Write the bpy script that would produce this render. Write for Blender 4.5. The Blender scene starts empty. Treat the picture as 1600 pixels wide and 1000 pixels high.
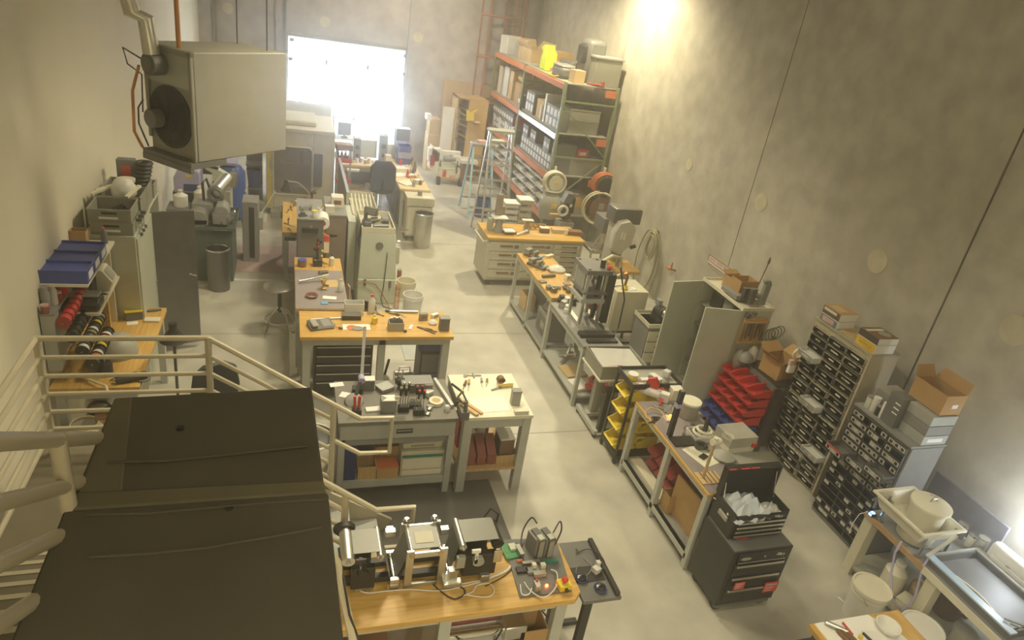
import bpy, math, random
from mathutils import Vector, Matrix
C=bpy.context.scene.collection
RND=random.Random(11)
PI=math.pi
# ---------------------------------------------------------------- camera model (1600x1000, 24 mm equivalent)
FPX=1065.0; CAM=Vector((0,0,4.5))
_v1=Vector((-365,2214,1065)); _v2=Vector((-350,-570,1065))
ZA=(-_v1).normalized(); YA=(_v2-ZA*_v2.dot(ZA)).normalized(); XA=YA.cross(ZA)
def ray(px,py):
    d=Vector((px-800,py-500,FPX)); return Vector((XA.dot(d),YA.dot(d),ZA.dot(d)))
def P(px,py,z=0.0):
    d=ray(px,py); return CAM+d*((z-CAM.z)/d.z)
def PX(px,py,x):
    d=ray(px,py); return CAM+d*(x/d.x)
def PY(px,py,y):
    d=ray(px,py); return CAM+d*(y/d.y)
# ---------------------------------------------------------------- mesh builder
class MB:
    def __init__(s): s.v=[]; s.f=[]; s.m=[]
    def add(s,vs,fs,m=0,M=None):
        b=len(s.v)
        for v in vs:
            v=Vector(v); s.v.append(M@v if M else v)
        for f in fs: s.f.append(tuple(b+i for i in f)); s.m.append(m)
        return s
    def box(s,x0,x1,y0,y1,z0,z1,m=0,M=None):
        vs=[(x0,y0,z0),(x1,y0,z0),(x1,y1,z0),(x0,y1,z0),(x0,y0,z1),(x1,y0,z1),(x1,y1,z1),(x0,y1,z1)]
        return s.add(vs,[(3,2,1,0),(4,5,6,7),(0,1,5,4),(1,2,6,5),(2,3,7,6),(3,0,4,7)],m,M)
    def cb(s,cx,cy,cz,sx,sy,sz,m=0,rz=0,M=None):
        T=Matrix.Translation((cx,cy,cz))@Matrix.Rotation(rz,4,'Z')
        if M: T=M@T
        return s.box(-sx/2,sx/2,-sy/2,sy/2,-sz/2,sz/2,m,T)
    def beam(s,p,q,w,h,m=0,up=(0,0,1)):
        p=Vector(p);q=Vector(q);d=(q-p);L=d.length;d.normalize();u=Vector(up)
        if abs(d.dot(u))>.99: u=Vector((0,1,0))
        a=d.cross(u).normalized();b=a.cross(d)
        vs=[]
        for e in (p,q):
            for i,j in ((-1,-1),(1,-1),(1,1),(-1,1)): vs.append(e+a*(w/2*i)+b*(h/2*j))
        return s.add(vs,[(0,1,2,3),(7,6,5,4),(0,4,5,1),(1,5,6,2),(2,6,7,3),(3,7,4,0)],m)
    def cyl(s,p,q,r,r2=None,n=12,m=0,caps=True):
        p=Vector(p);q=Vector(q);r2=r if r2 is None else r2
        d=(q-p).normalized();u=Vector((0,0,1)) if abs(d.z)<.9 else Vector((1,0,0))
        a=d.cross(u).normalized();b=d.cross(a)
        vs=[];fs=[]
        for e,rr in ((p,r),(q,r2)):
            for i in range(n):
                t=2*PI*i/n; vs.append(e+a*math.cos(t)*rr+b*math.sin(t)*rr)
        for i in range(n):
            j=(i+1)%n; fs.append((i,j,n+j,n+i))
        if caps: fs.append(tuple(range(n-1,-1,-1))); fs.append(tuple(range(n,2*n)))
        return s.add(vs,fs,m)
    def tube(s,pts,r,n=6,m=0,closed=False):
        pts=[Vector(p) for p in pts]; N=len(pts); vs=[]; fs=[]; pu=None
        for k in range(N):
            if closed: d=pts[(k+1)%N]-pts[k-1]
            else: d=pts[min(k+1,N-1)]-pts[max(k-1,0)]
            d.normalize()
            if pu is None:
                u=Vector((0,0,1)) if abs(d.z)<.9 else Vector((1,0,0))
            else: u=pu
            a=d.cross(u)
            if a.length<1e-5: a=d.cross(Vector((.3,.7,.2)))
            a.normalize(); b=a.cross(d); pu=b
            for i in range(n):
                t=2*PI*i/n; vs.append(pts[k]+a*math.cos(t)*r+b*math.sin(t)*r)
        K=N if closed else N-1
        for k in range(K):
            for i in range(n):
                j=(i+1)%n; k2=(k+1)%N
                fs.append((k*n+i,k*n+j,k2*n+j,k2*n+i))
        if not closed: fs.append(tuple(range(n-1,-1,-1))); fs.append(tuple((N-1)*n+i for i in range(n)))
        return s.add(vs,fs,m)
    def lathe(s,prof,n=16,m=0,c=(0,0,0),M=None):
        vs=[];fs=[]
        for r,z in prof:
            for i in range(n):
                t=2*PI*i/n; vs.append((c[0]+r*math.cos(t),c[1]+r*math.sin(t),c[2]+z))
        for k in range(len(prof)-1):
            for i in range(n):
                j=(i+1)%n; fs.append((k*n+i,k*n+j,(k+1)*n+j,(k+1)*n+i))
        fs.append(tuple(range(n-1,-1,-1))); fs.append(tuple((len(prof)-1)*n+i for i in range(n)))
        return s.add(vs,fs,m,M)
    def torus(s,c,R,r,ax=(0,0,1),n=24,k=6,m=0):
        ax=Vector(ax).normalized();u=Vector((0,0,1)) if abs(ax.z)<.9 else Vector((1,0,0))
        a=ax.cross(u).normalized();b=ax.cross(a);c=Vector(c)
        return s.tube([c+a*R*math.cos(2*PI*i/n)+b*R*math.sin(2*PI*i/n) for i in range(n)],r,k,m,closed=True)
    def prism(s,poly,ax,a,b,m=0,M=None):
        # poly: 2D points; ax 'x': (y,z), 'y': (x,z), 'z': (x,y)
        def mk(p,t): return {'x':(t,p[0],p[1]),'y':(p[0],t,p[1]),'z':(p[0],p[1],t)}[ax]
        n=len(poly); vs=[mk(p,a) for p in poly]+[mk(p,b) for p in poly]
        fs=[tuple(range(n-1,-1,-1)),tuple(range(n,2*n))]+[(i,(i+1)%n,n+(i+1)%n,n+i) for i in range(n)]
        return s.add(vs,fs,m,M)
    def shell(s,x0,x1,y0,y1,z0,z1,t=.005,m=0,taper=0,M=None):
        # open-topped tray
        k=taper
        o0=[(x0+k,y0+k,z0),(x1-k,y0+k,z0),(x1-k,y1-k,z0),(x0+k,y1-k,z0)]
        o1=[(x0,y0,z1),(x1,y0,z1),(x1,y1,z1),(x0,y1,z1)]
        i1=[(x0+t,y0+t,z1),(x1-t,y0+t,z1),(x1-t,y1-t,z1),(x0+t,y1-t,z1)]
        i0=[(x0+k+t,y0+k+t,z0+t),(x1-k-t,y0+k+t,z0+t),(x1-k-t,y1-k-t,z0+t),(x0+k+t,y1-k-t,z0+t)]
        fs=[(3,2,1,0)]
        for a,b in ((0,4),(4,8),(8,12)):
            for i in range(4):
                j=(i+1)%4; fs.append((a+i,a+j,b+j,b+i))
        fs.append((12,13,14,15))
        return s.add(o0+o1+i1+i0,fs,m,M)
    def xf(s,M): s.v=[M@v for v in s.v]; return s
ROOTM={}
def ob(name,mb,mats,parent=None,loc=None,rz=0,bev=0,world=False,label=None,kind=None,sharp=.7):
    if not isinstance(mats,(list,tuple)): mats=[mats]
    if world and parent is not None:
        mb.xf(ROOTM[parent.name].inverted())
    me=bpy.data.meshes.new(name)
    me.from_pydata([tuple(v) for v in mb.v],[],mb.f)
    for m in mats: me.materials.append(m)
    if len(mats)>1: me.polygons.foreach_set('material_index',mb.m)
    me.polygons.foreach_set('use_smooth',[True]*len(me.polygons))
    me.set_sharp_from_angle(angle=sharp)
    o=bpy.data.objects.new(name,me); C.objects.link(o)
    if parent is not None: o.parent=parent; ROOTM[o.name]=ROOTM[parent.name]
    else: ROOTM[o.name]=Matrix.Identity(4)
    if loc is not None or rz:
        o.location=loc or (0,0,0); o.rotation_euler=(0,0,rz)
        if parent is None: ROOTM[o.name]=Matrix.Translation(Vector(loc or (0,0,0)))@Matrix.Rotation(rz,4,'Z')
    if bev:
        md=o.modifiers.new('Bevel','BEVEL'); md.width=bev; md.segments=2; md.limit_method='ANGLE'; md.angle_limit=.6
    if label: o['label']=label
    if kind: o['kind']=kind
    return o
def tag(o,label,cat,group=None):
    o['label']=label; o['category']=cat
    if group: o['group']=group
    return o
def thing(name,label,cat,loc=(0,0,0),rz=0,group=None):
    o=bpy.data.objects.new(name,None); C.objects.link(o); o.empty_display_size=.05
    o.location=loc; o.rotation_euler=(0,0,rz)
    ROOTM[o.name]=Matrix.Translation(Vector(loc))@Matrix.Rotation(rz,4,'Z')
    return tag(o,label,cat,group)
def one(name,mb,mats,label,cat,loc=None,rz=0,group=None,bev=0,sharp=.7):
    return tag(ob(name,mb,mats,None,loc,rz,bev,sharp=sharp),label,cat,group)
def dup(root,loc,rz=None,label=None,group=None):
    r=root.copy(); C.objects.link(r); r.location=loc
    if rz is not None: r.rotation_euler=(0,0,rz)
    if label: r['label']=label
    if group: r['group']=group
    ROOTM[r.name]=Matrix.Translation(Vector(loc))@Matrix.Rotation(r.rotation_euler[2],4,'Z')
    for ch in list(root.children):
        c=ch.copy(); C.objects.link(c); c.parent=r
        for g in list(ch.children):
            d=g.copy(); C.objects.link(d); d.parent=c
    return r
def struct(name,mb,mats): return ob(name,mb,mats,kind='structure')
def txt(s,mat,parent,size,M,name='lettering',align='CENTER',ext=.0008):
    cu=bpy.data.curves.new(name,'FONT'); cu.body=s; cu.size=size; cu.extrude=ext; cu.align_x=align; cu.align_y='CENTER'
    cu.materials.append(mat)
    t=bpy.data.objects.new('tmp',cu); C.objects.link(t); dg=bpy.context.evaluated_depsgraph_get()
    me=bpy.data.meshes.new_from_object(t.evaluated_get(dg)); bpy.data.objects.remove(t)
    if not me.materials: me.materials.append(mat)
    o=bpy.data.objects.new(name,me); C.objects.link(o); o.parent=parent
    o.matrix_local=M; return o
def frame(o,x,y,flip=False):
    # matrix whose local X -> x, local Y -> y
    x=Vector(x).normalized();y=Vector(y).normalized();z=x.cross(y)
    M=Matrix((( x.x,y.x,z.x,o[0]),(x.y,y.y,z.y,o[1]),(x.z,y.z,z.z,o[2]),(0,0,0,1)));return M
def sm(ps,k=4):
    out=[];P_=[Vector(p) for p in ps]
    for i in range(len(P_)-1):
        a=P_[max(i-1,0)];b=P_[i];c=P_[i+1];d=P_[min(i+2,len(P_)-1)]
        for j in range(k):
            t=j/k; out.append(.5*((2*b)+(c-a)*t+(2*a-5*b+4*c-d)*t*t+(3*b-a-3*c+d)*t**3))
    out.append(P_[-1]); return out
ORD='first second third fourth fifth sixth seventh eighth ninth tenth eleventh twelfth thirteenth fourteenth fifteenth sixteenth seventeenth eighteenth nineteenth twentieth'.split()
# ---------------------------------------------------------------- materials
def mat(name,col,rough=.55,metal=0,var=.12,scale=6,bump=0,emit=None,es=0,alpha=None,trans=0,spec=.5,coat=0):
    m=bpy.data.materials.new(name); m.use_nodes=True; nt=m.node_tree; b=nt.nodes['Principled BSDF']
    c=(*col,1)
    b.inputs['Roughness'].default_value=rough; b.inputs['Metallic'].default_value=metal
    b.inputs['Specular IOR Level'].default_value=spec
    if trans: b.inputs['Transmission Weight'].default_value=trans
    if coat: b.inputs['Coat Weight'].default_value=coat
    if alpha is not None: b.inputs['Alpha'].default_value=alpha
    if emit: b.inputs['Emission Color'].default_value=(*emit,1); b.inputs['Emission Strength'].default_value=es
    if var:
        tc=nt.nodes.new('ShaderNodeTexCoord'); nz=nt.nodes.new('ShaderNodeTexNoise'); nz.inputs['Scale'].default_value=scale; nz.inputs['Detail'].default_value=4
        rp=nt.nodes.new('ShaderNodeValToRGB'); rp.color_ramp.elements[0].position=.3; rp.color_ramp.elements[1].position=.7
        rp.color_ramp.elements[0].color=(*[x*(1-var) for x in col],1); rp.color_ramp.elements[1].color=(*[min(1,x*(1+var)) for x in col],1)
        nt.links.new(tc.outputs['Object'],nz.inputs['Vector']); nt.links.new(nz.outputs['Fac'],rp.inputs['Fac']); nt.links.new(rp.outputs['Color'],b.inputs['Base Color'])
        if bump:
            bp=nt.nodes.new('ShaderNodeBump'); bp.inputs['Strength'].default_value=bump; bp.inputs['Distance'].default_value=.02
            nt.links.new(nz.outputs['Fac'],bp.inputs['Height']); nt.links.new(bp.outputs['Normal'],b.inputs['Normal'])
    else: b.inputs['Base Color'].default_value=c
    return m
def concrete(name,c1,c2,s1=.6,s2=5,rough=.7,patch=None,bump=.15,lo=.3,hi=.7):
    m=bpy.data.materials.new(name); m.use_nodes=True; nt=m.node_tree; b=nt.nodes['Principled BSDF']; b.inputs['Roughness'].default_value=rough
    N=nt.nodes.new; L=nt.links.new
    tc=N('ShaderNodeTexCoord'); n1=N('ShaderNodeTexNoise'); n1.inputs['Scale'].default_value=s1; n1.inputs['Detail'].default_value=6; n1.inputs['Roughness'].default_value=.6
    n2=N('ShaderNodeTexNoise'); n2.inputs['Scale'].default_value=s2; n2.inputs['Detail'].default_value=8
    r1=N('ShaderNodeValToRGB'); r1.color_ramp.elements[0].color=(*c1,1); r1.color_ramp.elements[1].color=(*c2,1); r1.color_ramp.elements[0].position=lo; r1.color_ramp.elements[1].position=hi
    r2=N('ShaderNodeValToRGB'); r2.color_ramp.elements[0].color=(.8,.8,.8,1); r2.color_ramp.elements[1].color=(1.08,1.08,1.08,1); r2.color_ramp.elements[0].position=.3; r2.color_ramp.elements[1].position=.65
    mx=N('ShaderNodeMix'); mx.data_type='RGBA'; mx.blend_type='MULTIPLY'; mx.inputs[0].default_value=1
    for n in (n1,n2): L(tc.outputs['Object'],n.inputs['Vector'])
    L(n1.outputs['Fac'],r1.inputs['Fac']); L(n2.outputs['Fac'],r2.inputs['Fac']); L(r1.outputs['Color'],mx.inputs[6]); L(r2.outputs['Color'],mx.inputs[7]); L(mx.outputs[2],b.inputs['Base Color'])
    bp=N('ShaderNodeBump'); bp.inputs['Strength'].default_value=bump; bp.inputs['Distance'].default_value=.01; L(n2.outputs['Fac'],bp.inputs['Height']); L(bp.outputs['Normal'],b.inputs['Normal'])
    return m
def wood(name,c1,c2,axis='x',scale=3,rough=.45):
    m=bpy.data.materials.new(name); m.use_nodes=True; nt=m.node_tree; b=nt.nodes['Principled BSDF']; b.inputs['Roughness'].default_value=rough
    N=nt.nodes.new; L=nt.links.new
    tc=N('ShaderNodeTexCoord'); mp=N('ShaderNodeMapping'); s={'x':(1,14,14),'y':(14,1,14),'z':(14,14,1)}[axis]; mp.inputs['Scale'].default_value=s
    nz=N('ShaderNodeTexNoise'); nz.inputs['Scale'].default_value=scale; nz.inputs['Detail'].default_value=5
    rp=N('ShaderNodeValToRGB'); rp.color_ramp.elements[0].position=.32; rp.color_ramp.elements[1].position=.68
    rp.color_ramp.elements[0].color=(*c1,1); rp.color_ramp.elements[1].color=(*c2,1)
    L(tc.outputs['Object'],mp.inputs['Vector']); L(mp.outputs['Vector'],nz.inputs['Vector']); L(nz.outputs['Fac'],rp.inputs['Fac']); L(rp.outputs['Color'],b.inputs['Base Color'])
    return m
M={}
def mk(k,*a,**kw): M[k]=mat(k,*a,**kw)
mk('cream_wall',(.76,.71,.56),.8,var=.03,scale=1.5)
M['conc_wall']=concrete('concrete_wall',(.44,.41,.33),(.58,.545,.45),.5,3.5,.85)
M['conc_back']=concrete('concrete_back',(.42,.38,.34),(.55,.51,.46),.4,3,.85)
M['conc_floor']=concrete('concrete_floor',(.42,.40,.33),(.56,.54,.46),.45,2.2,.42,bump=.04)
mk('joint',(.12,.11,.09),.9); mk('patch',(.60,.55,.40),.85)
mk('ceiling',(.72,.70,.64),.9)
mk('steel_grey',(0.419,0.434,0.403),.45,.1,var=.06); mk('leg_grey',(0.468,0.481,0.442),.45,.1,var=.06); mk('dark_grey',(0.140,0.140,0.133),.5,var=.1); mk('mid_grey',(0.260,0.260,0.247),.5,var=.08)
mk('black',(.022,.022,.02),.5,var=.15); mk('black_gloss',(.018,.018,.018),.22,var=.1); mk('rubber',(.03,.03,.028),.75)
mk('stair_brown',(.20,.175,.12),.7,var=.1); mk('canvas',(.092,.083,.057),.85,var=.12,scale=3,bump=.1); mk('canvas_tape',(.135,.12,.074),.75,var=.1,scale=6)
mk('rail',(.58,.52,.38),.35,.0,var=.05,scale=4); mk('beige',(.60,.57,.43),.5,var=.05); mk('cream',(.74,.70,.56),.45,var=.04); mk('white',(0.779,0.769,0.722),.5,var=.03); mk('paper',(.85,.84,.79),.8,var=.02)
mk('sage',(0.576,0.608,0.496),.5,var=.05); mk('vidmar',(.50,.48,.38),.5,var=.05); mk('locker',(0.561,0.578,0.476),.42,.1,var=.05); mk('locker_in',(0.240,0.240,0.195),.6)
mk('chrome',(.75,.75,.72),.15,1,var=0); mk('alu',(.62,.62,.58),.35,1,var=.06); mk('steel',(.5,.49,.45),.3,1,var=.08); mk('steel_dark',(.2,.2,.19),.4,.9,var=.1); mk('brass',(.6,.45,.16),.3,1,var=.1)
mk('orange',(.60,.18,.06),.5,var=.08); mk('green',(.20,.25,.13),.5,var=.1); mk('rust',(.33,.13,.06),.6,var=.15)
mk('red',(.62,.05,.04),.4,var=.08); mk('red_dark',(.33,.03,.03),.5); mk('blue',(.05,.08,.36),.45,var=.08); mk('blue_dark',(.02,.035,.16),.45); mk('blue_light',(.16,.40,.66),.4); mk('yellow',(.78,.60,.04),.45,var=.08); mk('hivis',(.72,.85,.03),.6); mk('olive',(.42,.38,.03),.5); mk('cyan',(.34,.60,.72),.45); mk('lilac',(.42,.40,.62),.5)
mk('cardboard',(.47,.29,.12),.8,var=.08,scale=5); mk('cardboard_light',(.60,.43,.22),.8,var=.06,scale=5); mk('label_dull',(.50,.48,.43),.6,var=.08); mk('bag_blue',(.62,.68,.74),.4,var=.06); mk('kraft',(.55,.40,.20),.85,var=.05)
M['bench_y']=wood('bench_wood_deep',(.50,.29,.07),(.66,.42,.12),'y'); M['bench_x']=wood('bench_wood_long',(.50,.29,.07),(.66,.42,.12),'x'); M['ply']=wood('plywood',(.46,.30,.12),(.60,.42,.2),'z')
mk('mat_purple',(0.266,0.231,0.231),.65,var=.06,scale=5); mk('bench_black',(0.181,0.171,0.145),.6,var=.08,scale=4); mk('bench_white',(.80,.77,.62),.5,var=.04,scale=4)
mk('floor_mat',(0.111,0.107,0.098),.7,var=.1,scale=5); mk('floor_mat_red',(0.435,0.315,0.285),.75,var=.1,scale=3)
mk('glass',(.9,.95,.95),.05,var=0,trans=.95); mk('window_dark',(.05,.05,.05),.12,var=0)
mk('clear',(.62,.60,.50),.25,var=.1,alpha=.55); mk('clear_white',(.85,.85,.80),.35,var=.03,alpha=.72)
mk('pink',(.6,.4,.36),.6); mk('brown',(.2,.11,.05),.55,var=.15); mk('tan_pegboard',(.55,.37,.14),.7,var=.1); mk('teal',(.03,.22,.17),.5); mk('pcb',(.05,.25,.09),.4,var=.3,scale=60); mk('copper',(.5,.22,.07),.4,.7)
mk('label_white',(.88,.88,.86),.6,var=.03); mk('plastic_grey',(0.351,0.351,0.299),.5,var=.06); mk('crate_grey',(.27,.27,.22),.5,var=.06); mk('bin_dark',(0.169,0.176,0.169),.45,var=.1); mk('drawer_clear',(.44,.41,.31),.28,var=.3,scale=9); mk('drawer_contents',(.50,.47,.37),.5,var=.5,scale=30)
mk('paint_white_line',(.8,.78,.72),.6); mk('hose_green',(.33,.32,.16),.5); mk('hose_cream',(.66,.60,.42),.5)
mk('led_red',(1,.1,.02),.4,var=0,emit=(1,.12,.02),es=18); mk('led_blue',(.1,.4,1),.4,var=0,emit=(.15,.45,1),es=14)
mk('burgundy',(.25,.07,.05),.6,var=.1); mk('seat_dark',(.05,.055,.06),.5,var=.05); mk('tank_blue',(.05,.11,.36),.3,var=.06); mk('machine_grey',(0.480,0.464,0.384),.5,var=.07); mk('cab_green',(.085,.115,.10),.5,var=.1)
# ================================================================ ROOM
XL,XR,YB,YF,ZC=-1.94,6.23,18.3,-3.0,7.4
b=MB().box(XL-.2,XR+.2,YF-.2,YB+.2,-.2,0); struct('floor',b,M['conc_floor'])
b=MB().box(XL-.2,XR+.2,YF-.2,YB+.2,ZC,ZC+.2); struct('ceiling',b,M['ceiling'])
b=MB().box(XL-.2,XL,YF-.2,YB+.2,0,ZC); struct('wall_left',b,M['cream_wall'])
b=MB().box(XR,XR+.2,YF-.2,YB+.2,0,ZC)
wr=struct('wall_right',b,M['conc_wall'])
b=MB().box(XL,XR,YF-.2,YF,0,ZC); struct('wall_front',b,M['cream_wall'])
DX0,DX1,DZ=0.01,2.83,2.83
b=MB().box(XL,DX0,YB,YB+.2,0,ZC).box(DX1,XR,YB,YB+.2,0,ZC).box(DX0,DX1,YB,YB+.2,DZ,ZC); struct('wall_back',b,M['conc_back'])
# panel joints and lifting patches
b=MB()
for px,py in ((1490,440),(980,60),(1225,130),(843,40)):
    y=PX(px,py,XR).y
    w=.018 if px==1490 else .006
    b.box(XR-.004,XR+.01,y-w/2,y+w/2,0,ZC-.01)
struct('trim_1',b,M['joint'])
b=MB()
for px,py,r in ((1077,257,.095),(1189,316,.13),(1371,408,.135),(1586,516,.14),(1100,480,.0)):
    if r:
        p=PX(px,py,XR); b.cyl((XR-.006,p.y,p.z),(XR+.01,p.y,p.z),r,n=24)
struct('trim_2',b,M['patch'])
b=MB()
for px,py in ((356,13),(508,34),(653,58)):
    p=PY(px,py,YB); b.cyl((p.x,YB-.006,p.z),(p.x,YB+.01,p.z),.12,n=24)
struct('trim_3',b,M['patch'])
b=MB()
for y in (6.0,8.45,12.1,16.0): b.box(XL,XR,y-.006,y+.006,-.01,.0015)
struct('trim_4',b,mat('floor_joint',(.30,.28,.23),.8))
# sectional door: translucent panels lit by the daylight behind it
mdoor=bpy.data.materials.new('door_panel'); mdoor.use_nodes=True; nt=mdoor.node_tree; nt.nodes.clear()
o_=nt.nodes.new('ShaderNodeOutputMaterial'); tr=nt.nodes.new('ShaderNodeBsdfTranslucent'); df=nt.nodes.new('ShaderNodeBsdfDiffuse'); ms=nt.nodes.new('ShaderNodeMixShader')
tr.inputs[0].default_value=(.93,.97,1,1); df.inputs[0].default_value=(.85,.87,.88,1); ms.inputs[0].default_value=.35
nt.links.new(tr.outputs[0],ms.inputs[1]); nt.links.new(df.outputs[0],ms.inputs[2]); nt.links.new(ms.outputs[0],o_.inputs[0])
mwin=bpy.data.materials.new('door_window'); mwin.use_nodes=True; nt=mwin.node_tree; nt.nodes.clear()
o_=nt.nodes.new('ShaderNodeOutputMaterial'); tp=nt.nodes.new('ShaderNodeBsdfTransparent'); tp.inputs[0].default_value=(.95,.97,1,1); nt.links.new(tp.outputs[0],o_.inputs[0])
wins=[PY(px,py,YB+.1) for px,py in ((480,150),(538,160),(596,165))]
yz=YB+.08; wz0=min(w.z for w in wins)-.16; wz1=wz0+.36; ww=.30
d=MB(); d.box(DX0,DX1,yz,yz+.012,wz1,DZ); d.box(DX0,DX1,yz,yz+.012,0,wz0)
xs=[DX0]
for w in wins: xs+= [w.x-ww,w.x+ww]
xs.append(DX1)
for i in range(0,len(xs),2): d.box(xs[i],xs[i+1],yz,yz+.012,wz0,wz1)
door=struct('door_1',d,mdoor)
g=MB()
for w in wins: g.box(w.x-ww,w.x+ww,yz+.004,yz+.008,wz0,wz1)
ob('door_window',g,mwin,door)
r=MB()
for z in (.55,wz0-.04,wz1+.04,2.3): r.box(DX0,DX1,yz-.004,yz,z-.005,z+.005)
ob('section_seam',r,mat('door_seam',(.6,.62,.63),.6),door)
r=MB(); r.box(DX0-.06,DX1+.06,YB-.05,YB+.02,DZ-.03,DZ+.05); ob('door_header',r,M['alu'],door)
for x in (DX0-.06,DX1+.02):
    r=MB(); r.box(x,x+.05,YB-.06,YB-.001,0,ZC-.4); r.box(x+.012,x+.038,YB-.075,YB-.06,0,ZC-.4); ob('door_track',r,M['steel_grey'],door)
for px,py in ((456,62),(634,88),(632,116),(454,92)):
    p=PY(px,py,YB); r=MB().cb(p.x,YB+.03,p.z,.09,.05,.07); ob('hinge',r,M['steel'],door)
for px,py in ((510,98),(575,105)):
    p=PY(px,py,YB); r=MB().cb(p.x,YB+.05,p.z,.05,.06,.12); ob('bracket',r,M['steel'],door)
for i,px in enumerate((334,340,431)):
    p=PY(px,30,YB); r=MB().cyl((p.x,YB-.03,1.2),(p.x,YB-.03,ZC-.02),.014,n=8); one('electrical_conduit',r,M['steel'],['thin vertical conduit on the far wall, nearest the corner','thin vertical conduit on the far wall, second from the corner','thin vertical conduit on the far wall beside the bay door track'][i],'pipe')
# floor markings and mats
c=[P(*q) for q in ((366,425),(446,425),(446,386),(374,386))]
b=MB().box(c[0].x,.20,c[0].y,c[2].y,0,.008); one('floor_mat',b,M['floor_mat_red'],'reddish brown mat on the floor before the enclosed milling machine','floor mat',bev=.003)
b=MB().box(-1.35,.1,P(380,437).y-.03,P(380,437).y+.03,0,.003); one('floor_stripe',b,M['paint_white_line'],'white stripe on the floor between the trash can and the round stool','floor marking')
c=[P(*q) for q in ((545,850),(790,835),(780,755),(560,755))]
b=MB().box(.30,1.98,4.28,5.25,0,.012); one('floor_mat',b,M['floor_mat'],'dark rubber mat on the floor in front of the black topped bench','floor mat',bev=.004)
b=MB().box(1.05,2.2,7.5,9.6,0,.006); 
one('floor_mat',MB().box(1.48,1.75,7.7,9.25,0,.01),M['steel_grey'],'grey strip of matting under the white pails beside the beige machine','floor mat',bev=.003)
# ================================================================ STAIR AND RAILINGS
st=thing('staircase','cream painted steel staircase with a landing by the wall','staircase',(-1.05,4.1,0))
ob('landing',MB().box(-1.72,-.5,3.5,4.82,.94,1.0),M['stair_brown'],st,world=True)
for i in range(5):
    z=1.0-.167*(i+1); x=-.5+.25*i
    ob('tread',MB().box(x,x+.27,3.66,4.66,z-.03,z),M['steel_grey'],st,world=True)
for y in (3.62,4.68):
    ob('stringer',MB().beam((-.5,y,.92),(.85,y,.03),.03,.22),M['rail'],st,world=True)
for i in range(13):
    z=1.0+.18*(i+1); y=3.5-.25*(i+1)
    t_=ob('tread',MB().box(-1.66,-.6,y,y+.245,z-.03,z),M['stair_brown'],st,world=True); ob('nosing',MB().box(-1.66,-.6,y+.245,y+.27,z-.03,z+.004),M['rail'],t_,world=True)
for x in (-1.69,-.57):
    ob('stringer',MB().beam((x,3.5,.92),(x,.2,3.29),.03,.22),M['rail'],st,world=True)
for x,y in ((-1.66,4.75),(-.56,4.75),(-1.66,3.56),(-.56,3.56)):
    ob('support_post',MB().box(x-.04,x+.04,y-.04,y+.04,0,.94),M['rail'],st,world=True)
RR=.021
def railing(name,label,y,zc,ends,hid,x0,post_x,nr=6):
    pass
# landing guard (far side) with the stair guard going down to the loop end
yg=4.72
A=PY(55,526,yg); B=PY(325,531,yg); ZT=(A.z+B.z)/2; xa,xb=A.x,B.x
K=PY(563,654,yg); E1=PY(613,651,yg); E2=PY(609,706,yg); K2=PY(562,707,yg); PO=PY(521.5,640,yg)
gr=thing('guard_railing','cream pipe guard rail along the far side of the landing and lower flight','railing',(xb,yg,0))
for i in range(6):
    z=ZT-.148*i
    if z>1.03: ob('rail',MB().cyl((xa,yg,z),(xb,yg,z),RR if i==0 else .017,n=8),M['rail'],gr,world=True)
for x in (xa,xb): ob('post',MB().cyl((x,yg,1.0),(x,yg,ZT+.01),.024,n=8),M['rail'],gr,world=True)
sl=(K.z-ZT)/(K.x-xb)
zpo=ZT+sl*(PO.x-xb)
ob('handrail',MB().tube([(xb,yg,ZT),(K.x,yg,K.z),(E1.x,yg,K.z),(E1.x,yg,E2.z),(K2.x,yg,E2.z),(PO.x,yg,E2.z+(-sl)*(K2.x-PO.x))],RR,8),M['rail'],gr,world=True)
for i in range(1,6):
    d=.148*i
    ob('rail',MB().cyl((xb,yg,ZT-d),(PO.x,yg,zpo-d),.017,n=8),M['rail'],gr,world=True)
ob('post',MB().cyl((PO.x,yg,.16),(PO.x,yg,zpo),.024,n=8),M['rail'],gr,world=True)
# near side of the lower flight
yn=3.62
K=PY(587,797,yn);E1=PY(647,787,yn);E2=PY(641,840,yn);S=PY(508,754,yn);PO=PY(540,778,yn)
sl=(K.z-S.z)/(K.x-S.x); xs0=-.5; zs0=S.z+sl*(xs0-S.x)
g2=thing('guard_railing','cream pipe stair rail with loop end beside the roller machine bench','railing',(K.x,yn,0))
K2=Vector((K.x,yn,K.z-.36))
ob('handrail',MB().tube([(xs0,yn,zs0),(K.x,yn,K.z),(E1.x,yn,K.z),(E1.x,yn,K.z-.36),(K2.x,yn,K2.z),(PO.x,yn,K2.z-sl*(K2.x-PO.x))],RR,8),M['rail'],g2,world=True)
zpo=S.z+sl*(PO.x-S.x)
for i in range(1,6):
    d=.148*i; ob('rail',MB().cyl((xs0,yn,zs0-d),(PO.x,yn,zpo-d),.017,n=8),M['rail'],g2,world=True)
for x,z,zb in ((PO.x,zpo,.1),(xs0,zs0,.9)): ob('post',MB().cyl((x,yn,zb),(x,yn,z),.024,n=8),M['rail'],g2,world=True)
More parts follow.
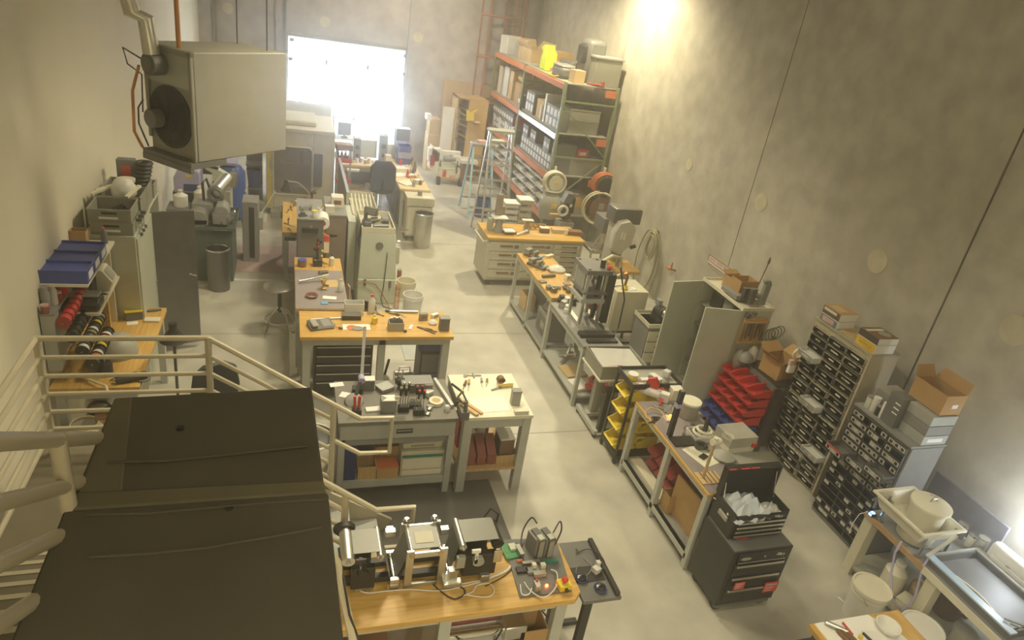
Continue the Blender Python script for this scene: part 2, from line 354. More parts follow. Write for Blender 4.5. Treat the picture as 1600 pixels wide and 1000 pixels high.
# guard along the wall side of landing
g3=thing('guard_railing','cream pipe guard rail running along the pale wall above the landing','railing',(xa,4.2,0))
for i in range(6):
    z=ZT-.148*i
    if z>1.03: ob('rail',MB().cyl((xa,yg-.02,z),(xa,3.5,z),RR if i==0 else .017,n=8).cyl((xa,3.5,z),(xa,0.4,z+3.1*.72),.017,n=8),M['rail'],g3,world=True)
for y,z in ((3.5,ZT),(2.0,ZT+1.5*.72),(.45,ZT+3.05*.72)): ob('post',MB().cyl((xa,y,z-.95),(xa,y,z),.024,n=8),M['rail'],g3,world=True)
# upper flight guard near the camera
g4=thing('guard_railing','thick looking cream pipe stair rail beside the dark canvas duct','railing',(-.54,2.,0))
zt=lambda y:3.37-.72*(y-1.576)
for i in range(6):
    d=.148*i; ob('rail',MB().cyl((-.54,3.5,zt(3.5)-d),(-.54,.25,zt(.25)-d),RR if i==0 else .019,n=10),M['rail'],g4,world=True)
for y in (3.5,1.62,.3): ob('post',MB().cyl((-.54,y,zt(y)-.98),(-.54,y,zt(y)+.01),.021,n=10),M['rail'],g4,world=True)
# ---- dark canvas duct in the foreground
zd=3.12
du=thing('duct','large dark olive canvas covered duct beside the upper stair rail','duct',(-.2,1.2,2.6))
c=[P(178,621,zd),P(487,604,zd),P(508,765,zd),P(108,790,zd),P(545,1000,zd),P(88,1000,zd)]
def slab(name,poly,z0,z1,m): 
    return ob(name,MB().prism([(p[0],p[1]) for p in poly],'z',z0,z1),m,du,world=True,bev=.008)
x0,x1=c[0].x,c[1].x
ya=c[2].y+.005
slab('far_section',[(c[3].x,ya-.02),(c[2].x,ya-.02),(c[1].x,c[1].y),(c[0].x,c[0].y)],zd-.45,zd,M['canvas'])
slab('near_section',[(c[3].x-.012,-.6),(c[2].x+.05,-.6),(c[2].x+.008,ya-.02),(c[3].x-.008,ya-.02)],zd-.46,zd+.004,M['canvas'])
q=[P(110,772,zd),P(506,752,zd),P(510,772,zd),P(106,800,zd)]
slab('tape_band',[(q[3].x,q[3].y),(q[2].x,q[2].y),(q[1].x,q[1].y),(q[0].x,q[0].y)],zd-.30,zd+.007,M['canvas_tape'])
q=[P(178,623,zd),P(208,621,zd),P(192,768,zd),P(118,774,zd)]
slab('tape_edge',[(q[3].x,q[3].y),(q[2].x,q[2].y),(q[1].x,q[1].y),(q[0].x,q[0].y)],zd-.30,zd+.003,M['canvas_tape'])
for pts in (((168,722),(260,720),(340,712),(420,703),(480,697)),((140,870),(230,865),(320,856),(420,839),(505,823)),((135,804),(230,802),(320,794),(420,785),(508,780))):
    L=[P(px,py,zd+.005) for px,py in pts]
    ob('seam_ridge',MB().tube(L,.0045,6),M['canvas'],du,world=True)
for px,py in ((282,668),(358,794)):
    p=P(px,py,zd+.004); ob('screw_patch',MB().cyl((p.x,p.y,zd),(p.x,p.y,zd+.006),.012,n=10),M['black'],du,world=True)
for x,y in ((c[0].x+.05,c[0].y-.06),(c[1].x-.08,c[1].y-.06)):
    ob('support_leg',MB().box(x-.02,x+.02,y-.02,y+.02,0 if x>-.4 else 0,zd-.45),M['steel_grey'],du,world=True)
L=[P(515,862,1.95),P(527,880,1.9),P(536,930,1.75),P(545,970,1.65),P(556,1020,1.5)]
L.append(L[-1]+(L[-1]-L[-2])*3)
one('hose',MB().tube(L,.022,8),M['rail'],'cream pipe sloping down beside the dark canvas duct','pipe')
L=[P(522,868,1.9)+Vector((.02,0,.05)),P(536,900,1.85),P(546,960,1.7),P(566,1015,1.5)]; L.append(L[-1]+(L[-1]-L[-2])*2)
one('cable',MB().tube(L,.006,6),M['black'],'black cable hanging along the cream sloping pipe','cable')
# ================================================================ UNIT HEATER
hd=(-.707,.707); hw=(.72,.70)
near=PX(298,82,-.70); hz1=near.z+.0; nb=PY(303,255,near.y).z
ht=thing('unit_heater','large grey unit heater hanging high near the pale wall with open fan side','heater',(near.x,near.y,nb),PI/4)
hh=hz1-nb
# local axes: x -> (.707,.707) along right panel, y -> (-.707,.707) along fan face
WX,WY=.98,.56
ob('housing',MB().box(.02,WX,0,WY,0.0,hh).box(-.01,.02,0,WY,hh-.05,hh).box(-.01,.02,0,.035,0,hh).box(-.01,.02,WY-.03,WY,.1,hh),mat('heater_grey',(.28,.27,.225),.5,var=.06),ht,bev=.01)
ob('upper_panel',MB().box(.005,.021,.04,WY-.03,hh*.66,hh-.05),M['steel_grey'],ht)
m=MB(); 
for i in range(9):
    a=.10+.012*i; 
    m.torus((.0,WY*.53,hh*.36),.05+.022*i,.004,(1,0,0),28,5)
for i in range(8):
    t=i*PI/4; m.cyl((0,WY*.53,hh*.36),(0,WY*.53+math.cos(t)*.23,hh*.36+math.sin(t)*.23),.004,n=5)
ob('fan_guard',m,M['black'],ht)
m=MB(); m.cyl((.03,WY*.53,hh*.36),(.10,WY*.53,hh*.36),.05,n=14)
for i in range(4):
    t=i*PI/2+.3
    m.add([(.03,WY*.53+.04*math.cos(t),hh*.36+.04*math.sin(t)),(.03,WY*.53+.22*math.cos(t-.3),hh*.36+.22*math.sin(t-.3)),(.08,WY*.53+.22*math.cos(t+.3),hh*.36+.22*math.sin(t+.3)),(.07,WY*.53+.04*math.cos(t+.6),hh*.36+.04*math.sin(t+.6))],[(0,1,2,3),(3,2,1,0)])
ob('fan_blade',m,M['steel_dark'],ht)
ob('fan_shroud',MB().cyl((.021,WY*.53,hh*.36),(.005,WY*.53,hh*.36),.25,n=28),M['black'],ht)
ob('fan_motor',MB().cyl((-.10,WY*.72,hh*.33),(-.01,WY*.72,hh*.33),.075,n=18),M['dark_grey'],ht,bev=.006)
ob('inducer_blower',MB().cyl((-.12,WY*.62,hh*.83),(0,WY*.62,hh*.83),.085,n=20).cyl((-.13,WY*.62,hh*.83),(-.12,WY*.62,hh*.83),.06,n=20),M['dark_grey'],ht,bev=.006)
ob('bottom_tray',MB().box(-.05,.3,-.0,WY+.03,-.05,-.0).beam((-.04,0,-.06),(-.04,WY+.03,-.06),.03,.05).beam((.02,WY,-.03),(.25,.05,-.09),.02,.02),M['dark_grey'],ht)
m=MB(); m.tube([(-.05,WY+.03,0),(-.06,WY+.11,.12),(-.05,WY+.10,.45),(-.06,WY-.02,hh*.78)],.012,7); ob('copper_pipe',m,M['copper'],ht)
m=MB(); m.tube([(-.03,WY-.02,.02),(-.06,WY+.04,.2),(-.06,WY+.03,.33),(-.03,WY,.4)],.007,6).tube([(-.1,WY*.8,hh*.86),(-.12,WY+.07,hh*.92),(-.1,WY+.06,hh*.78),(-.04,WY-.02,hh*.7),(-.05,WY-.01,.3)],.006,6); ob('wiring',m,M['black'],ht)
# flue pipe
p2=ROOTM[ht.name]@Vector((-.08,WY*.62,hh*.86)); p1=p2+Vector((-.02,.0,.30)); p0=PY(207,20,p1.y); pm=PY(190,-40,p1.y)
m=MB(); m.tube([pm+(pm-p0)*6,pm,p0,p1,p2+Vector((0,0,.05))],.062,14)
one('flue_pipe',m,M['alu'],'bent silver flue pipe rising from the hanging heater','pipe')
q0=ROOTM[ht.name]@Vector((.05,WY*.35,hh)); 
m=MB(); m.cyl(q0+Vector((0,0,-.005)),(q0.x,q0.y,ZC),.018,n=8); one('gas_pipe',m,M['copper'],'thin brown gas pipe dropping onto the hanging heater','pipe')
for lx,ly in ((.15,.1),(.85,.1),(.85,.46),(.2,.46)):
    q=ROOTM[ht.name]@Vector((lx,ly,hh)); 
    if lx>.5: ob('hanger_rod',MB().cyl(q,(q.x,q.y,ZC),.006,n=6),M['steel_dark'],ht,world=True)
# ================================================================ LAMPS
def lamp(name,loc,power,col,r,label,spot=None):
    t=thing(name,label,'lamp',loc)
    ob('lamp_housing',MB().lathe([(.05,.28),(.1,.26),(.16,.16),(.24,.0),(.23,.0),(.15,.15),(.05,.2)],18),M['steel_grey'],t)
    ob('hanging_rod',MB().cyl((0,0,.28),(0,0,ZC-loc[2]),.01,n=6),M['steel_dark'],t)
    ob('lamp_bulb',MB().lathe([(.02,.02),(.07,.04),(.08,.1),(.05,.16)],12),mat(name+'_glow',(1,.9,.7),.5,var=0,emit=col,es=30),t)
    L=bpy.data.lights.new(name+'_light','SPOT'); L.energy=power; L.color=col; L.shadow_soft_size=r; L.spot_size=math.radians(spot or 150); L.spot_blend=.8
    o=bpy.data.objects.new(name+'_light',L); C.objects.link(o); o.location=(loc[0],loc[1],loc[2]-.05)
    return t
# ================================================================ KITS
def bench(name,label,cat,x0,x1,y0,y1,z,top,leg=None,th=.045,lw=.06,apron=.09,shelf=None,shelf_m=None,mids=(),casters=False,lip=None,group=None,edge=None,inset=.03):
    leg=leg or M['leg_grey']
    t=thing(name,label,cat,((x0+x1)/2,(y0+y1)/2,0),0,group)
    ob('tabletop',MB().box(x0,x1,y0,y1,z-th,z),top,t,world=True,bev=.004)
    zb=.09 if casters else 0
    ys=[y0+inset+lw/2]+list(mids)+[y1-inset-lw/2]
    for x in (x0+inset+lw/2,x1-inset-lw/2):
        for y in ys: ob('leg',MB().box(x-lw/2,x+lw/2,y-lw/2,y+lw/2,zb,z-th),leg,t,world=True,bev=.003)
    if apron:
        a=MB(); e=inset+.01
        a.box(x0+e,x1-e,y0+e,y0+e+.03,z-th-apron,z-th).box(x0+e,x1-e,y1-e-.03,y1-e,z-th-apron,z-th).box(x0+e,x0+e+.03,y0+e,y1-e,z-th-apron,z-th).box(x1-e-.03,x1-e,y0+e,y1-e,z-th-apron,z-th)
        ob('apron',a,leg,t,world=True)
    if shelf: ob('lower_shelf',MB().box(x0+inset+.005,x1-inset-.005,y0+inset+.005,y1-inset-.005,shelf-.03,shelf),shelf_m or leg,t,world=True)
    if casters:
        for x in (x0+inset+lw/2,x1-inset-lw/2):
            for y in (ys[0],ys[-1]): ob('caster',MB().cyl((x-.015,y,.04),(x+.015,y,.04),.04,n=12).box(x-.02,x+.02,y-.02,y+.02,.06,.09),M['rubber'],t,world=True)
    return t
def block(name,label,cat,loc,rz,w,d,h,m,bev=.004,lid=None,lab=None,group=None):
    b=MB().box(-w/2,w/2,-d/2,d/2,0,h)
    if lid is None and lab is None: return one(name,b,m,label,cat,loc,rz,group,bev)
    t=thing(name,label,cat,loc,rz,group); ob('body',b,m,t,bev=bev)
    if lid: ob('lid',MB().box(-w/2-.003,w/2+.003,-d/2-.003,d/2+.003,h,h+.012),lid,t,bev=.002)
    if lab: ob('paper_label',MB().box(-w*.3,w*.3,-d/2-.002,-d/2,h*.3,h*.7),lab,t)
    return t
def sheet(label,loc,rz,w,d,m=None,name='paper_sheet',cat='paper',h=.002,group=None):
    return one(name,MB().box(-w/2,w/2,-d/2,d/2,0,h),m or M['paper'],label,cat,loc,rz,group)
def driver(label,loc,rz,L,hm,group=None,pitch=0):
    t=thing('screwdriver',label,'screwdriver',loc,rz,group)
    h=MB().cyl((0,0,.014),(L*.45,0,.014),.012,.014,8); ob('handle',h,hm,t)
    ob('shaft',MB().cyl((L*.45,0,.014),(L,0,.014),.004,n=6),M['steel'],t); return t
def pliers(label,loc,rz,m,L=.17,group=None):
    t=thing('pliers',label,'pliers',loc,rz,group)
    for s in (-1,1): ob('handle',MB().tube([(0,0,.01),(-L*.25,s*.02,.01),(-L*.6,s*.025,.01)],.007,6),m,t)
    ob('jaw',MB().prism([(0,-.014),(0,.014),(L*.3,.006),(L*.36,0),(L*.3,-.006)],'z',.003,.017),M['steel_dark'],t); return t
def taperoll(label,loc,R,w,m,core=None,name='tape_roll',cat='tape'):
    t=thing(name,label,cat,loc)
    ob('tape',MB().lathe([(R*.58,0),(R,0),(R,w),(R*.58,w)],24),m,t); ob('core',MB().lathe([(R*.5,0),(R*.58,0),(R*.58,w+.001),(R*.5,w+.001)],24),core or M['kraft'],t); return t
def bottle(label,loc,r,h,m,cap,name='bottle',cat='bottle',neck=.4,group=None):
    t=thing(name,label,cat,loc,0,group)
    ob('body',MB().lathe([(r*.9,0),(r,.01),(r,h*.68),(r*neck,h*.84),(r*neck,h*.9)],14),m,t)
    ob('cap',MB().lathe([(r*neck*1.15,h*.9),(r*neck*1.15,h),(r*.2,h)],12),cap,t); return t
def can(label,loc,r,h,m,top=None,name='can',cat='can',group=None):
    t=thing(name,label,cat,loc,0,group); ob('body',MB().lathe([(r*.96,0),(r,.005),(r,h-.004),(r*.94,h)],16),m,t); ob('lid',MB().lathe([(r*1.03,h-.006),(r*1.03,h+.008),(r*.9,h+.008)],16),top or M['alu'],t); return t
def pail(label,loc,r,h,m,lid=None,liner=None,handle=True,name='pail',cat='pail',group=None,rz=0):
    t=thing(name,label,cat,loc,rz,group)
    ob('body',MB().lathe([(r*.86,0),(r*.98,h*.8),(r*1.02,h*.8),(r*1.02,h*.86),(r,h*.86),(r*1.01,h),(r*.95,h),(r*.82,.02),(r*.05,.02)],24),m,t)
    if lid: ob('lid',MB().lathe([(r*1.06,h-.03),(r*1.08,h),(r*1.06,h+.012),(r*.97,h+.012),(r*.95,h+.003),(r*.02,h+.003)],24),lid,t)
    if liner: ob('liner',MB().lathe([(r*1.05,h-.10),(r*1.04,h+.006),(r*.94,h+.004),(r*.75,.08),(r*.1,.06)],24),liner,t)
    if handle: ob('bail_handle',MB().tube([(r*1.03*math.cos(a),-.02-r*.75*math.sin(a)*.6,h*.85-r*1.0*math.sin(a)*.55) for a in [PI*i/12 for i in range(13)]],.004,5),M['steel'],t)
    return t
def tray(name,label,cat,loc,rz,w,d,h,m,t_=.006,taper=0,labm=None,group=None,slots=False,lab_side='y'):
    t=thing(name,label,cat,loc,rz,group)
    b=MB().shell(-w/2,w/2,-d/2,d/2,0,h,t_,taper=taper)
    b.box(-w/2-.006,w/2+.006,-d/2-.006,-d/2,h-.02,h).box(-w/2-.006,w/2+.006,d/2,d/2+.006,h-.02,h).box(-w/2-.006,-w/2,-d/2,d/2,h-.02,h).box(w/2,w/2+.006,-d/2,d/2,h-.02,h)
    ob('body',b,m,t)
    if slots: ob('hand_slot',MB().box(-w*.18,w*.18,-d/2-.003,-d/2,h*.62,h*.78),M['black'],t)
    if labm:
        if lab_side=='y': ob('paper_label',MB().box(-w*.25,w*.2,-d/2-.003,-d/2,h*.25,h*.42),labm,t)
        else: ob('paper_label',MB().box(w/2,w/2+.004,-d*.3,d*.3,h*.2,h*.75),labm,t)
    return t
def carton(label,loc,rz,w,d,h,m=None,flaps=(1,1,1,1),ang=.9,labm=None,name='cardboard_box',cat='box',group=None,closed=False):
    m=m or M['cardboard']; t=thing(name,label,cat,loc,rz,group)
    if closed:
        ob('body',MB().box(-w/2,w/2,-d/2,d/2,0,h),m,t,bev=.003); ob('packing_tape',MB().box(-w/2-.001,w/2+.001,-.025,.025,h*.75,h+.001),M['kraft'],t)
    else:
        ob('body',MB().shell(-w/2,w/2,-d/2,d/2,0,h,.006),m,t)
        c,s=math.cos(ang),math.sin(ang)
        for i,(f,W) in enumerate(zip(flaps,(w,w,d,d))):
            if not f: continue
            l=.45*min(w,d)*f; F=MB()
            q={0:[(-w/2,-d/2,h),(w/2,-d/2,h),(w/2-.02,-d/2-l*c,h+l*s),(-w/2+.02,-d/2-l*c,h+l*s)],
               1:[(w/2,d/2,h),(-w/2,d/2,h),(-w/2+.02,d/2+l*c,h+l*s),(w/2-.02,d/2+l*c,h+l*s)],
               2:[(-w/2,d/2,h),(-w/2,-d/2,h),(-w/2-l*c,-d/2+.02,h+l*s),(-w/2-l*c,d/2-.02,h+l*s)],
               3:[(w/2,-d/2,h),(w/2,d/2,h),(w/2+l*c,d/2-.02,h+l*s),(w/2+l*c,-d/2+.02,h+l*s)]}[i]
            F.add(q+[(a,b_,c_-.005) for a,b_,c_ in q],[(0,1,2,3),(7,6,5,4),(0,4,5,1),(1,5,6,2),(2,6,7,3),(3,7,4,0)])
            ob('flap',F,m,t)
    if labm: ob('paper_label',MB().box(w*.02,w*.3,-d/2-.003,-d/2,h*.15,h*.5),labm,t)
    return t
def stool(label,loc,seat,zs,rs=.19,ring=.42,name='stool',cat='stool',rz=.3,legm=None,dome=True):
    legm=legm or M['chrome']; t=thing(name,label,cat,loc,rz)
    ob('seat',MB().lathe([(rs*.8,zs-.05),(rs,zs-.035),(rs,zs-.012),(rs*.9,zs),(rs*.02,zs+.004)],28),seat,t)
    ob('post',MB().cyl((0,0,zs*.45),(0,0,zs-.05),.028,n=12),M['black'],t)
    for i in range(4):
        a=i*PI/2+.4
        ob('leg',MB().tube([(.02*math.cos(a),.02*math.sin(a),zs*.55),(.13*math.cos(a),.13*math.sin(a),zs*.42),(.24*math.cos(a),.24*math.sin(a),.012)],.011,6),legm,t)
    ob('foot_ring',MB().torus((0,0,zs*.30),.185,.010,n=28,k=6),legm,t); return t
def cylbin(label,loc,r,h,m,rim):
    t=thing('trash_can',label,'trash can',loc)
    ob('body',MB().lathe([(r*.94,0),(r*.95,.02),(r,h-.02),(r*.94,h-.02),(r*.88,.03),(r*.05,.03)],32),m,t)
    ob('rim',MB().torus((0,0,h-.012),r*1.0,.012,n=36,k=8),rim,t); return t
def put(px,py,z): 
    p=P(px,py,z); return (p.x,p.y,z)
# ================================================================ LEFT WALL SIDE
bl=bench('workbench','long wooden topped workbench along the pale wall behind the landing rail','workbench',-1.92,-1.23,5.76,7.36,.9,M['bench_y'],lw=.07)
bench('work_table','low dark work table cluttered with coils below the landing rail','table',-1.90,-1.15,4.92,5.70,.55,M['mid_grey'],M['steel_grey'],lw=.05)
ob('edge_strip',MB().box(-1.235,-1.222,5.78,6.3,.86,.885),M['alu'],bl,world=True)
one('utility_knife',MB().prism([(-.10,-.012),(.06,-.018),(.12,0),(.06,.018),(-.10,.014)],'z',0,.022),M['dark_grey'],'dark folding knife lying at the far end of the long wooden bench','knife',put(233,487,.9),.25,bev=.003)
block('note_pad','cream pad of notes on the far corner of the long wooden bench','pad',put(238,501,.9),0,.15,.09,.022,M['cream'])
sheet('white receipt beside the grey domed hood on the wooden bench',put(207,505,.9),.2,.10,.07)
hd_=thing('welding_hood','grey domed plastic hood lying on the long wooden bench','hood',put(185,552,.9),.5)
ob('shell',MB().add([],[]).lathe([(.17,0),(.175,.03),(.165,.10),(.13,.16),(.07,.19),(.01,.20)],24),M['plastic_grey'],hd_)
ob('visor',MB().cb(.10,.06,.10,.10,.12,.06,0,.5),M['dark_grey'],hd_,bev=.01)
t=thing('desk_lamp','black floor lamp with cone shade beside the long wooden bench','lamp',(-1.0,6.22,0))
ob('base',MB().lathe([(.13,0),(.13,.02),(.03,.035)],20),M['black'],t)
zl=PY(271,512,6.22).z
ob('pole',MB().cyl((0,0,.03),(0,0,zl-.12),.014,n=8),M['steel_dark'],t)
ob('lamp_shade',MB().lathe([(.035,zl+.05),(.035,zl-.02),(.125,zl-.13),(.12,zl-.13),(.03,zl-.02)],22),M['black'],t); ob('bulb',MB().lathe([(.02,zl-.06),(.045,zl-.11),(.03,zl-.14),(.005,zl-.15)],12),M['white'],t)
# tools at bench clutter
L=[put(190,600,.9),put(205,590,.9)]
g=thing('angle_grinder','black angle grinder with coiled cord on the wooden bench behind the rail','grinder',put(205,596,.9),.3)
ob('body',MB().cyl((-.12,0,.035),(.08,0,.035),.032,n=12).cyl((.10,0,0.01),(.10,0,.07),.035,n=12),M['black'],g)
ob('disc_guard',MB().lathe([(.02,.004),(.06,.006),(.06,.016),(.02,.02)],18,c=(.1,0,0)),M['dark_grey'],g)
ob('cord',MB().tube([(-.12,0,.03),(-.16,.06,.01),(-.08,.12,.01),(.05,.14,.01),(.14,.08,.01),(.15,-.02,.01)],.005,5),M['black'],g)
for i,(px,py,mm,nm,lab) in enumerate(((150,580,'steel_dark','bench_vise','small steel vise on the bench behind the landing rail'),)):
    t=thing(nm,lab,'vise',put(px,py,.9),.4); ob('base',MB().box(-.05,.05,-.04,.04,0,.05),M[mm],t,bev=.006); [ob('jaw',MB().box(a_,a_+.025,-.05,.05,.05,.10),M['steel'],t) for a_ in (-.045,.015)]; ob('handle',MB().cyl((.04,-.06,.05),(.04,.06,.05),.006,n=6),M['steel'],t)
t=thing('motor','black round motor on the wooden bench near the small vise','motor',put(166,585,.9)); ob('body',MB().lathe([(.05,0),(.06,.01),(.06,.11),(.045,.13)],18),M['black'],t); ob('shaft',MB().cyl((0,0,.13),(0,0,.17),.008,n=8),M['steel'],t)
for i,(px,py,r,lab) in enumerate(((133,668,.13,'cream hose coil on the low dark table by the landing rail'),(155,640,.10,'thin black cable coil on the low dark table'))):
    c=put(px,py,.55); m=MB()
    for k in range(4): m.torus((0,0,.01+.012*k),r-.008*k,.007,n=26,k=5)
    one('hose_coil' if i==0 else 'cable_coil',m,M['hose_cream' if i==0 else 'black'],lab,'coil',c)
t=block('tool_case','tan wooden case lying on the low dark table','case',put(172,655,.55),.2,.22,.14,.05,M['ply'],lid=M['brown'])
# white bent tube crossing
one('plastic_pipe',MB().tube([put(118,585,.93),put(165,603,.95),put(170,616,.93)],.012,7),M['rail'],'white bent plastic pipe lying across the bench behind the rail','pipe')
# wall shelf unit
zs1,zs2=1.77,1.40
sh=thing('shelf_unit','white two board wall shelf above the long wooden bench','shelf',(-1.85,6.5,1.0))
ob('shelf_board',MB().box(-1.935,-1.59,6.0,7.05,zs1-.022,zs1),M['cream'],sh,world=True)
ob('shelf_board',MB().box(-1.935,-1.58,6.2,7.05,zs2-.022,zs2),M['cream'],sh,world=True)
ob('upright',MB().box(-1.935,-1.64,7.03,7.06,.9,zs1-.02),M['cream'],sh,world=True); ob('upright',MB().box(-1.935,-1.88,6.62,6.65,.9,zs1-.02),M['cream'],sh,world=True)
for i in range(3):
    y=6.13+.235*i
    t=tray('storage_bin',['blue storage bin on the wall shelf, nearest the red jar','blue storage bin on the wall shelf, middle of three','blue storage bin on the wall shelf, nearest the small carton'][i],'bin',(-1.80,y,zs1),0,.42,.225,.12,M['blue'],labm=M['label_white'],lab_side='x',group='blue bins on the wall shelf'); ob('lid',MB().box(-.2,.2,-.105,.105,.088,.10),M['blue'],t,bev=.004)
carton('small open carton at the far end of the upper wall shelf',( -1.87,6.98,zs1),0,.14,.10,.13,flaps=(0,0,0,1))
bottle('black spray bottle standing at the end of the upper wall shelf',(-1.66,6.98,zs1),.03,.16,M['dark_grey'],M['red'])
t=thing('instrument','beige wedge faced instrument box on the lower wall shelf','instrument',(-1.72,6.78,zs2),0); ob('body',MB().prism([(-.12,0),(.13,0),(.16,.09),(.08,.21),(-.12,.21)],'y',-.10,.10),M['cream'],t,bev=.008); ob('display',MB().add([(.158,-.07,.10),(.158,.07,.10),(.092,.07,.20),(.092,-.07,.20)],[(0,1,2,3)]),M['plastic_grey'],t)
t=thing('monitor','dark rounded monitor lying on the lower wall shelf','monitor',(-1.78,6.33,zs2),0); ob('body',MB().box(-.2,.2,-.11,.11,0,.10),M['black_gloss'],t,bev=.03); ob('top_cover',MB().box(-.2,.18,-.02,.11,.10,.125),M['mid_grey'],t,bev=.01)
block('amplifier_case','flat black case stacked on the lower wall shelf behind the dark monitor','case',(-1.84,6.58,zs2),0,.3,.16,.16,M['black'])
# wire spool rack
rk=thing('spool_rack','grey steel box holding rods of coloured wire spools on the pale wall','rack',(-1.9,6.1,.92))
ob('box_body',MB().box(-1.93,-1.83,5.85,6.0,1.02,1.55).box(-1.93,-1.88,6.0,6.6,1.02,1.53).box(-1.93,-1.83,6.58,6.6,1.02,1.5),M['steel_grey'],rk,world=True,bev=.004)
ob('top_plate',MB().box(-1.935,-1.82,5.85,6.4,1.55,1.565),M['mid_grey'],rk,world=True)
rows=[(-1.765,1.49,5.85,6.62,8,['red']),(-1.715,1.36,5.83,6.5,8,['black']),(-1.655,1.22,5.84,6.5,10,['label_white','black','yellow','dark_grey','hose_green']),(-1.59,1.09,5.84,6.45,9,['steel_dark','orange','white','black','yellow'])]
for k,(x,z,ya_,yb_,n,cols) in enumerate(rows):
    ob('rod',MB().cyl((x,ya_-.02,z),(x,yb_+.03,z),.006,n=6),M['steel'],rk,world=True)
    for i in range(n):
        y=ya_+(yb_-ya_)*(i+.5)/n; w=(yb_-ya_)/n*.42
        cn=cols[i%len(cols)]; cw={'red':'red','black':'black','label_white':'white','yellow':'yellow','dark_grey':'grey','hose_green':'olive','steel_dark':'grey','orange':'orange','white':'cream'}[cn]
        rw=['top','second','third','lowest'][k]
        t=thing('wire_spool',f'{cw} wire spool, {ORD[i]} from the landing on the {rw} rod','spool',(x,y,z),0,f'wire spools on the {rw} rod')
        ob('wire',MB().cyl((0,-w,0),(0,w,0),.045,n=14),M[cn],t)
        [ob('flange',MB().cyl((0,s_*w,0),(0,s_*(w+.006),0),.055,n=14),M['red_dark'] if cn=='red' else M['black'],t) for s_ in (-1,1)]
can('red lidded jar on top of the spool box',(-1.87,6.28,1.565),.062,.17,M['red'],M['steel'])
bottle('grey spray can on the spool box, nearest the pale wall',(-1.90,5.96,1.565),.035,.2,M['mid_grey'],M['mid_grey'],neck=.7)
bottle('white spray can with dark label on the spool box',(-1.87,6.05,1.565),.033,.19,M['white'],M['cream'],neck=.6)
can('small pink topped can at the near edge of the spool box',(-1.89,5.88,1.565),.03,.07,M['burgundy'],M['pink'])
can('small red and white can beside the red lidded jar',(-1.85,6.12,1.565),.025,.08,M['red_dark'],M['white'])
one('wood_strip',MB().box(-.06,.06,-.02,.02,0,.5),M['bench_y'],'upright pale wooden board leaning beside the wire spools','board',(-1.66,6.62,.9),0)
block('battery_charger','dark tool holder with yellow handle at the back of the wooden bench','tool',(-1.5,7.1,.9),.3,.16,.1,.09,M['dark_grey'],lid=M['yellow'])
for i,(px,py,m,lab) in enumerate(((205,478,'cream','cream tapered handle tool at the back of the wooden bench'),(213,470,'olive','pair of wire cutters with olive grips by the cabinet'))):
    pliers(lab,put(px,py,.9),.5+i,M[m],.22)
one('grip_roller',MB().cyl((-.1,0,.03),(.1,0,.06),.028,n=12),M['cream'],'cream cylinder roller resting on dark tools by the tall cabinet','roller',put(188,490,.9),.6)
# tall cabinets
def cabinet(label,x0,x1,y0,y1,h,m,mi,name='storage_cabinet',shelves=4,open_front='-x'):
    t=thing(name,label,'cabinet',((x0+x1)/2,(y0+y1)/2,0))
    b=MB().box(x0,x1,y0,y0+.02,0,h).box(x0,x1,y1-.02,y1,0,h).box(x0,x1,y0+.02,y1-.02,h-.02,h).box(x0,x1,y0+.02,y1-.02,0,.06)
    if open_front=='-x': b.box(x1-.015,x1,y0+.02,y1-.02,.06,h-.02)
    else: b.box(x0,x0+.015,y0+.02,y1-.02,.06,h-.02)
    ob('body',b,m,t,world=True,bev=.003)
    for i in range(shelves):
        z=.06+(h-.1)*(i+1)/(shelves+1); ob('shelf',MB().box(x0+.02,x1-.02,y0+.02,y1-.02,z-.012,z),mi,t,world=True)
    return t
ca=cabinet('tall grey steel cabinet with open dark door beside the wooden bench',-1.86,-1.42,7.1,7.98,1.8,M['locker'],M['locker_in'],open_front='+x')
he=P(287,494,.08)
def doorpanel(parent,hx,hy,ex,ey,z0,z1,m,handle=None,side=1):
    d=Vector((ex-hx,ey-hy,0)); L=d.length; a=math.atan2(d.y,d.x)
    T=Matrix.Translation((hx,hy,0))@Matrix.Rotation(a,4,'Z')
    o=ob('door',MB().box(.003,L,-.012,.012,z0,z1,M=T),m,parent,world=True,bev=.002)
    if handle: ob('handle',MB().cyl(T@Vector((L-.08,side*.03,handle)),T@Vector((L-.02,side*.03,handle-.03)),.008,n=8).cyl(T@Vector((L-.08,0,handle)),T@Vector((L-.08,side*.03,handle)),.012,n=8),M['chrome'],o,world=True)
    return o
doorpanel(ca,-1.42,7.96,-1.0,7.96+.16,.08,1.77,M['steel_dark'],1.0,-1)
doorpanel(ca,-1.415,7.12,-1.415,7.93,.08,1.77,M['locker'],1.0,-1)
cb_=cabinet('second tall grey steel cabinet beyond the open cabinet door',-1.86,-1.43,8.0,8.6,1.8,M['locker'],M['locker_in'],open_front='+x')
def gcrate(lab,loc,rz=0,w=.37,d=.38,h=.13): return tray('plastic_crate',lab,'crate',loc,rz,w,d,h,M['crate_grey'],labm=M['label_white'],slots=True,group='grey crates on the tall cabinets')
gcrate('grey plastic crate on the tall cabinet, bottom of the front stack',(-1.62,7.32,1.8)); gcrate('grey plastic crate on the tall cabinet, top of the front stack',(-1.63,7.32,1.93))
gcrate('open grey crate holding a white bag on the tall cabinet',(-1.63,7.73,1.8),0,.4,.36,.26)
gcrate('open grey crate at the back of the cabinet top',(-1.64,8.14,1.8),0,.4,.32,.24)
gcrate('small grey crate at the far front edge of the cabinet top',(-1.50,8.45,1.8),0,.13,.2,.16)
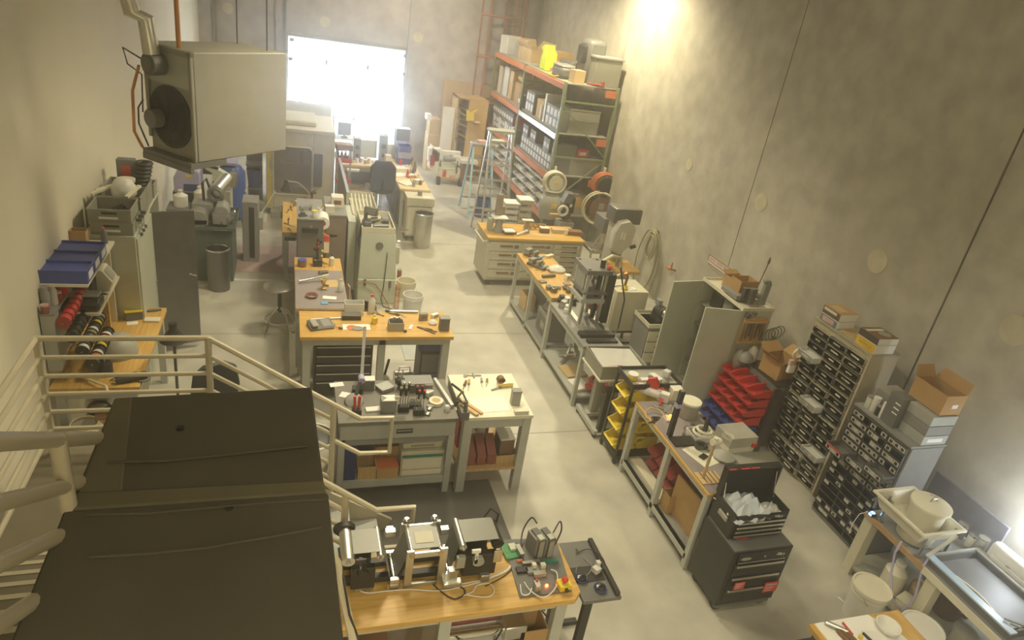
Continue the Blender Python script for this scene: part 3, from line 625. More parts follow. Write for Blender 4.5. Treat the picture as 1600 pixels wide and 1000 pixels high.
one('plastic_bag',MB().lathe([(.08,0),(.12,.05),(.12,.12),(.08,.19),(.02,.22)],14),M['clear_white'],'crumpled white plastic bag standing in a grey crate','bag',(-1.60,7.70,2.0),bev=0)
for i,(x,y,rz,L) in enumerate(((-1.76,7.66,.8,.3),(-1.74,7.75,.5,.26),(-1.5,7.62,1.2,.24))):
    one('wood_strip',MB().beam((-L/2,0,0),(L/2,0,.06),.04,.02),M['cream'],['pale wood strip leaning in the bag crate nearest the wall','thinner pale wood strip in the bag crate, second from the wall','pale wood strip sticking out by the white bag'][i],'wood strip',(x,y,2.07),rz)
m=MB()
for k in range(5): m.tube([(-.05+.02*k,-.06,.0),(-.03+.02*k,-.02,.05+.01*k),(.03+.01*k,.05,.02)],.008,6)
one('tool_bundle',m,M['black'],'dark hand tools heaped in the top front crate','tools',(-1.58,7.26,2.0))
for i in range(3):
    t=thing('bar_clamp',['chrome bar clamp hanging off the cabinet edge, nearest','chrome bar clamp hanging off the cabinet edge, middle','chrome bar clamp hanging off the cabinet edge, farthest'][i],'clamp',(-1.41,7.28+.12*i,1.8),0,'bar clamps on the cabinet edge'); ob('bar',MB().box(-.006,.006,-.01,.01,-.12,.12),M['chrome'],t); [ob('jaw',MB().box(a_,.03,-.012,.012,z_,z_+.03),M['steel_dark'],t) for a_,z_ in ((-.03,.10),(0,-.05))]
t=thing('tool_case','tall dark case with red label on the far cabinet top','case',(-1.70,8.42,1.8)); ob('body',MB().box(-.09,.09,-.06,.06,0,.42),M['dark_grey'],t,bev=.005); ob('red_label',MB().box(-.04,.05,-.063,-.06,.2,.36),M['red'],t)
m=MB()
for k in range(6): m.torus((.01*k,0,.03+.045*k),.075,.022,n=18,k=6)
one('hose_stack',m,M['black'],'stack of black ribbed hose coils on the far cabinet top','hose',(-1.55,8.30,1.96))
can('round white lid tin at the back of the cabinet top',(-1.66,8.14,2.04),.09,.03,M['white'],M['cream'])
# machines near the wall
x0,x1=-1.38,-.73
gm=thing('tool_grinder','grey tool grinding machine on a dark green pedestal cabinet','machine',((x0+x1)/2,10.5,0))
ob('pedestal',MB().box(x0+.02,x1-.02,10.12,10.9,0,.83),M['cab_green'],gm,world=True,bev=.01)
ob('chip_tray',MB().shell(x0-.03,x1+.03,10.05,11.0,.82,.87,.012),M['cab_green'],gm,world=True)
ob('wheel_head',MB().box(-1.02,-.80,10.15,10.45,.87,1.05).prism([(-1.0,1.03),(-.78,1.03),(-.80,1.12),(-.86,1.17),(-.96,1.16)],'y',10.15,10.45),M['mid_grey'],gm,world=True,bev=.02)
ob('belt_cover',MB().cyl((-1.2,10.12,.95),(-1.2,10.35,.95),.13,n=24).box(-1.33,-1.07,10.12,10.35,.87,.95),M['mid_grey'],gm,world=True,bev=.008)
ob('gear_box',MB().box(-1.3,-1.03,10.35,10.6,.87,1.12),M['mid_grey'],gm,world=True,bev=.015)
ob('spindle_motor',MB().cyl((-.98,10.45,1.28),(-.86,10.85,1.36),.10,n=18),M['alu'],gm,world=True,bev=.008)
ob('wheel_guard',MB().torus((-.98,10.42,1.24),.09,.03,(0.3,1,.1),n=22,k=6),M['dark_grey'],gm,world=True)
ob('column',MB().cyl((-1.0,10.7,.87),(-1.0,10.7,1.35),.05,n=12),M['steel_dark'],gm,world=True)
ob('overarm',MB().tube([(-1.15,10.5,1.12),(-1.16,10.5,1.38),(-1.12,10.6,1.42),(-1.06,10.5,1.3)],.02,7),M['black'],gm,world=True)
ob('hand_wheel',MB().torus((-.72,10.3,1.0),.07,.008,(1,0,0),n=20,k=5).cyl((-.76,10.3,1.0),(-.70,10.3,1.0),.02,n=8),M['chrome'],gm,world=True)
m=MB()
for i in range(7): m.cyl((-.9+.03*i,10.15+.05*(i%3),.87),(-.9+.03*i,10.15+.05*(i%3),.93+.02*(i%4)),.012,n=7)
ob('collet_set',m,M['steel'],gm,world=True)
ob('rail_handle',MB().tube([(-1.0,10.04,.84),(-1.0,10.0,.85),(-.8,10.0,.85),(-.8,10.04,.84)],.008,6),M['chrome'],gm,world=True)
t=thing('electrical_cabinet','grey control cabinet with dark slot beside the grinding machine','cabinet',(-.6,11.1,0)); ob('body',MB().box(-.66,-.42,10.9,11.3,0,1.0),M['mid_grey'],t,world=True,bev=.008); ob('dark_slot',MB().box(-.56,-.48,10.893,10.9,.08,.92),M['black'],t,world=True); ob('terminal_box',MB().box(-.42,-.36,10.92,11.1,.55,.75),M['plastic_grey'],t,world=True,bev=.006)
cylbin('dark steel trash can in front of the green machine cabinet',(-.93,9.86,0),.155,.64,M['steel_dark'],M['chrome'])
t=thing('plasma_cutter','blue grey power supply box on a black stand by the pale wall','machine',(-1.62,11.3,.75)); q0=PY(272,300,11.2);q1=PY(311,268,11.2)
ob('case',MB().prism([(q0.x,q0.z),(q1.x,q0.z),(q1.x,q1.z-.03),(q1.x-.03,q1.z),(q0.x+.08,q1.z),(q0.x,q1.z-.12)],'y',11.2,11.7),M['lilac'],t,world=True,bev=.01); ob('control_panel',MB().box(q0.x+.14,q1.x-.02,11.19,11.2,q0.z+.03,q0.z+.14),M['blue_dark'],t,world=True); ob('yellow_label',MB().box(q0.x+.18,q0.x+.26,11.192,11.2,q1.z-.1,q1.z-.06),M['yellow'],t,world=True); ob('stand',MB().box(q0.x-.02,q1.x,11.2,11.7,0,q0.z),M['black'],t,world=True); ob('hose_tail',MB().tube([(q1.x-.1,11.4,q1.z),(q1.x-.08,11.4,q1.z+.15),(q1.x-.18,11.4,q1.z+.2),(q1.x-.22,11.4,q1.z)],.015,6),M['copper'],t,world=True)
bottle('white plastic jug on the floor stand beside the grinding machine',(-1.52,10.95,.86),.10,.26,M['white'],M['cream'],name='jug',cat='jug',neck=.3)
block('tool_stand','low dark stand under the white jug by the grinding machine','stand',(-1.55,10.95,0),0,.3,.4,.86,M['dark_grey'],lid=M['dark_grey'])
bottle('second taller white jug behind the grinding machine',(-1.28,11.12,.86),.08,.28,M['cream'],M['white'],name='jug',cat='jug',neck=.3)
block('tool_stand','dark narrow stand behind the green machine pedestal','stand',(-1.25,11.15,0),0,.26,.25,.86,M['black'],lid=M['dark_grey'])
t=thing('metal_cutting_saw','pale green belt saw head standing behind the grinding machine','saw',(-1.05,11.6,0)); q=PY(335,265,11.5)
ob('stand',MB().box(-1.2,-.85,11.4,11.8,0,1.0),M['machine_grey'],t,world=True,bev=.01); ob('arm',MB().beam((-1.2,11.55,q.z+.05),(-.8,11.55,q.z-.18),.16,.10),M['sage'],t,world=True,bev=.01); ob('motor',MB().cyl((-.82,11.5,1.05),(-.80,11.5,1.28),.06,n=12),M['alu'],t,world=True); ob('pivot',MB().box(-1.12,-.95,11.45,11.7,1.0,q.z-.06),M['sage'],t,world=True)
t=thing('air_compressor','blue vertical tank air compressor beyond the hanging heater','compressor',(-.92,12.6,0)); q=PY(357,255,12.6)
ob('tank',MB().lathe([(.02,.12),(.16,.14),(.23,.22),(.23,q.z-.14),(.16,q.z-.03),(.02,q.z)],24),M['tank_blue'],t); ob('platform',MB().box(-.62,.1,-.22,.22,q.z+.02,q.z+.06),M['lilac'],t); ob('pump',MB().box(-.5,-.1,-.15,.15,q.z+.06,q.z+.26),M['tank_blue'],t,bev=.03); ob('belt_guard',MB().cyl((-.55,-.12,q.z-.02),(-.3,-.12,q.z-.02),.16,n=18),M['black'],t)
for a in (0,2.1,4.2): ob('leg',MB().cyl((.18*math.cos(a),.18*math.sin(a),0),(.15*math.cos(a),.15*math.sin(a),.18),.02,n=6),M['tank_blue'],t)
ob('air_hose',MB().tube([(.24,-.05,q.z-.1),(.27,-.08,q.z-.35),(.22,-.1,q.z-.45),(.27,-.1,q.z-.5),(.25,-.08,.8)],.010,6),M['white'],t)
t=thing('tool_shelf','dark steel shelf hung with hand tools beside the enclosed milling machine','shelf',(-.35,13.6,0)); 
b=MB().box(-.72,-.44,13.6,13.62,0,1.5)
for z in (.5,.95,1.5): b.box(-.72,-.44,13.3,13.62,z-.02,z)
ob('frame',b,M['dark_grey'],t,world=True)
m=MB()
for i in range(5): m.beam((-.68+.05*i,13.28,1.45),(-.68+.05*i,13.28,1.2-.04*(i%2)),.02,.012)
ob('hanging_tool',m,M['steel'],t,world=True)
pail('blue plastic drum on the dark shelf beside the enclosed milling machine',(-.59,13.42,.5),.13,.34,M['blue_dark'],handle=False,name='drum',cat='drum')
one('mop_bucket',MB().lathe([(.13,0),(.16,.12),(.14,.24),(.06,.28)],16),M['mid_grey'],'grey domed bucket on the floor before the tool shelf','bucket',put(402,335,0))
pail('small white pail on the floor under the enclosed milling machine',put(411,346,0),.075,.17,M['white'],handle=False)
one('push_broom',MB().cyl((0,0,.015),(.35,.45,.5),.008,n=6).box(-.12,.12,-.02,.02,0,.05),M['cream'],'thin handled broom leaning behind the small white pail','broom',put(398,350,0))
# CNC enclosure
xc0,xc1,yc=-.37,.86,13.3
cn=thing('milling_machine','cream enclosed milling machine with large rounded dark window','machine',(.25,13.9,0))
zt_=1.62
fr=MB()
wx0,wx1,wz0_,wz1_=PY(427,300,yc).x,PY(487,300,yc).x,PY(440,303,yc).z,PY(440,228,yc).z
fr.box(xc0,wx0,yc,yc+.04,.14,zt_).box(wx1,xc1,yc,yc+.04,.14,zt_).box(wx0,wx1,yc,yc+.04,.14,wz0_).box(wx0,wx1,yc,yc+.04,wz1_,zt_)
fr.box(xc0,xc0+.04,yc+.04,yc+1.5,.14,zt_).box(xc1-.04,xc1,yc+.04,yc+1.5,.14,zt_).box(xc0,xc1,yc+1.46,yc+1.5,.14,zt_+.3).box(xc0,xc1,yc-.02,yc+1.46,zt_,zt_+.06)
ob('enclosure',fr,M['beige'],cn,world=True,bev=.012)
ob('window_pane',MB().box(wx0-.01,wx1+.01,yc+.015,yc+.022,wz0_-.01,wz1_+.01),mat('tinted_window',(.35,.30,.27),.08,var=0,alpha=.45),cn,world=True)
ob('window_corner',MB().prism([(wx0,wz0_),(wx0+.09,wz0_),(wx0+.03,wz0_+.03),(wx0,wz0_+.09)],'y',yc,yc+.04).prism([(wx1,wz0_),(wx1,wz0_+.09),(wx1-.03,wz0_+.03),(wx1-.09,wz0_)],'y',yc,yc+.04).prism([(wx0,wz1_),(wx0,wz1_-.09),(wx0+.03,wz1_-.03),(wx0+.09,wz1_)],'y',yc,yc+.04).prism([(wx1,wz1_),(wx1-.09,wz1_),(wx1-.03,wz1_-.03),(wx1,wz1_-.09)],'y',yc,yc+.04),M['beige'],cn,world=True)
ob('window_seal',MB().tube([(wx0+.06,yc-.003,wz0_),(wx1-.06,yc-.003,wz0_),(wx1,yc-.003,wz0_+.06),(wx1,yc-.003,wz1_-.06),(wx1-.06,yc-.003,wz1_),(wx0+.06,yc-.003,wz1_),(wx0,yc-.003,wz1_-.06),(wx0,yc-.003,wz0_+.06)],.014,6,closed=True),M['beige'],cn,world=True)
ob('spindle_table',MB().box(wx0+.1,wx1-.02,yc+.5,yc+.9,.6,.9).box(wx0+.2,wx0+.42,yc+.55,yc+.8,.9,1.3).cyl((wx0+.55,yc+.6,.92),(wx0+.55,yc+.6,1.15),.07,n=10),M['steel'],cn,world=True)
q=PY(421,320,yc);q2=PY(422,236,yc)
ob('caution_tape',MB().box(q.x-.025,q.x+.025,yc-.004,yc,q.z,q2.z),M['yellow'],cn,world=True)
ob('control_console',MB().box(PY(490,290,yc).x,PY(503,290,yc).x,yc-.05,yc,PY(495,290,yc).z,PY(495,240,yc).z),M['dark_grey'],cn,world=True,bev=.006)
ob('door_handle',MB().tube([(wx0-.05,yc,.9),(wx0-.05,yc-.04,.92),(wx0-.05,yc-.04,1.08),(wx0-.05,yc,1.1)],.01,6),M['steel'],cn,world=True)
ob('base',MB().box(xc0+.05,xc1-.05,yc+.08,yc+1.4,0,.16).prism([(yc-.08,.10),(yc+.1,.02),(yc+.1,.2),(yc-.05,.2)],'x',xc0+.25,xc1-.1),M['dark_grey'],cn,world=True)
ob('roof_ridge',MB().box(xc0+.2,xc0+.9,yc+.25,yc+1.2,zt_+.06,zt_+.16),M['beige'],cn,world=True,bev=.03)
# ================================================================ CENTRE: purple mat bench, tool bench, milling machine
oc=thing('office_chair','black swivel office chair behind the landing guard rail','chair',(-.52,5.75,0),.5)
ob('seat',MB().lathe([(.18,.44),(.24,.46),(.24,.51),(.2,.53),(.02,.52)],24),M['seat_dark'],oc)
ob('backrest',MB().prism([(-.2,.58),(.2,.58),(.23,.75),(.2,.95),(.1,1.02),(-.1,1.02),(-.2,.95),(-.23,.75)],'y',.20,.25),M['seat_dark'],oc,bev=.015)
ob('back_bar',MB().tube([(0,.1,.44),(0,.25,.46),(0,.27,.7)],.018,7),M['black'],oc)
ob('post',MB().cyl((0,0,.1),(0,0,.45),.028,n=10),M['black'],oc)
for i in range(5):
    a=i*2*PI/5; l=ob('leg',MB().beam((0,0,.10),(.27*math.cos(a),.27*math.sin(a),.07),.04,.03),M['black'],oc); ob('caster',MB().cyl((.27*math.cos(a)-.02,.27*math.sin(a),.028),(.27*math.cos(a)+.02,.27*math.sin(a),.028),.028,n=10),M['rubber'],l)
carton('open brown carton on the floor behind the black office chair',(-.12,5.55,0),.2,.3,.25,.2,flaps=(1,0,1,0))
stool('round chrome seated stool beside the dark mat bench',put(437,520,0),M['steel'],.70,.20)
pm=bench('workbench','workbench with dark mat and light wood end holding small fixtures','workbench',.10,.70,7.36,8.95,.9,M['bench_y'],lw=.05)
ob('bench_mat',MB().box(.105,.695,7.365,8.50,.9,.906),M['mat_purple'],pm,world=True)
ob('side_panel',MB().box(.11,.13,7.4,8.9,.1,.85),M['steel_grey'],pm,world=True)
zm=.906
one('torch',MB().cyl((-.16,0,.03),(.12,0,.07),.016,n=10).cyl((.12,0,.07),(.2,0,.08),.026,n=10),M['chrome'],'chrome rod torch lying across the dark mat bench','torch',put(488,441,zm),.25)
sheet('yellow paper sheet with a brass valve on the dark mat bench',put(518,443,zm),.1,.16,.22,M['kraft'])
t=thing('valve','brass valve fitting standing on the yellow paper','valve',put(505,452,zm+.002)); ob('body',MB().lathe([(.03,0),(.03,.02),(.018,.03),(.018,.08),(.03,.09),(.03,.11),(.01,.12)],14),M['brass'],t); ob('hand_wheel',MB().torus((0,0,.13),.035,.007,n=18,k=5).cyl((-.035,0,.13),(.035,0,.13),.005,n=5),M['brass'],t); ob('side_port',MB().cyl((0,0,.06),(.06,-.03,.06),.016,n=10),M['brass'],t)
bottle('clear plastic squeeze bottle with yellow cap on the dark mat bench',put(532,456,zm),.035,.17,M['clear_white'],M['yellow'])
sheet('white paper stack on the dark mat bench beside the brass valve',put(515,466,zm),-.15,.16,.08,h=.01)
sheet('blue plastic packet on the near edge of the dark mat bench',put(507,474,zm),.1,.08,.07,M['blue_light'],'packet','packet',h=.012)
one('file_tool',MB().cyl((-.1,0,.01),(.1,0,.01),.008,n=8),M['steel'],'slim steel file at the near edge of the dark mat bench','file',put(525,473,zm),.05)
m=MB()
for k,(a,b) in enumerate(((.0,.1),(.03,.12),(-.03,.08))): m.torus((0,0,.006+.01*k),.05+.01*k,.006,n=18,k=5)
one('cord_coil',m,M['burgundy'],'small reddish cord coil on the dark mat bench','coil',put(487,464,zm))
block('steel_block','steel angle block at the far edge of the dark mat','block',put(505,428,zm),.3,.12,.05,.04,M['steel_dark'])
# on the wood end
can('amber jar with bright blue lid on the wooden bench end',put(472,416,.9),.055,.09,M['brown'],M['blue'],name='jar',cat='jar')
t=thing('lab_fixture','black articulated fixture with coloured knobs on the wooden bench end','fixture',put(496,415,.9))
ob('base',MB().box(-.06,.06,-.05,.05,0,.10),M['black'],t,bev=.008); ob('upright',MB().cyl((0,0,.1),(0,0,.38),.02,n=10).cyl((.0,0,.3),(.05,0,.34),.016,n=8).cyl((0,0,.2),(-.05,0,.24),.016,n=8),M['black'],t)
for i,(x,y,z,c_) in enumerate(((.0,-.03,.33,'burgundy'),(.0,-.03,.28,'red'),(.055,-.03,.22,'yellow'),(.05,-.03,.15,'yellow'),(.07,-.02,.06,'brass'),(-.03,-.05,.10,'chrome'))): ob('knob',MB().lathe([(.004,-.015),(.014,-.01),(.016,0),(.012,.012),(.003,.015)],12,c=(x,y,z)),M[c_],t)
ob('side_arm',MB().cyl((.03,-.03,.05),(.12,-.05,.05),.014,n=8),M['brass'],t)
bottle('cream soap dispenser with black pump on the wooden bench end',put(518,415,.9),.035,.16,M['cream'],M['black'],neck=.35)
# cabinet behind it
tc=thing('tool_cabinet','dark grey steel cabinet standing behind the wooden bench end','cabinet',(.31,9.4,0))
ob('body',MB().box(.14,.47,8.98,9.85,0,1.42),M['dark_grey'],tc,world=True,bev=.006)
ob('top_mat',MB().box(.13,.48,8.97,9.86,1.42,1.435),M['mid_grey'],tc,world=True)
ob('front_tray',MB().box(.2,.4,8.95,8.98,1.25,1.31),M['black'],tc,world=True)
ob('badge',MB().box(.29,.33,8.972,8.98,1.30,1.34),M['brass'],tc,world=True)
one('chrome_fixture',MB().cyl((-.08,0,.03),(.08,.02,.03),.03,n=12).cyl((.06,-.06,.02),(.10,.06,.05),.012,n=8).box(-.05,.02,-.05,.05,0,.02),M['chrome'],'chrome cylinder fixture on the dark cabinet top','fixture',put(478,328,1.435),.3)
one('steel_offcut',MB().box(-.05,.05,-.03,.03,0,.03).box(-.02,.02,-.03,.03,.03,.06),M['steel_dark'],'dark stepped steel offcut on the dark cabinet top','block',put(473,338,1.435),.4)
t=can('amber jar full of yellow parts on the dark cabinet top',put(492,340,1.435),.04,.09,M['clear_white'],M['yellow'],name='jar',cat='jar')
t=thing('tool_cup','cup of brass tipped sticks at the cabinet top edge','cup',put(499,335,1.435)); ob('cup',MB().lathe([(.025,0),(.03,.09),(.025,.09),(.02,.01)],12),M['white'],t); ob('sticks',MB().beam((0,0,.02),(.06,.03,.16),.008,.008).beam((0,0,.02),(.05,-.01,.17),.008,.008),M['brass'],t)
q=PY(507,347,9.05)
t=thing('paper_towel_roll','white paper towel roll with red core on the dark cabinet side','roll',(q.x-.02,9.12,q.z)); ob('roll',MB().cyl((0,-.13,0),(0,.13,0),.085,n=24),M['white'],t); ob('core',MB().cyl((0,-.135,0),(0,-.125,0),.035,n=14),M['red_dark'],t); ob('holder',MB().beam((-.1,0,.0),(0,-.14,.0),.02,.02).cyl((0,-.14,0),(0,.14,0),.012,n=8),M['steel_dark'],t)
t=thing('tag_holder','red hanging clip with white tag on the dark cabinet side','tag',(.50,9.0,1.12)); ob('clip',MB().box(-.02,.05,-.02,.02,.0,.09),M['red'],t,bev=.006); ob('tag',MB().box(-.02,.05,-.015,-.01,-.16,0),M['cream'],t)
# bench behind, with lamp etc
bb=bench('workbench','wooden bench crowded with hand tools behind the dark steel cabinet','workbench',-.06,.72,9.9,11.35,.9,M['bench_y'],lw=.06)
ob('side_frame',MB().box(-.06,-.02,9.92,11.3,.3,.82),M['steel_grey'],bb,world=True)
q=put(487,318,.9)
fe=thing('fire_extinguisher','red fire extinguisher standing on the tool crowded bench','fire extinguisher',(.36,10.3,.9)); ob('cylinder',MB().lathe([(.05,0),(.055,.02),(.055,.34),(.03,.40),(.015,.42)],16),M['red_dark'],fe); ob('valve',MB().cyl((0,0,.42),(0,0,.47),.014,n=8).beam((-.03,0,.47),(.06,0,.50),.015,.02).beam((-.02,0,.49),(.05,0,.54),.012,.012),M['black'],fe); ob('band',MB().cyl((0,0,.24),(0,0,.30),.057,n=16),M['pink'],fe)
la=thing('desk_lamp','dark gooseneck lamp arched over the tool crowded bench','lamp',(.40,10.75,.9))
h=PY(447,290,10.6); pk=PY(468,287,10.7)
o0=Vector((.40,10.75,.9))
ob('arm',MB().tube(sm([Vector((0,0,0)),Vector((-.02,-.01,.3)),Vector(PY(486,305,10.72))-o0,pk-o0,Vector(PY(455,284,10.65))-o0,Vector((h.x,10.6,h.z+.07))-o0]),.009,7),M['steel'],la)
ob('lamp_shade',MB().lathe([(.025,.12),(.03,.06),(.08,-.03),(.085,-.05),(.075,-.05),(.02,.05)],20,c=tuple(Vector((h.x,10.6,h.z-.03))-o0)),M['black'],la)
ob('base',MB().lathe([(.06,0),(.06,.015),(.015,.03)],16),M['black'],la)
names=[('spanner','steel spanner'),('chisel','dark chisel'),('gauge','round dial gauge'),('clamp','small steel clamp'),('drill_chuck','short drill chuck'),('square','steel try square'),('hammer','short hammer'),('file_tool','slim dark file')]
for i,(px,py) in enumerate(((450,330),(455,326),(462,321),(470,317),(478,314),(468,311),(458,317),(451,345),(454,361),(452,352))):
    n,d_=names[i%8]; lp=put(px,py,.9); a=RND.uniform(0,3)
    where=['nearest the dark cabinet corner','beside the dark cabinet','in the middle of the heap','toward the far end','at the far end','by the lamp base','along the aisle edge','on the bench strip beside the cabinet','on the bench near end','on the narrow strip'][i]
    if n=='gauge': m_=MB().lathe([(.035,0),(.04,.01),(.04,.03),(.03,.035)],14).box(-.008,.008,.035,.1,0,.02)
    elif n=='square': m_=MB().box(-.01,.01,-.08,.08,0,.012).box(.01,.1,.06,.08,0,.012)
    elif n=='hammer': m_=MB().cyl((0,0,.02),(.2,0,.02),.012,n=8).box(-.03,.02,-.04,.04,0,.04)
    elif n=='clamp': m_=MB().box(-.06,.06,-.012,.012,0,.02).box(-.06,-.04,-.012,.012,.02,.08).box(.03,.05,-.012,.012,.02,.08).cyl((.05,0,.06),(.11,0,.06),.006,n=6)
    elif n=='drill_chuck': m_=MB().cyl((-.04,0,.03),(.04,0,.03),.03,n=12).cyl((.04,0,.03),(.08,0,.03),.014,n=8)
    else: m_=MB().box(-.11,.02,-.008,.008,0,.012).cyl((.02,0,.012),(.1,0,.012),.013,n=8)
    one(n,m_,M[['steel','steel_dark','brass'][i%3]],f'{d_} on the tool crowded bench, {where}',n.split('_')[0],lp,a)
block('parts_box','flat black parts box at the near end of the tool crowded bench','box',put(453,374,.9+.0),0,.15,.12,.05,M['black'],lid=M['dark_grey'])
tray('parts_tray','white parts tray hanging on the far side of the tool bench','tray',(-.16,11.0,.78),0,.14,.26,.1,M['alu'])
one('tray_bracket',MB().box(-.24,-.065,10.98,11.02,.74,.78),M['steel_dark'],'dark bracket carrying the white parts tray','bracket')
# brown carton panel, cream boxes
bx=thing('cabinet','tall brown cabinet between the tool bench and the pegboard partition','cabinet',(.78,10.2,0)); ob('body',MB().box(.56,.84,9.9,10.8,0,1.18),mat('brown_panel',(.24,.19,.14),.6),bx,world=True,bev=.005); ob('top_board',MB().box(.55,.85,9.89,10.81,1.18,1.2),M['mid_grey'],bx,world=True)
block('tissue_box','cream tissue box on the tall brown cabinet, nearer the extinguisher','box',(.60,10.0,1.2),.1,.13,.1,.10,M['cream'],lid=M['white'])
block('tissue_box','larger cream paper box on the tall brown cabinet','box',(.73,10.35,1.2),0,.18,.2,.16,M['cream'],lab=M['brown'])
one('foam_board',MB().prism([(0,0),(.05,0),(.16,.38),(.06,.52),(-.02,.50)],'x',-.008,.008,M=Matrix.Rotation(.3,4,'Z')),M['pink'],'pale pinkish panel leaning by the beige machine','panel',(.84,8.9,.0))
one('cable_bundle',MB().tube([(0,0,.25),(.02,-.05,.12),(0,-.1,.01),(.08,-.2,.01),(.12,-.35,.01)],.02,6),M['black'],'thick black cable bundle on the floor beside the beige machine','cable',(.92,9.35,0))
# pegboard partition
pp=thing('pegboard_panel','dark pegboard partition hung with tools along the machine row','partition',(.93,11.8,0))
ob('panel',MB().box(.915,.94,10.85,13.0,.2,1.26),mat('pegboard',(.30,.27,.23),.7),pp,world=True); ob('panel_frame',MB().box(.905,.95,10.82,10.86,0,1.28).box(.905,.95,12.98,13.02,0,1.28).box(.905,.95,10.86,12.98,1.255,1.28),M['alu'],pp,world=True)
for i in range(9):
    y=11.0+.22*i; z=1.12-.1*(i%3)
    ob('hook',MB().tube([(.94,y,z),(.985,y,z),(.99,y,z+.03)],.005,5),M['chrome'],pp,world=True)
    one('wrench',MB().box(-.008,.008,-.012,.012,-.22,-.0).lathe([(.025,-.01),(.025,.01)],10,M=Matrix.Rotation(PI/2,4,'Y')).cyl((-.008,0,-.24),(.008,0,-.24),.022,n=10),M['chrome'],f'chrome wrench on the pegboard partition, {ORD[i]} hook from the near end','wrench',(.975,y,z-.005),0,'wrenches on the pegboard')
# beige grinding/milling machine box with control pendant
mc=thing('machine_cabinet','beige machine cabinet with round vent and control pendant','machine',(1.28,9.8,0))
ob('cabinet_body',MB().box(1.0,1.56,9.4,10.2,.0,.40).prism([(1.0,.40),(1.56,.40),(1.51,1.12),(1.02,1.12)],'y',9.42,10.2),M['sage'],mc,world=True,bev=.012)
q=PY(593,384,9.42); ob('round_vent',MB().cyl((q.x,9.425,q.z),(q.x,9.405,q.z),.055,n=24),M['dark_grey'],mc,world=True)
ob('top_tray',MB().shell(1.02,1.50,9.42,10.2,1.12,1.20,.015),M['beige'],mc,world=True)
m=MB(); m.box(1.07,1.16,9.5,9.7,1.13,1.24).cyl((1.2,9.6,1.16),(1.42,9.62,1.16),.035,n=10).cyl((1.2,9.8,1.15),(1.4,9.85,1.2),.02,n=8).box(1.35,1.44,9.7,9.95,1.13,1.22).cyl((1.12,9.9,1.14),(1.12,9.9,1.28),.03,n=10)
ob('spindle_parts',m,M['steel_dark'],mc,world=True)
m=MB(); m.cyl((1.22,9.5,1.14),(1.38,9.5,1.14),.025,n=10).cyl((1.3,9.72,1.22),(1.46,9.72,1.22),.015,n=8).box(1.2,1.3,9.9,10.05,1.13,1.2)
ob('chrome_parts',m,M['chrome'],mc,world=True)
pc=PY(580,330,9.75)
ob('pendant',MB().add([],[]).cb(pc.x,9.75,pc.z,.20,.06,.12,0,-.45),M['dark_grey'],mc,world=True,bev=.01)
ob('pendant_screen',MB().cb(pc.x-.014,9.718,pc.z,.15,.006,.08,0,-.45),M['mid_grey'],mc,world=True)
ob('pendant_arm',MB().tube([(1.03,9.55,.75),(.99,9.5,1.0),(1.03,9.52,1.2),(pc.x-.05,9.76,pc.z-.02)],.02,7),M['black'],mc,world=True)
q=PY(605,395,9.4)
ob('power_cord',MB().tube([(q.x,9.405,q.z),(q.x+.0,9.38,q.z-.02),(q.x-.01,9.39,.5),(q.x-.02,9.38,.30),(q.x-.05,9.37,.1),(q.x-.02,9.3,.01),(q.x+.1,9.2,.01)],.007,6),M['black'],mc,world=True)
q=PY(570,440,9.4); q2=PY(609,443,9.4)
ob('hose_connector',MB().cyl((q.x,9.39,q.z+.04),(q.x,9.39,q.z-.06),.02,n=8),M['steel_dark'],mc,world=True); ob('hose_connector',MB().cyl((q2.x,9.39,q2.z+.04),(q2.x,9.39,q2.z-.06),.02,n=8),M['steel_dark'],mc,world=True)
ob('coolant_hose',MB().tube([(q.x-.12,9.37,q.z-.02),(q.x,9.37,q.z+.01),(q.x+.15,9.35,q.z-.02),(q.x+.25,9.32,q.z-.15),(q2.x-.02,9.3,.05),(q2.x+.0,9.25,.02)],.009,6),M['copper'],mc,world=True)
ob('side_handle',MB().cyl((1.55,9.5,1.14),(1.70,9.5,1.16),.016,n=8).cyl((1.60,9.5,1.10),(1.62,9.5,1.19),.012,n=8).cyl((1.56,9.55,.95),(1.60,9.55,.95),.03,n=10).cyl((1.55,9.6,.6),(1.60,9.6,.6),.03,n=10),M['chrome'],mc,world=True)
ob('side_box',MB().box(1.54,1.60,9.5,9.65,.62,.88),M['machine_grey'],mc,world=True,bev=.006)
lc=thing('machine_cabinet','long beige machine base with open slatted trough beside the partition','machine',(.98,10.6,0))
ob('base_body',MB().box(.88,1.0,10.0,10.8,0,1.08).box(.96,1.4,10.25,11.6,0,.98),M['sage'],lc,world=True,bev=.008)
ob('trough',MB().shell(.97,1.38,10.3,11.5,.98,1.10,.015),M['beige'],lc,world=True)
m=MB()
for i in range(6): m.beam((1.0+.06*i,10.35,1.0),(1.03+.06*i,11.4,1.09),.016,.016)
ob('slat_rod',m,M['cream'],lc,world=True)
# pails by the machine
pail('white pail with grey lid seen below the beige machine corner',put(643,488,0),.15,.30,M['white'],handle=True)
pail('yellowish white pail behind the white pail at the beige machine',put(633,462,0),.145,.26,M['cream'],liner=M['beige'])
can('tall brown can with chrome top on the floor by the pails',put(622,452,0),.035,.34,M['burgundy'],M['chrome'])
m=MB()
for k in range(14): m.torus((.0,0,.02+.028*k),.035,.006,n=14,k=5)
one('air_hose',m,M['copper'],'coiled orange air hose standing beside the white pails','hose',put(619,482,0))
pail('large white bin with black liner between the mat bench and the beige machine',(.90,8.0,0),.20,.62,M['white'],liner=M['black'],handle=False,name='waste_bin',cat='bin')
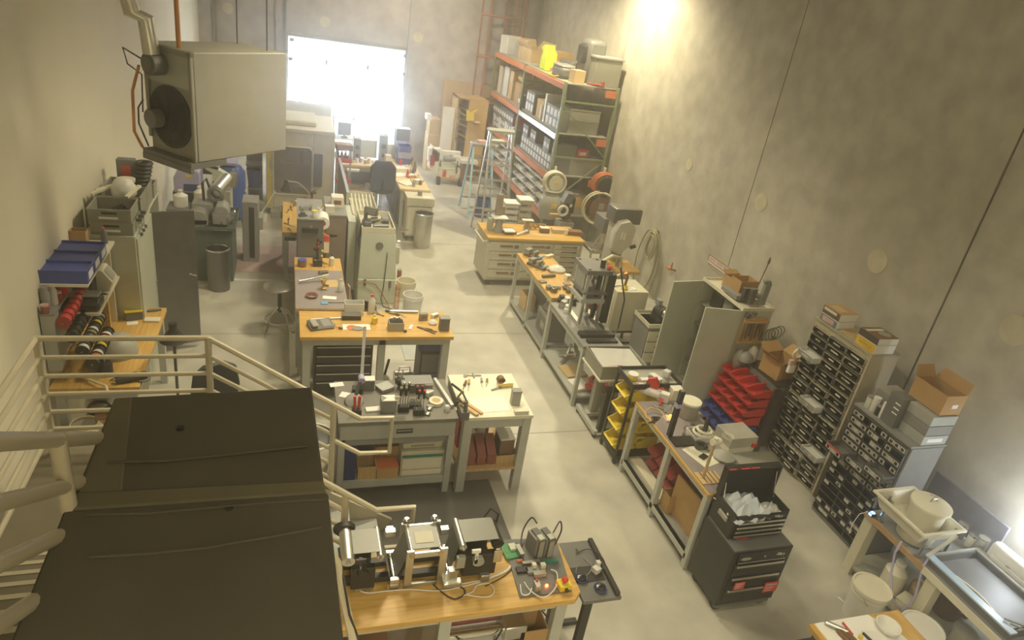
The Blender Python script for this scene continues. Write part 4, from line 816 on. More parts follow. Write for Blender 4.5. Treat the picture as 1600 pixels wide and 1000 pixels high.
# ================================================================ WOODEN BENCH WITH BLACK CHEST
wb=bench('workbench','light wood bench top on grey legs behind the black topped bench','workbench',.14,1.82,6.68,7.31,.9,M['bench_x'],lw=.085,mids=(),apron=.08)
ob('centre_leg',MB().box(.98,1.06,6.72,6.8,0,.855),M['leg_grey'],wb,world=True,bev=.003)
zb=.9
t=thing('desk_phone','grey desk telephone set on the light wood bench','phone',put(501,511,zb),.25); ob('body',MB().prism([(-.08,0),(.09,0),(.09,.06),(-.08,.025)],'x',-.13,.13),M['dark_grey'],t,bev=.006); ob('keypad',MB().add([(.01,-.06,.034),(.11,-.06,.034),(.11,.07,.058),(.01,.07,.058)],[(0,1,2,3)]),M['mid_grey'],t); ob('handset',MB().box(-.11,-.04,-.08,.085,.045,.07),M['plastic_grey'],t,bev=.01)
taperoll('grey tape ring lying beside the desk telephone',put(516,508,zb),.055,.018,M['mid_grey'])
t=block('parts_box','black tray box full of small parts on the light wood bench','box',put(549,498,zb),0,.21,.09,.05,M['black'],lid=M['dark_grey'])
one('aluminium_bar',MB().cyl((-.2,0,.01),(.18,.03,.01),.009,n=8),M['alu'],'long thin aluminium bar beside the black tray box','bar',put(515,500,zb),.03)
t=thing('glass_vase','clear square glass tank at the back of the light wood bench','tank',put(553,489,zb)); ob('glass_wall',MB().shell(-.11,.11,-.06,.06,0,.14,.006),M['clear_white'],t)
bottle('clear tall glass bottle with red tie on the light wood bench',put(580,489,zb),.04,.24,M['clear_white'],M['red'])
bottle('yellow oil bottle on the light wood bench',put(585,505,zb),.035,.11,M['yellow'],M['clear_white'])
sheet('white paper under the coloured disc on the light wood bench',put(557,511,zb),0,.30,.13)
one('paper_disc',MB().lathe([(.06,0),(.06,.003)],24),M['orange'],'orange and grey paper disc on the white sheet','disc',(put(550,512,zb+.002)))
one('paper_disc',MB().prism([(.065*math.cos(a),.05*math.sin(a)) for a in [k*PI/8 for k in range(16)]],'z',0,.003),M['mid_grey'],'grey half disc overlapping the orange disc','disc',put(559,513,zb+.006))
one('scissors',MB().tube([(-.05,.02,.006),(.06,-.01,.006)],.005,5).tube([(-.05,-.02,.006),(.06,.01,.006)],.005,5).torus((-.07,.025,.006),.02,.004,n=14,k=5).torus((-.07,-.025,.006),.02,.004,n=14,k=5),M['steel'],'steel scissors behind the yellow oil bottle','scissors',put(593,492,zb),-.7)
t=thing('tool_bin','grey steel bin with upright parts on the light wood bench','bin',put(618,514,zb)); ob('body',MB().shell(-.085,.085,-.06,.06,0,.10,.008),M['plastic_grey'],t); 
for i in range(4): ob('part_tube',MB().cyl((-.05+.03*i,.02,.01),(-.05+.03*i,.02,.135+.01*(i%2)),.013,n=8),M['alu'],t)
one('tube_tool',MB().cyl((-.17,0,.015),(.16,.01,.02),.016,n=10),M['alu'],'long silver cylinder tool at the back of the light wood bench','tool',put(632,489,zb),-.08)
for i,(px,py,rz,m_,lab) in enumerate(((612,490,-.5,'black','black screwdriver behind the grey steel bin'),(618,493,-.35,'brass','brass handled screwdriver behind the grey steel bin'),(625,494,-.6,'brown','brown handled screwdriver behind the grey steel bin'))): driver(lab,put(px-10,py-3,zb),rz,.17,M[m_])
block('drill_index','open dark drill index box on the light wood bench','box',put(661,500,zb),.1,.10,.05,.09,M['mid_grey'],lab=M['brown'])
block('drill_index','dark steel drill stand with holes at the bench end','drill stand',put(693,515,zb),0,.11,.09,.15,M['dark_grey'],lid=M['mid_grey'])
one('plastic_wrap',MB().lathe([(.05,0),(.055,.02),(.03,.05),(.005,.055)],9),M['clear_white'],'crumpled clear wrap beside the dark drill stand','wrap',put(676,506,zb))
block('small_box','white label box leaning at the bench end by the drill stand','box',put(679,496,zb),.6,.10,.05,.05,M['white'],lab=M['mid_grey'])
sheet('silver foil strip on the light wood bench',put(642,511,zb),1.2,.12,.03,M['alu'],'foil','foil',h=.006)
pliers('pliers with dark grips near the dark drill stand',put(660,514,zb),2.6,M['black'],.19); pliers('second pliers with brown grips in front of the drill index',put(668,517,zb),2.5,M['brown'],.18)
one('cap_part',MB().lathe([(.02,0),(.02,.02),(.012,.03)],12),M['steel_dark'],'small dark knob at the front edge beside the grey bin','part',put(633,519,zb))
driver('short brown screwdriver in front of the white paper',put(535,515,zb),2.6,.09,M['brown'])
# black tool chest beneath
ch=thing('tool_chest','black five drawer tool chest under the light wood bench','tool chest',(.60,7.0,0))
ob('body',MB().box(.30,.94,6.84,7.26,.10,.80),M['black'],ch,world=True,bev=.006)
for i in range(5):
    z=.14+.115*i
    d_=ob('drawer',MB().box(.325,.915,6.825,6.84,z,z+.105),M['black_gloss'],ch,world=True,bev=.003); ob('drawer_pull',MB().box(.325,.915,6.812,6.828,z+.088,z+.103),M['steel'],d_,world=True)
ob('lid_panel',MB().box(.31,.93,6.83,6.84,.715,.79),M['dark_grey'],ch,world=True)
for x in (.36,.88):
    for y in (6.9,7.2): ob('caster',MB().cyl((x-.02,y,.045),(x+.02,y,.045),.045,n=12).box(x-.03,x+.03,y-.03,y+.03,.085,.1),M['rubber'],ch,world=True)
# under-bench machines
t=thing('vacuum_motor','grey motor with tangled cables on the floor under the light wood bench','motor',(1.34,7.05,0)); ob('body',MB().cyl((-.1,0,.14),(.12,0,.14),.09,n=16).box(-.1,.1,-.07,.07,0,.08),M['alu'],t,bev=.006); ob('handle',MB().tube([(-.05,0,.22),(-.04,0,.29),(.08,0,.29),(.09,0,.22)],.008,6),M['steel'],t); ob('cable',MB().tube([(-.15,-.1,.02),(-.05,-.16,.05),(.05,-.12,.02),(.15,-.18,.04),(.2,-.05,.02)],.014,6),M['black'],t)
t=thing('buffer_machine','white bench motor with black strap under the light wood bench','motor',(1.13,7.1,0)); ob('body',MB().lathe([(.07,0),(.08,.04),(.06,.12),(.02,.16)],16),M['white'],t); ob('strap',MB().tube([(0,0,.14),(.03,0,.3),(.05,.05,.34)],.016,6),M['black'],t)
fc=thing('filing_box','black two drawer box with a blue folded cloth under the bench end','box',(1.66,6.98,0)); ob('body',MB().box(1.5,1.79,6.86,7.2,.0,.60),M['black'],fc,world=True,bev=.005); ob('drawer',MB().box(1.515,1.775,6.85,6.86,.33,.57),M['dark_grey'],fc,world=True); ob('drawer',MB().box(1.515,1.775,6.85,6.86,.04,.31),M['dark_grey'],fc,world=True)
t=thing('folded_cloth','blue folded cloth with cream edge on the black drawer box','cloth',(1.64,7.0,.60)); ob('cloth',MB().prism([(-.16,0),(.10,0),(.13,.02),(.1,.10),(0,.12),(-.10,.11),(-.18,.05)],'y',-.14,.14),M['blue_dark'],t,bev=.012); ob('edge_trim',MB().box(.10,.15,-.13,.13,0,.09),M['cream'],t,bev=.01)
# ================================================================ BLACK TOPPED BENCH and WHITE TABLE
kb=thing('workbench','black topped workbench with grey apron beside the white topped table','workbench',(.98,5.4,0))
bx0,bx1,by0,by1=.44,1.53,5.08,5.78
ob('tabletop',MB().box(bx0,bx1,by0,by1,.86,.9),M['bench_black'],kb,world=True,bev=.004)
ap=ob('apron_drawer',MB().box(bx0+.02,bx1-.02,by0+.015,by1-.02,.70,.86),M['steel_grey'],kb,world=True,bev=.004)
ob('brand_plate',MB().box(.96,1.11,by0+.008,by0+.015,.755,.80),M['black_gloss'],ap,world=True)
ob('plate_strip',MB().box(.968,1.10,by0+.006,by0+.008,.776,.792),M['mid_grey'],ap,world=True)
ob('lower_rail',MB().box(bx0+.04,bx1-.1,by0+.03,by1-.04,.63,.70),M['mid_grey'],kb,world=True)
for x in (bx0+.01,bx1-.07):
    for y in (by0+.03,by1-.09): ob('leg',MB().box(x,x+.06,y,y+.06,0,.70),M['leg_grey'],kb,world=True,bev=.003)
ob('lower_shelf',MB().box(bx0+.03,bx1-.04,by0+.04,by1-.04,.13,.20),M['leg_grey'],kb,world=True)
ob('side_panel',MB().box(bx0+.0,bx0+.02,by0+.05,by1-.05,.2,.7),M['mid_grey'],kb,world=True)
wt=bench('workbench','white topped table on grey legs next to the black topped bench','workbench',1.58,2.27,5.08,5.86,.9,M['bench_white'],lw=.085,apron=.1,shelf=.28,shelf_m=M['ply'],inset=.01,th=.035)
z=.9
sheet('white card on the back corner of the black bench, farther one',put(526,601,z),.15,.13,.07); sheet('white card near the magnifier lamp on the black bench',put(539,617,z),-.4,.09,.09)
# lamp with long arm
lm=thing('magnifier_lamp','grey magnifier lamp with long jointed arm clamped to the black bench','lamp',put(553,629,z)); e0=Vector(put(553,629,z))
j1=PY(565,592,5.55); j2=PY(570,512,6.3)
ob('lamp_head',MB().lathe([(.03,.06),(.08,.04),(.09,.01),(.085,0),(.02,.02)],22,M=Matrix.Rotation(.5,4,'X')),M['mid_grey'],lm)
ob('joint',MB().cyl(j1-e0+Vector((0,-.04,0)),j1-e0+Vector((0,.04,0)),.03,n=12),M['lilac'],lm)
ob('arm',MB().beam((.02,.03,.07),tuple(j1-e0),.03,.03),M['black'],lm); ob('arm',MB().beam(tuple(j1-e0),tuple(j2-e0),.03,.03),M['dark_grey'],lm)
ob('clamp_base',MB().box(.0,.09,.14,.22,0,.05).beam((.05,.18,.05),tuple(j1-e0),.02,.02),M['black'],lm)
t=thing('tool_holder','red handled cutters standing in a black holder on the black bench','holder',put(557,645,z)); ob('holder',MB().box(-.04,.04,-.04,.04,0,.05),M['black'],t)
for s in (-.018,.018): ob('red_handle',MB().cyl((s,0,.05),(s*1.2,.01,.17),.013,n=8),M['red'],t)
t=thing('label_box','black box with white printed top on the black bench','box',put(575,608,z)); ob('body',MB().box(-.055,.055,-.04,.04,0,.11),M['dark_grey'],t,bev=.003); ob('printed_top',MB().box(-.06,.06,-.035,.05,.11,.118),M['white'],t)
t=block('pen_cup','glossy white postcard stand with pens on the black bench','stand',put(583,641,z),.1,.14,.07,.02,M['white'])
t=thing('display_box','dark box with cut white top card on the black bench','box',put(606,641,z)); ob('body',MB().box(-.07,.07,-.05,.05,0,.13),M['mid_grey'],t,bev=.003); ob('top_card',MB().prism([(-.07,.05),(-.02,0),(-.06,-.05),(.05,-.05),(.06,.05)],'z',.131,.136),M['white'],t); ob('card_ring',MB().torus((.075,.01,.11),.035,.007,(0,1,.3),n=18,k=5),M['cream'],t)
block('laptop_box','flat dark square case on the black bench','case',put(601,609,z),.5,.14,.12,.035,M['mid_grey'],lid=M['steel_grey'])
cs=thing('equipment_case','wide grey instrument case at the back of the black bench','case',put(650,609,z)); ob('body',MB().box(-.15,.15,-.055,.10,0,.09),M['dark_grey'],cs,bev=.005); ob('lid',MB().box(-.155,.155,-.06,.105,.09,.105),M['mid_grey'],cs,bev=.004); ob('front_strip',MB().box(-.15,-.03,-.063,-.06,.085,.098).box(.07,.15,-.063,-.06,.085,.098),M['white'],cs)
t=thing('camera_rig','small black camera rig beside the grey instrument case','camera',put(624,606,z),.4); ob('body',MB().box(-.04,.04,-.03,.03,.05,.11).cyl((0,-.03,.08),(0,-.07,.08),.025,n=12),M['black'],t,bev=.004); ob('mount',MB().cyl((0,0,0),(0,0,.05),.02,n=8).beam((0,0,.1),(.06,.05,.16),.012,.012).beam((0,0,.1),(-.05,.02,.17),.012,.012),M['dark_grey'],t); ob('lens_cap',MB().cyl((.05,-.02,.05),(.06,-.05,.05),.028,n=12),M['alu'],t)
for i,(px,py,c1,c2,lab) in enumerate(((630,642,'hose_green','steel','black holder of screwdrivers with green tipped handle'),(654,647,'burgundy','red','black holder of screwdrivers with red tipped handles'))):
    t=thing('screwdriver_holder',lab+' on the black bench','holder',put(px,py,z)); ob('block_body',MB().box(-.05,.05,-.03,.03,0,.06),M['black'],t,bev=.003)
    for k in range(4):
        x=-.035+.023*k; hgt=.17+.05*((k+i)%2)
        d_=ob('shaft',MB().cyl((x,0,.06),(x,0,hgt),.004,n=6),M['steel'],t); ob('handle',MB().cyl((x,0,hgt),(x,0,hgt+.075),.012,n=8),M['black'],d_); ob('tip_cap',MB().lathe([(.012,0),(.016,.01),(.012,.02),(.004,.024)],10,c=(x,0,hgt+.07)),M[(c1,c2)[k%2]],d_)
t=thing('bit_rack','black rack of small drill bits behind the red tipped screwdrivers','rack',put(648,636,z)); ob('rack_base',MB().box(-.06,.06,-.03,.03,0,.04),M['black'],t)
for k in range(8): ob('drill_bit',MB().cyl((-.05+.014*k,0,.04),(-.05+.014*k,0,.09+.006*(k%3)),.004,n=6),M['chrome'],t)
block('small_box','white notched cardboard piece on the black bench near the tape roll','box',put(669,616,z),.6,.08,.06,.03,M['white'],lid=M['paper'])
taperoll('cream masking tape roll on the black bench',put(681,630,z),.07,.035,M['cream'])
one('aluminium_bar',MB().cb(0,0,.02,.035,.50,.04),M['alu'],'long square aluminium bar lying across the black bench','bar',put(692,616,z),.16,bev=.003)
one('alcohol_swab',MB().lathe([(.03,0),(.032,.04),(.02,.06)],8),M['clear_white'],'small crumpled clear wrap at the near end of the aluminium bar','wrap',put(698,642,z))
for i,(px,py,lab) in enumerate(((668,648,'round steel cap part nearest the bench edge'),(671,640,'round steel cap part behind its twin by the tape roll'))): one('cap_part',MB().lathe([(.025,0),(.028,.02),(.015,.028)],14),M['steel'],lab,'part',put(px,py,z))
driver('thin steel scriber lying beside the tape roll on the black bench',put(662,618,z),-1.0,.2,M['dark_grey'])
block('parts_tray','small grey parts heap tray by the tape roll','tray',put(673,636,z),.4,.07,.05,.02,M['plastic_grey'])
# jointed arms fixture between the tables
fx=thing('gripper_arm','jointed steel gripper arm standing where the two table tops meet','arm',put(725,655,z),0)
e0=Vector(put(725,655,z))
ob('base',MB().box(-.04,.04,-.03,.04,0,.09).cyl((0,0,.09),(0,0,.20),.02,n=8),M['dark_grey'],fx,bev=.004)
A1=PY(722,612,5.4)-e0; A2=PY(706,600,5.55)-e0; A3=PY(704,636,5.3)-e0; A4=PY(718,625,5.35)-e0
ob('link',MB().cyl((0,0,.2),A1,.009,n=8).cyl(A1,A3,.009,n=8).cyl(A1,A2,.012,n=8),M['black'],fx); ob('link',MB().cyl((0,0,.15),A4,.009,n=8).cyl(A4,A3+Vector((.02,.02,-.06)),.009,n=8),M['black'],fx)
ob('joint',MB().cyl(A1+Vector((0,-.015,0)),A1+Vector((0,.015,0)),.018,n=10).cyl(A4+Vector((0,-.015,0)),A4+Vector((0,.015,0)),.018,n=10),M['brass'],fx)
for i,(px,py,rz,L,m_,lab) in enumerate(((728,597,-2.0,.2,'brown','brown handled screwdriver on the white table, nearer the arm'),(733,595,-1.85,.2,'bench_x','light wood handled screwdriver on the white table'),(752,593,-1.75,.16,'plastic_grey','grey handled screwdriver in the middle of the white table'),(761,594,-1.9,.13,'brass','short brass handled screwdriver right of its neighbours on the white table'))): driver(lab,put(px,py,z),rz,L,M[m_])
one('toggle_clamp',MB().cyl((-.06,0,.012),(.1,0,.012),.006,n=6).cyl((.02,-.04,.012),(.02,.04,.012),.008,n=6).lathe([(.02,0),(.02,.03)],10,c=(-.07,0,0)),M['steel'],'steel T handle reamer at the back edge of the white table','tool',put(737,588,z),-.03)
t=thing('mechanical_gauge','brass and steel indicator gauge on the white table','gauge',put(786,602,z),.1); ob('drum',MB().cyl((-.02,.06,.05),(-.02,.0,.05),.04,n=16),M['brown'],t); ob('body',MB().box(-.07,.09,-.05,-.01,0,.05).box(-.05,.03,-.01,.06,0,.02),M['brass'],t,bev=.004); ob('probe',MB().cyl((-.16,-.08,.01),(-.04,-.05,.02),.007,n=6),M['steel'],t)
block('drill_stand','dark steel block with drilled holes on the white table','drill stand',put(804,631,z),-.05,.09,.07,.15,M['plastic_grey'],lid=M['mid_grey'])
sheet('large white paper sheet spread over the white table',put(765,632,z),.05,.36,.26,h=.003)
one('ruler',MB().cb(0,0,.01,.03,.26,.02),M['bench_y'],'wood strip ruler lying at the near side of the white table','ruler',put(738,638,z),.55)
one('ruler',MB().cb(0,0,.012,.04,.22,.024),M['ply'],'darker wood strip at the near side of the white table beside the ruler','strip',put(733,642,z),.55)
block('edge_block','cream wooden block at the near corner of the white table','block',put(814,646,z),0,.14,.05,.03,M['cream'],lid=M['cream'])
# under black bench
zs=.20
block('drawer_case','blue tall box under the black bench by the stair','box',(.56,5.22,zs),0,.12,.14,.4,M['blue_dark'],lid=M['blue_dark'])
tray('wooden_tray','plywood divided tray on the shelf under the black bench',"tray",(.73,5.25,zs),0,.17,.2,.14,M['ply'])
block('wooden_box','orange wooden box with lid under the black bench','box',(.92,5.22,zs),0,.2,.16,.12,M['cardboard'],lid=M['orange'])
block('wooden_box','pale wooden crate behind the orange box under the black bench','box',(.95,5.42,zs),0,.26,.16,.22,M['ply'],lid=M['brown'])
block('black_box','black square case stacked behind the plywood tray','case',(.72,5.48,zs),0,.18,.18,.30,M['black'],lid=M['dark_grey'])
mcb=thing('drawer_unit','cream flat drawer unit with green slot under the black bench','drawer unit',(1.23,5.3,zs)); ob('body',MB().box(1.04,1.45,5.16,5.6,.20,.48),M['beige'],mcb,world=True,bev=.004); ob('drawer',MB().box(1.055,1.435,5.145,5.16,.29,.405),M['cream'],mcb,world=True,bev=.002); ob('drawer',MB().box(1.055,1.435,5.145,5.16,.215,.27),M['cream'],mcb,world=True,bev=.002); ob('green_slot',MB().box(1.05,1.44,5.15,5.16,.42,.445),M['teal'],mcb,world=True)
for i in range(2): block('binder_stack',['white flat instrument box lying on the cream drawer unit','white shorter instrument box topmost on the cream drawer unit'][i],'box',(1.25+.04*i,5.32,.48+.06*i),0,.38-.1*i,.2,.055,M['cream'],lab=M['plastic_grey'])
block('red_box','red small box beside the topmost white box under the bench','box',(1.11,5.30,.535),0,.08,.1,.05,M['red'])
# under white table
zs=.28
for i in range(3): one('magazine_file',MB().prism([(-.1,0),(.1,0),(.1,.12),(-.1,.24)],'x',-.045,.045),M['burgundy'],['dark red magazine file under the white table, nearest the black bench','dark red magazine file under the white table, middle','dark red magazine file under the white table, farthest from the black bench'][i],'file',(1.73+.105*i,5.25,zs),PI,bev=.004,group='red magazine files')
tray('plastic_crate','red open parts bin behind the magazine files','bin',(1.72,5.55,zs),0,.14,.2,.32,M['red'])
block('small_box','white topped box on papers behind the red magazine files','box',(1.76,5.45,zs+.001),0,.12,.1,.2,M['cream'],lid=M['white'])
can('clear jar of screws on the shelf under the white table',(1.9,5.5,zs),.05,.24,M['clear_white'],M['alu'],name='jar',cat='jar')
can('tall grey canister on the shelf under the white table',(1.86,5.65,zs),.05,.3,M['plastic_grey'],M['mid_grey'])
tray('wooden_tray','plywood tray holding a dark box under the white table','tray',(2.10,5.3,zs),0,.22,.3,.1,M['ply'])
block('small_box','dark box with white cut card on top in the plywood tray','box',(2.1,5.3,zs+.007),0,.15,.2,.24,M['brown'],lid=M['white'])
block('board_box','tall brown board box at the back under the white table','box',(1.98,5.72,zs),0,.14,.1,.42,M['brown'])
one('cable',MB().tube([(0,0,.2),(.03,-.05,.3),(.06,-.02,.15),(.02,-.04,.02)],.008,6),M['black'],'short black cable hanging over the canister under the white table','cable',(1.82,5.6,zs))
# chairs/rings near stair end
rg=thing('office_stool','white ring footed stool hidden behind the stair rail by the black bench','stool',(.22,5.25,0)); ob('seat',MB().lathe([(.17,.60),(.2,.62),(.2,.65),(.16,.67),(.02,.67)],24),M['seat_dark'],rg); ob('rim',MB().torus((0,0,.64),.205,.014,n=28,k=6),M['white'],rg); ob('foot_ring',MB().torus((0,0,.28),.17,.012,n=26,k=6),M['chrome'],rg); ob('post',MB().cyl((0,0,.05),(0,0,.6),.025,n=10),M['chrome'],rg)
for i in range(5):
    a=i*2*PI/5; ob('leg',MB().beam((0,0,.08),(.24*math.cos(a),.24*math.sin(a),.02),.04,.03),M['chrome'],rg)
bottle('white plastic jug on the floor between the stair and the black bench',(.30,4.98,0),.07,.26,M['white'],M['cream'],name='jug',cat='jug')
# ================================================================ FAR BENCHES
M['bench_far']=wood('bench_wood_pale',(.60,.45,.24),(.74,.60,.36),'x')
f1=bench('workbench','long wooden workbench standing before the bright bay door','workbench',.98,1.84,14.05,14.8,.9,M['bench_far'],M['rail'],lw=.06,shelf=.32,shelf_m=M['bench_far'])
f2=bench('workbench','cluttered wooden workbench running toward the bright bay door','workbench',2.02,2.60,12.55,15.2,.9,M['bench_far'],M['leg_grey'],lw=.06)
zb=.9
# dark flat sides under f2 (drawer units)
t=thing('drawer_unit','dark drawer unit under the cluttered far workbench','drawer unit',(2.15,13.8,0)); ob('body',MB().box(2.08,2.5,13.05,14.8,.05,.78),M['mid_grey'],t,world=True)
for i in range(4):
    d_=ob('drawer',MB().box(2.065,2.08,13.08+.43*i,13.48+.43*i,.10,.75),M['dark_grey'],t,world=True); ob('handle',MB().cyl((2.055,13.2+.43*i,.6),(2.055,13.36+.43*i,.6),.008,n=6),M['steel'],d_,world=True)
cbn=thing('base_cabinet','cream rolling cabinet at the near end of the cluttered far bench','cabinet',(2.38,12.45,0))
ob('body',MB().box(2.12,2.60,12.18,12.52,.10,.70).box(2.10,2.62,12.14,12.54,.70,.86),M['beige'],cbn,world=True,bev=.006); ob('door',MB().box(2.15,2.57,12.165,12.18,.13,.68),M['cream'],cbn,world=True,bev=.003)
for x in (2.16,2.56):
    for y in (12.24,12.46): ob('caster',MB().cyl((x-.015,y,.05),(x+.015,y,.05),.05,n=10),M['rubber'],cbn,world=True)
block('small_box','small dark box on the cream rolling cabinet','box',(2.36,12.32,.86),.1,.07,.07,.09,M['mid_grey']); sheet('white note on the cream rolling cabinet',(2.48,12.25,.86),.3,.14,.06)
cylbin('shiny silver trash can beside the cream rolling cabinet',(2.40,11.93,0),.165,.66,M['steel'],M['chrome'])
och=thing('office_chair','tall black drafting chair beside the cluttered far bench','chair',(1.74,13.1,0)); q=PY(605,250,13.0)
ob('backrest',MB().prism([(-.18,.72),(.18,.72),(.25,.88),(.24,q.z-.12),(.14,q.z),(-.14,q.z),(-.24,q.z-.12),(-.25,.88)],'y',-.20,-.15),M['black'],och,bev=.02)
ob('seat',MB().lathe([(.18,.66),(.23,.68),(.23,.73),(.18,.75),(.02,.74)],24),M['seat_dark'],och); ob('back_bar',MB().tube([(0,0,.66),(0,-.2,.68),(0,-.22,.95)],.018,7),M['black'],och)
ob('post',MB().cyl((0,0,.1),(0,0,.66),.028,n=10),M['chrome'],och); ob('foot_ring',MB().torus((0,0,.30),.20,.012,n=28,k=6).beam((-.2,0,.3),(.2,0,.3),.015,.015),M['chrome'],och)
for i in range(5):
    a=i*2*PI/5; ob('leg',MB().beam((0,0,.10),(.26*math.cos(a),.26*math.sin(a),.05),.04,.03),M['black'],och)
ob('back_panel',MB().box(1.0,1.82,14.74,14.77,.05,.85),M['mid_grey'],f1,world=True)
# clutter under and on the far bench
block('instrument_box','grey box on the shelf beneath the far workbench','box',(1.35,14.4,.32),0,.2,.2,.1,M['steel_grey']); block('instrument_box','second darker box on the shelf beneath the far workbench','box',(1.62,14.4,.32),0,.12,.15,.12,M['mid_grey'])
q=PY(552,258,14.03)
one('paper_roll',MB().cyl((q.x-.12,14.0,.80),(q.x+.12,14.0,.80),.035,n=12),M['white'],'white paper roll under the edge of the far workbench','roll')
t=thing('shelf_unit','pale wire shelf unit holding a monitor on the far workbench','shelf',(1.12,14.6,zb))
for x in (.90,1.30):
    for y in (14.45,14.75): ob('upright',MB().cyl((x,y,zb),(x,y,1.75),.012,n=6),M['white'],t,world=True)
for z in (1.3,1.73): ob('shelf_board',MB().box(.89,1.31,14.44,14.76,z,z+.02),M['white'],t,world=True)
t=thing('monitor','grey computer monitor on the pale wire shelf','monitor',(1.12,14.58,1.32)); ob('screen_bezel',MB().box(-.13,.13,-.02,.02,.05,.3),M['mid_grey'],t,bev=.005); ob('stand',MB().box(-.06,.06,-.06,.06,0,.015).box(-.02,.02,-.01,.01,.015,.06),M['dark_grey'],t)
t=thing('monitor','white framed flat monitor standing on the far workbench','monitor',(1.57,14.55,zb)); ob('screen_bezel',MB().box(-.22,.22,-.025,.02,.06,.42),M['white'],t,bev=.006); ob('screen_glass',MB().box(-.2,.2,-.03,-.025,.08,.40),M['sage'],t); ob('stand',MB().box(-.1,.1,-.08,.08,0,.015).box(-.03,.03,-.01,.02,.015,.08),M['white'],t)
for i,(x,y,h,w,lab) in enumerate(((1.38,14.5,.46,.14,'dark speaker tower on the far workbench by the pale wire shelf'),(1.84+.08,14.55,.55,.16,'dark speaker tower at the corner of the two far workbenches'))):
    t=thing('loudspeaker',lab,'speaker',(x,y,zb)); ob('cabinet_body',MB().box(-w/2,w/2,-.1,.1,0,h),M['mid_grey'],t,bev=.006); ob('speaker_cone',MB().cyl((0,-.105,h*.6),(0,-.10,h*.6),w*.32,n=16).cyl((0,-.105,h*.25),(0,-.10,h*.25),w*.25,n=14),M['black'],t)
for i in range(3):
    for j in range(2): tray('storage_bin',f'blue plastic bin on the far bench, {ORD[i]} tier, '+('nearer' if j==0 else 'farther')+' column','bin',(2.36+.17*0,14.5+.26*j,zb+.13*i),PI/2,.24,.26,.125,M['lilac' if (i+j)%2 else 'blue'],group='blue bins on the far bench')
for i,(x,y,m_,w,d,h,lab) in enumerate(((2.1,14.9,'white',.2,.15,.3,'tall white box at the far end of the cluttered bench'),(2.38,15.05,'dark_grey',.3,.2,.62,'dark cabinet block at the far end of the cluttered bench'),(2.0,14.3,'cream',.12,.12,.2,'cream canister box on the cluttered far bench'),(2.2,13.85,'white',.25,.2,.06,'white paper tray on the cluttered far bench'),(2.1,13.45,'paper',.3,.22,.03,'white papers heap on the cluttered far bench'),(2.35,13.4,'orange',.16,.12,.05,'orange parts box on the cluttered far bench'),(2.22,12.95,'bench_white',.33,.3,.02,'large pale drawing board on the cluttered far bench'),(2.4,12.95,'sage',.12,.1,.08,'small green grey box near the end of the cluttered bench'))):
    block('small_box' if h>.04 else 'paper_stack',lab,'box' if h>.04 else 'paper',(x,y,zb),.1*i,w,d,h,M[m_],lid=M['white'] if i%2 else None)
for i in range(14):
    x=2.33+RND.uniform(-.05,.22); y=12.75+.16*i; h=RND.uniform(.08,.26)
    m_=MB().lathe([(.03,0),(.032,h*.5),(.02,h*.7),(.028,h*.8),(.01,h)],9).beam((0,0,h*.3),(RND.uniform(-.08,.08),RND.uniform(-.06,.06),h*.9),.012,.012)
    one('tool',m_,M[['steel','brown','white','brass','red','steel_dark'][i%6]],f'upright hand tool on the cluttered far bench, {ORD[i]} from the near end','tool',(x,y,zb),0,'tools along the far bench edge')
for i in range(10):
    x=1.05+.08*i; h=RND.uniform(.04,.12)
    one('parts_tub',MB().lathe([(.03,0),(.035,h),(.03,h),(.025,.01)],10),M[['white','lilac','steel','cream'][i%4]],f'small tub on the far workbench front edge, {ORD[i]} from the enclosed machine','tub',(x,14.2+.05*(i%3),zb),0,'small tubs on the far workbench')
# red tool rack beside enclosed machine
q0=PY(512,262,13.6)
t=thing('tool_rack','red two tier bottle rack beside the enclosed milling machine','rack',(1.05,13.5,0))
for x in (.90,1.16): ob('post',MB().box(x-.015,x+.015,13.35,13.38,0,1.35),M['steel_grey'],t,world=True)
for z in (.72,1.12): ob('shelf_tray',MB().shell(.89,1.18,13.28,13.56,z,z+.08,.01),M['red'],t,world=True)
for k,z in enumerate((.73,1.13)):
    for i in range(4): bottle(f'clear bottle on the red rack, {["lower","upper"][k]} tier, {ORD[i]} from the enclosed machine',(.93+.07*i,13.42,z),.026,.2,M[['clear_white','dark_grey','pink','steel'][(i+k)%4]],M['white' if i%2 else 'red'],group='bottles on the red rack')
carton('grey sloped lid box topping the red bottle rack',(1.03,13.42,1.35),.1,.3,.28,.10,M['brown'],closed=True)
block('power_outlet','pale outlet box on the post of the red rack','outlet',(.87,13.36,1.2),0,.05,.05,.1,M['white'])
# ================================================================ BACK WALL
q0,q1=PY(694,124,18.25),PY(772,166,18.25)
one('cardboard_sheet',MB().box(q0.x,q0.x+1.35,18.24,18.295,0,q0.z),M['kraft'],'large flat cardboard sheet standing against the far concrete wall','cardboard')
t=thing('pigeonhole_cabinet','plywood pigeonhole cabinet with sloping shelves by the far wall','cabinet',(5.0,17.4,0))
a=PY(716,152,17.2); b_=PY(764,160,17.2)
gx0,gx1,gz=a.x,b_.x,a.z
ob('body',MB().box(gx0,gx0+.03,17.2,17.9,0,gz).box(gx1-.03,gx1,17.2,17.9,0,gz).box(gx0,gx1,17.87,17.9,0,gz).box(gx0,gx1,17.2,17.9,gz-.03,gz).box(gx0+.3,gx0+.33,17.2,17.9,.5,gz),M['ply'],t,world=True)
for i in range(7): ob('slope_shelf',MB().prism([(gx0+.03,gz-.22-.13*i),(gx0+.3,gz-.32-.13*i),(gx0+.3,gz-.30-.13*i),(gx0+.03,gz-.20-.13*i)],'y',17.18,17.86),M['ply' if i%2 else 'brown'],t,world=True)
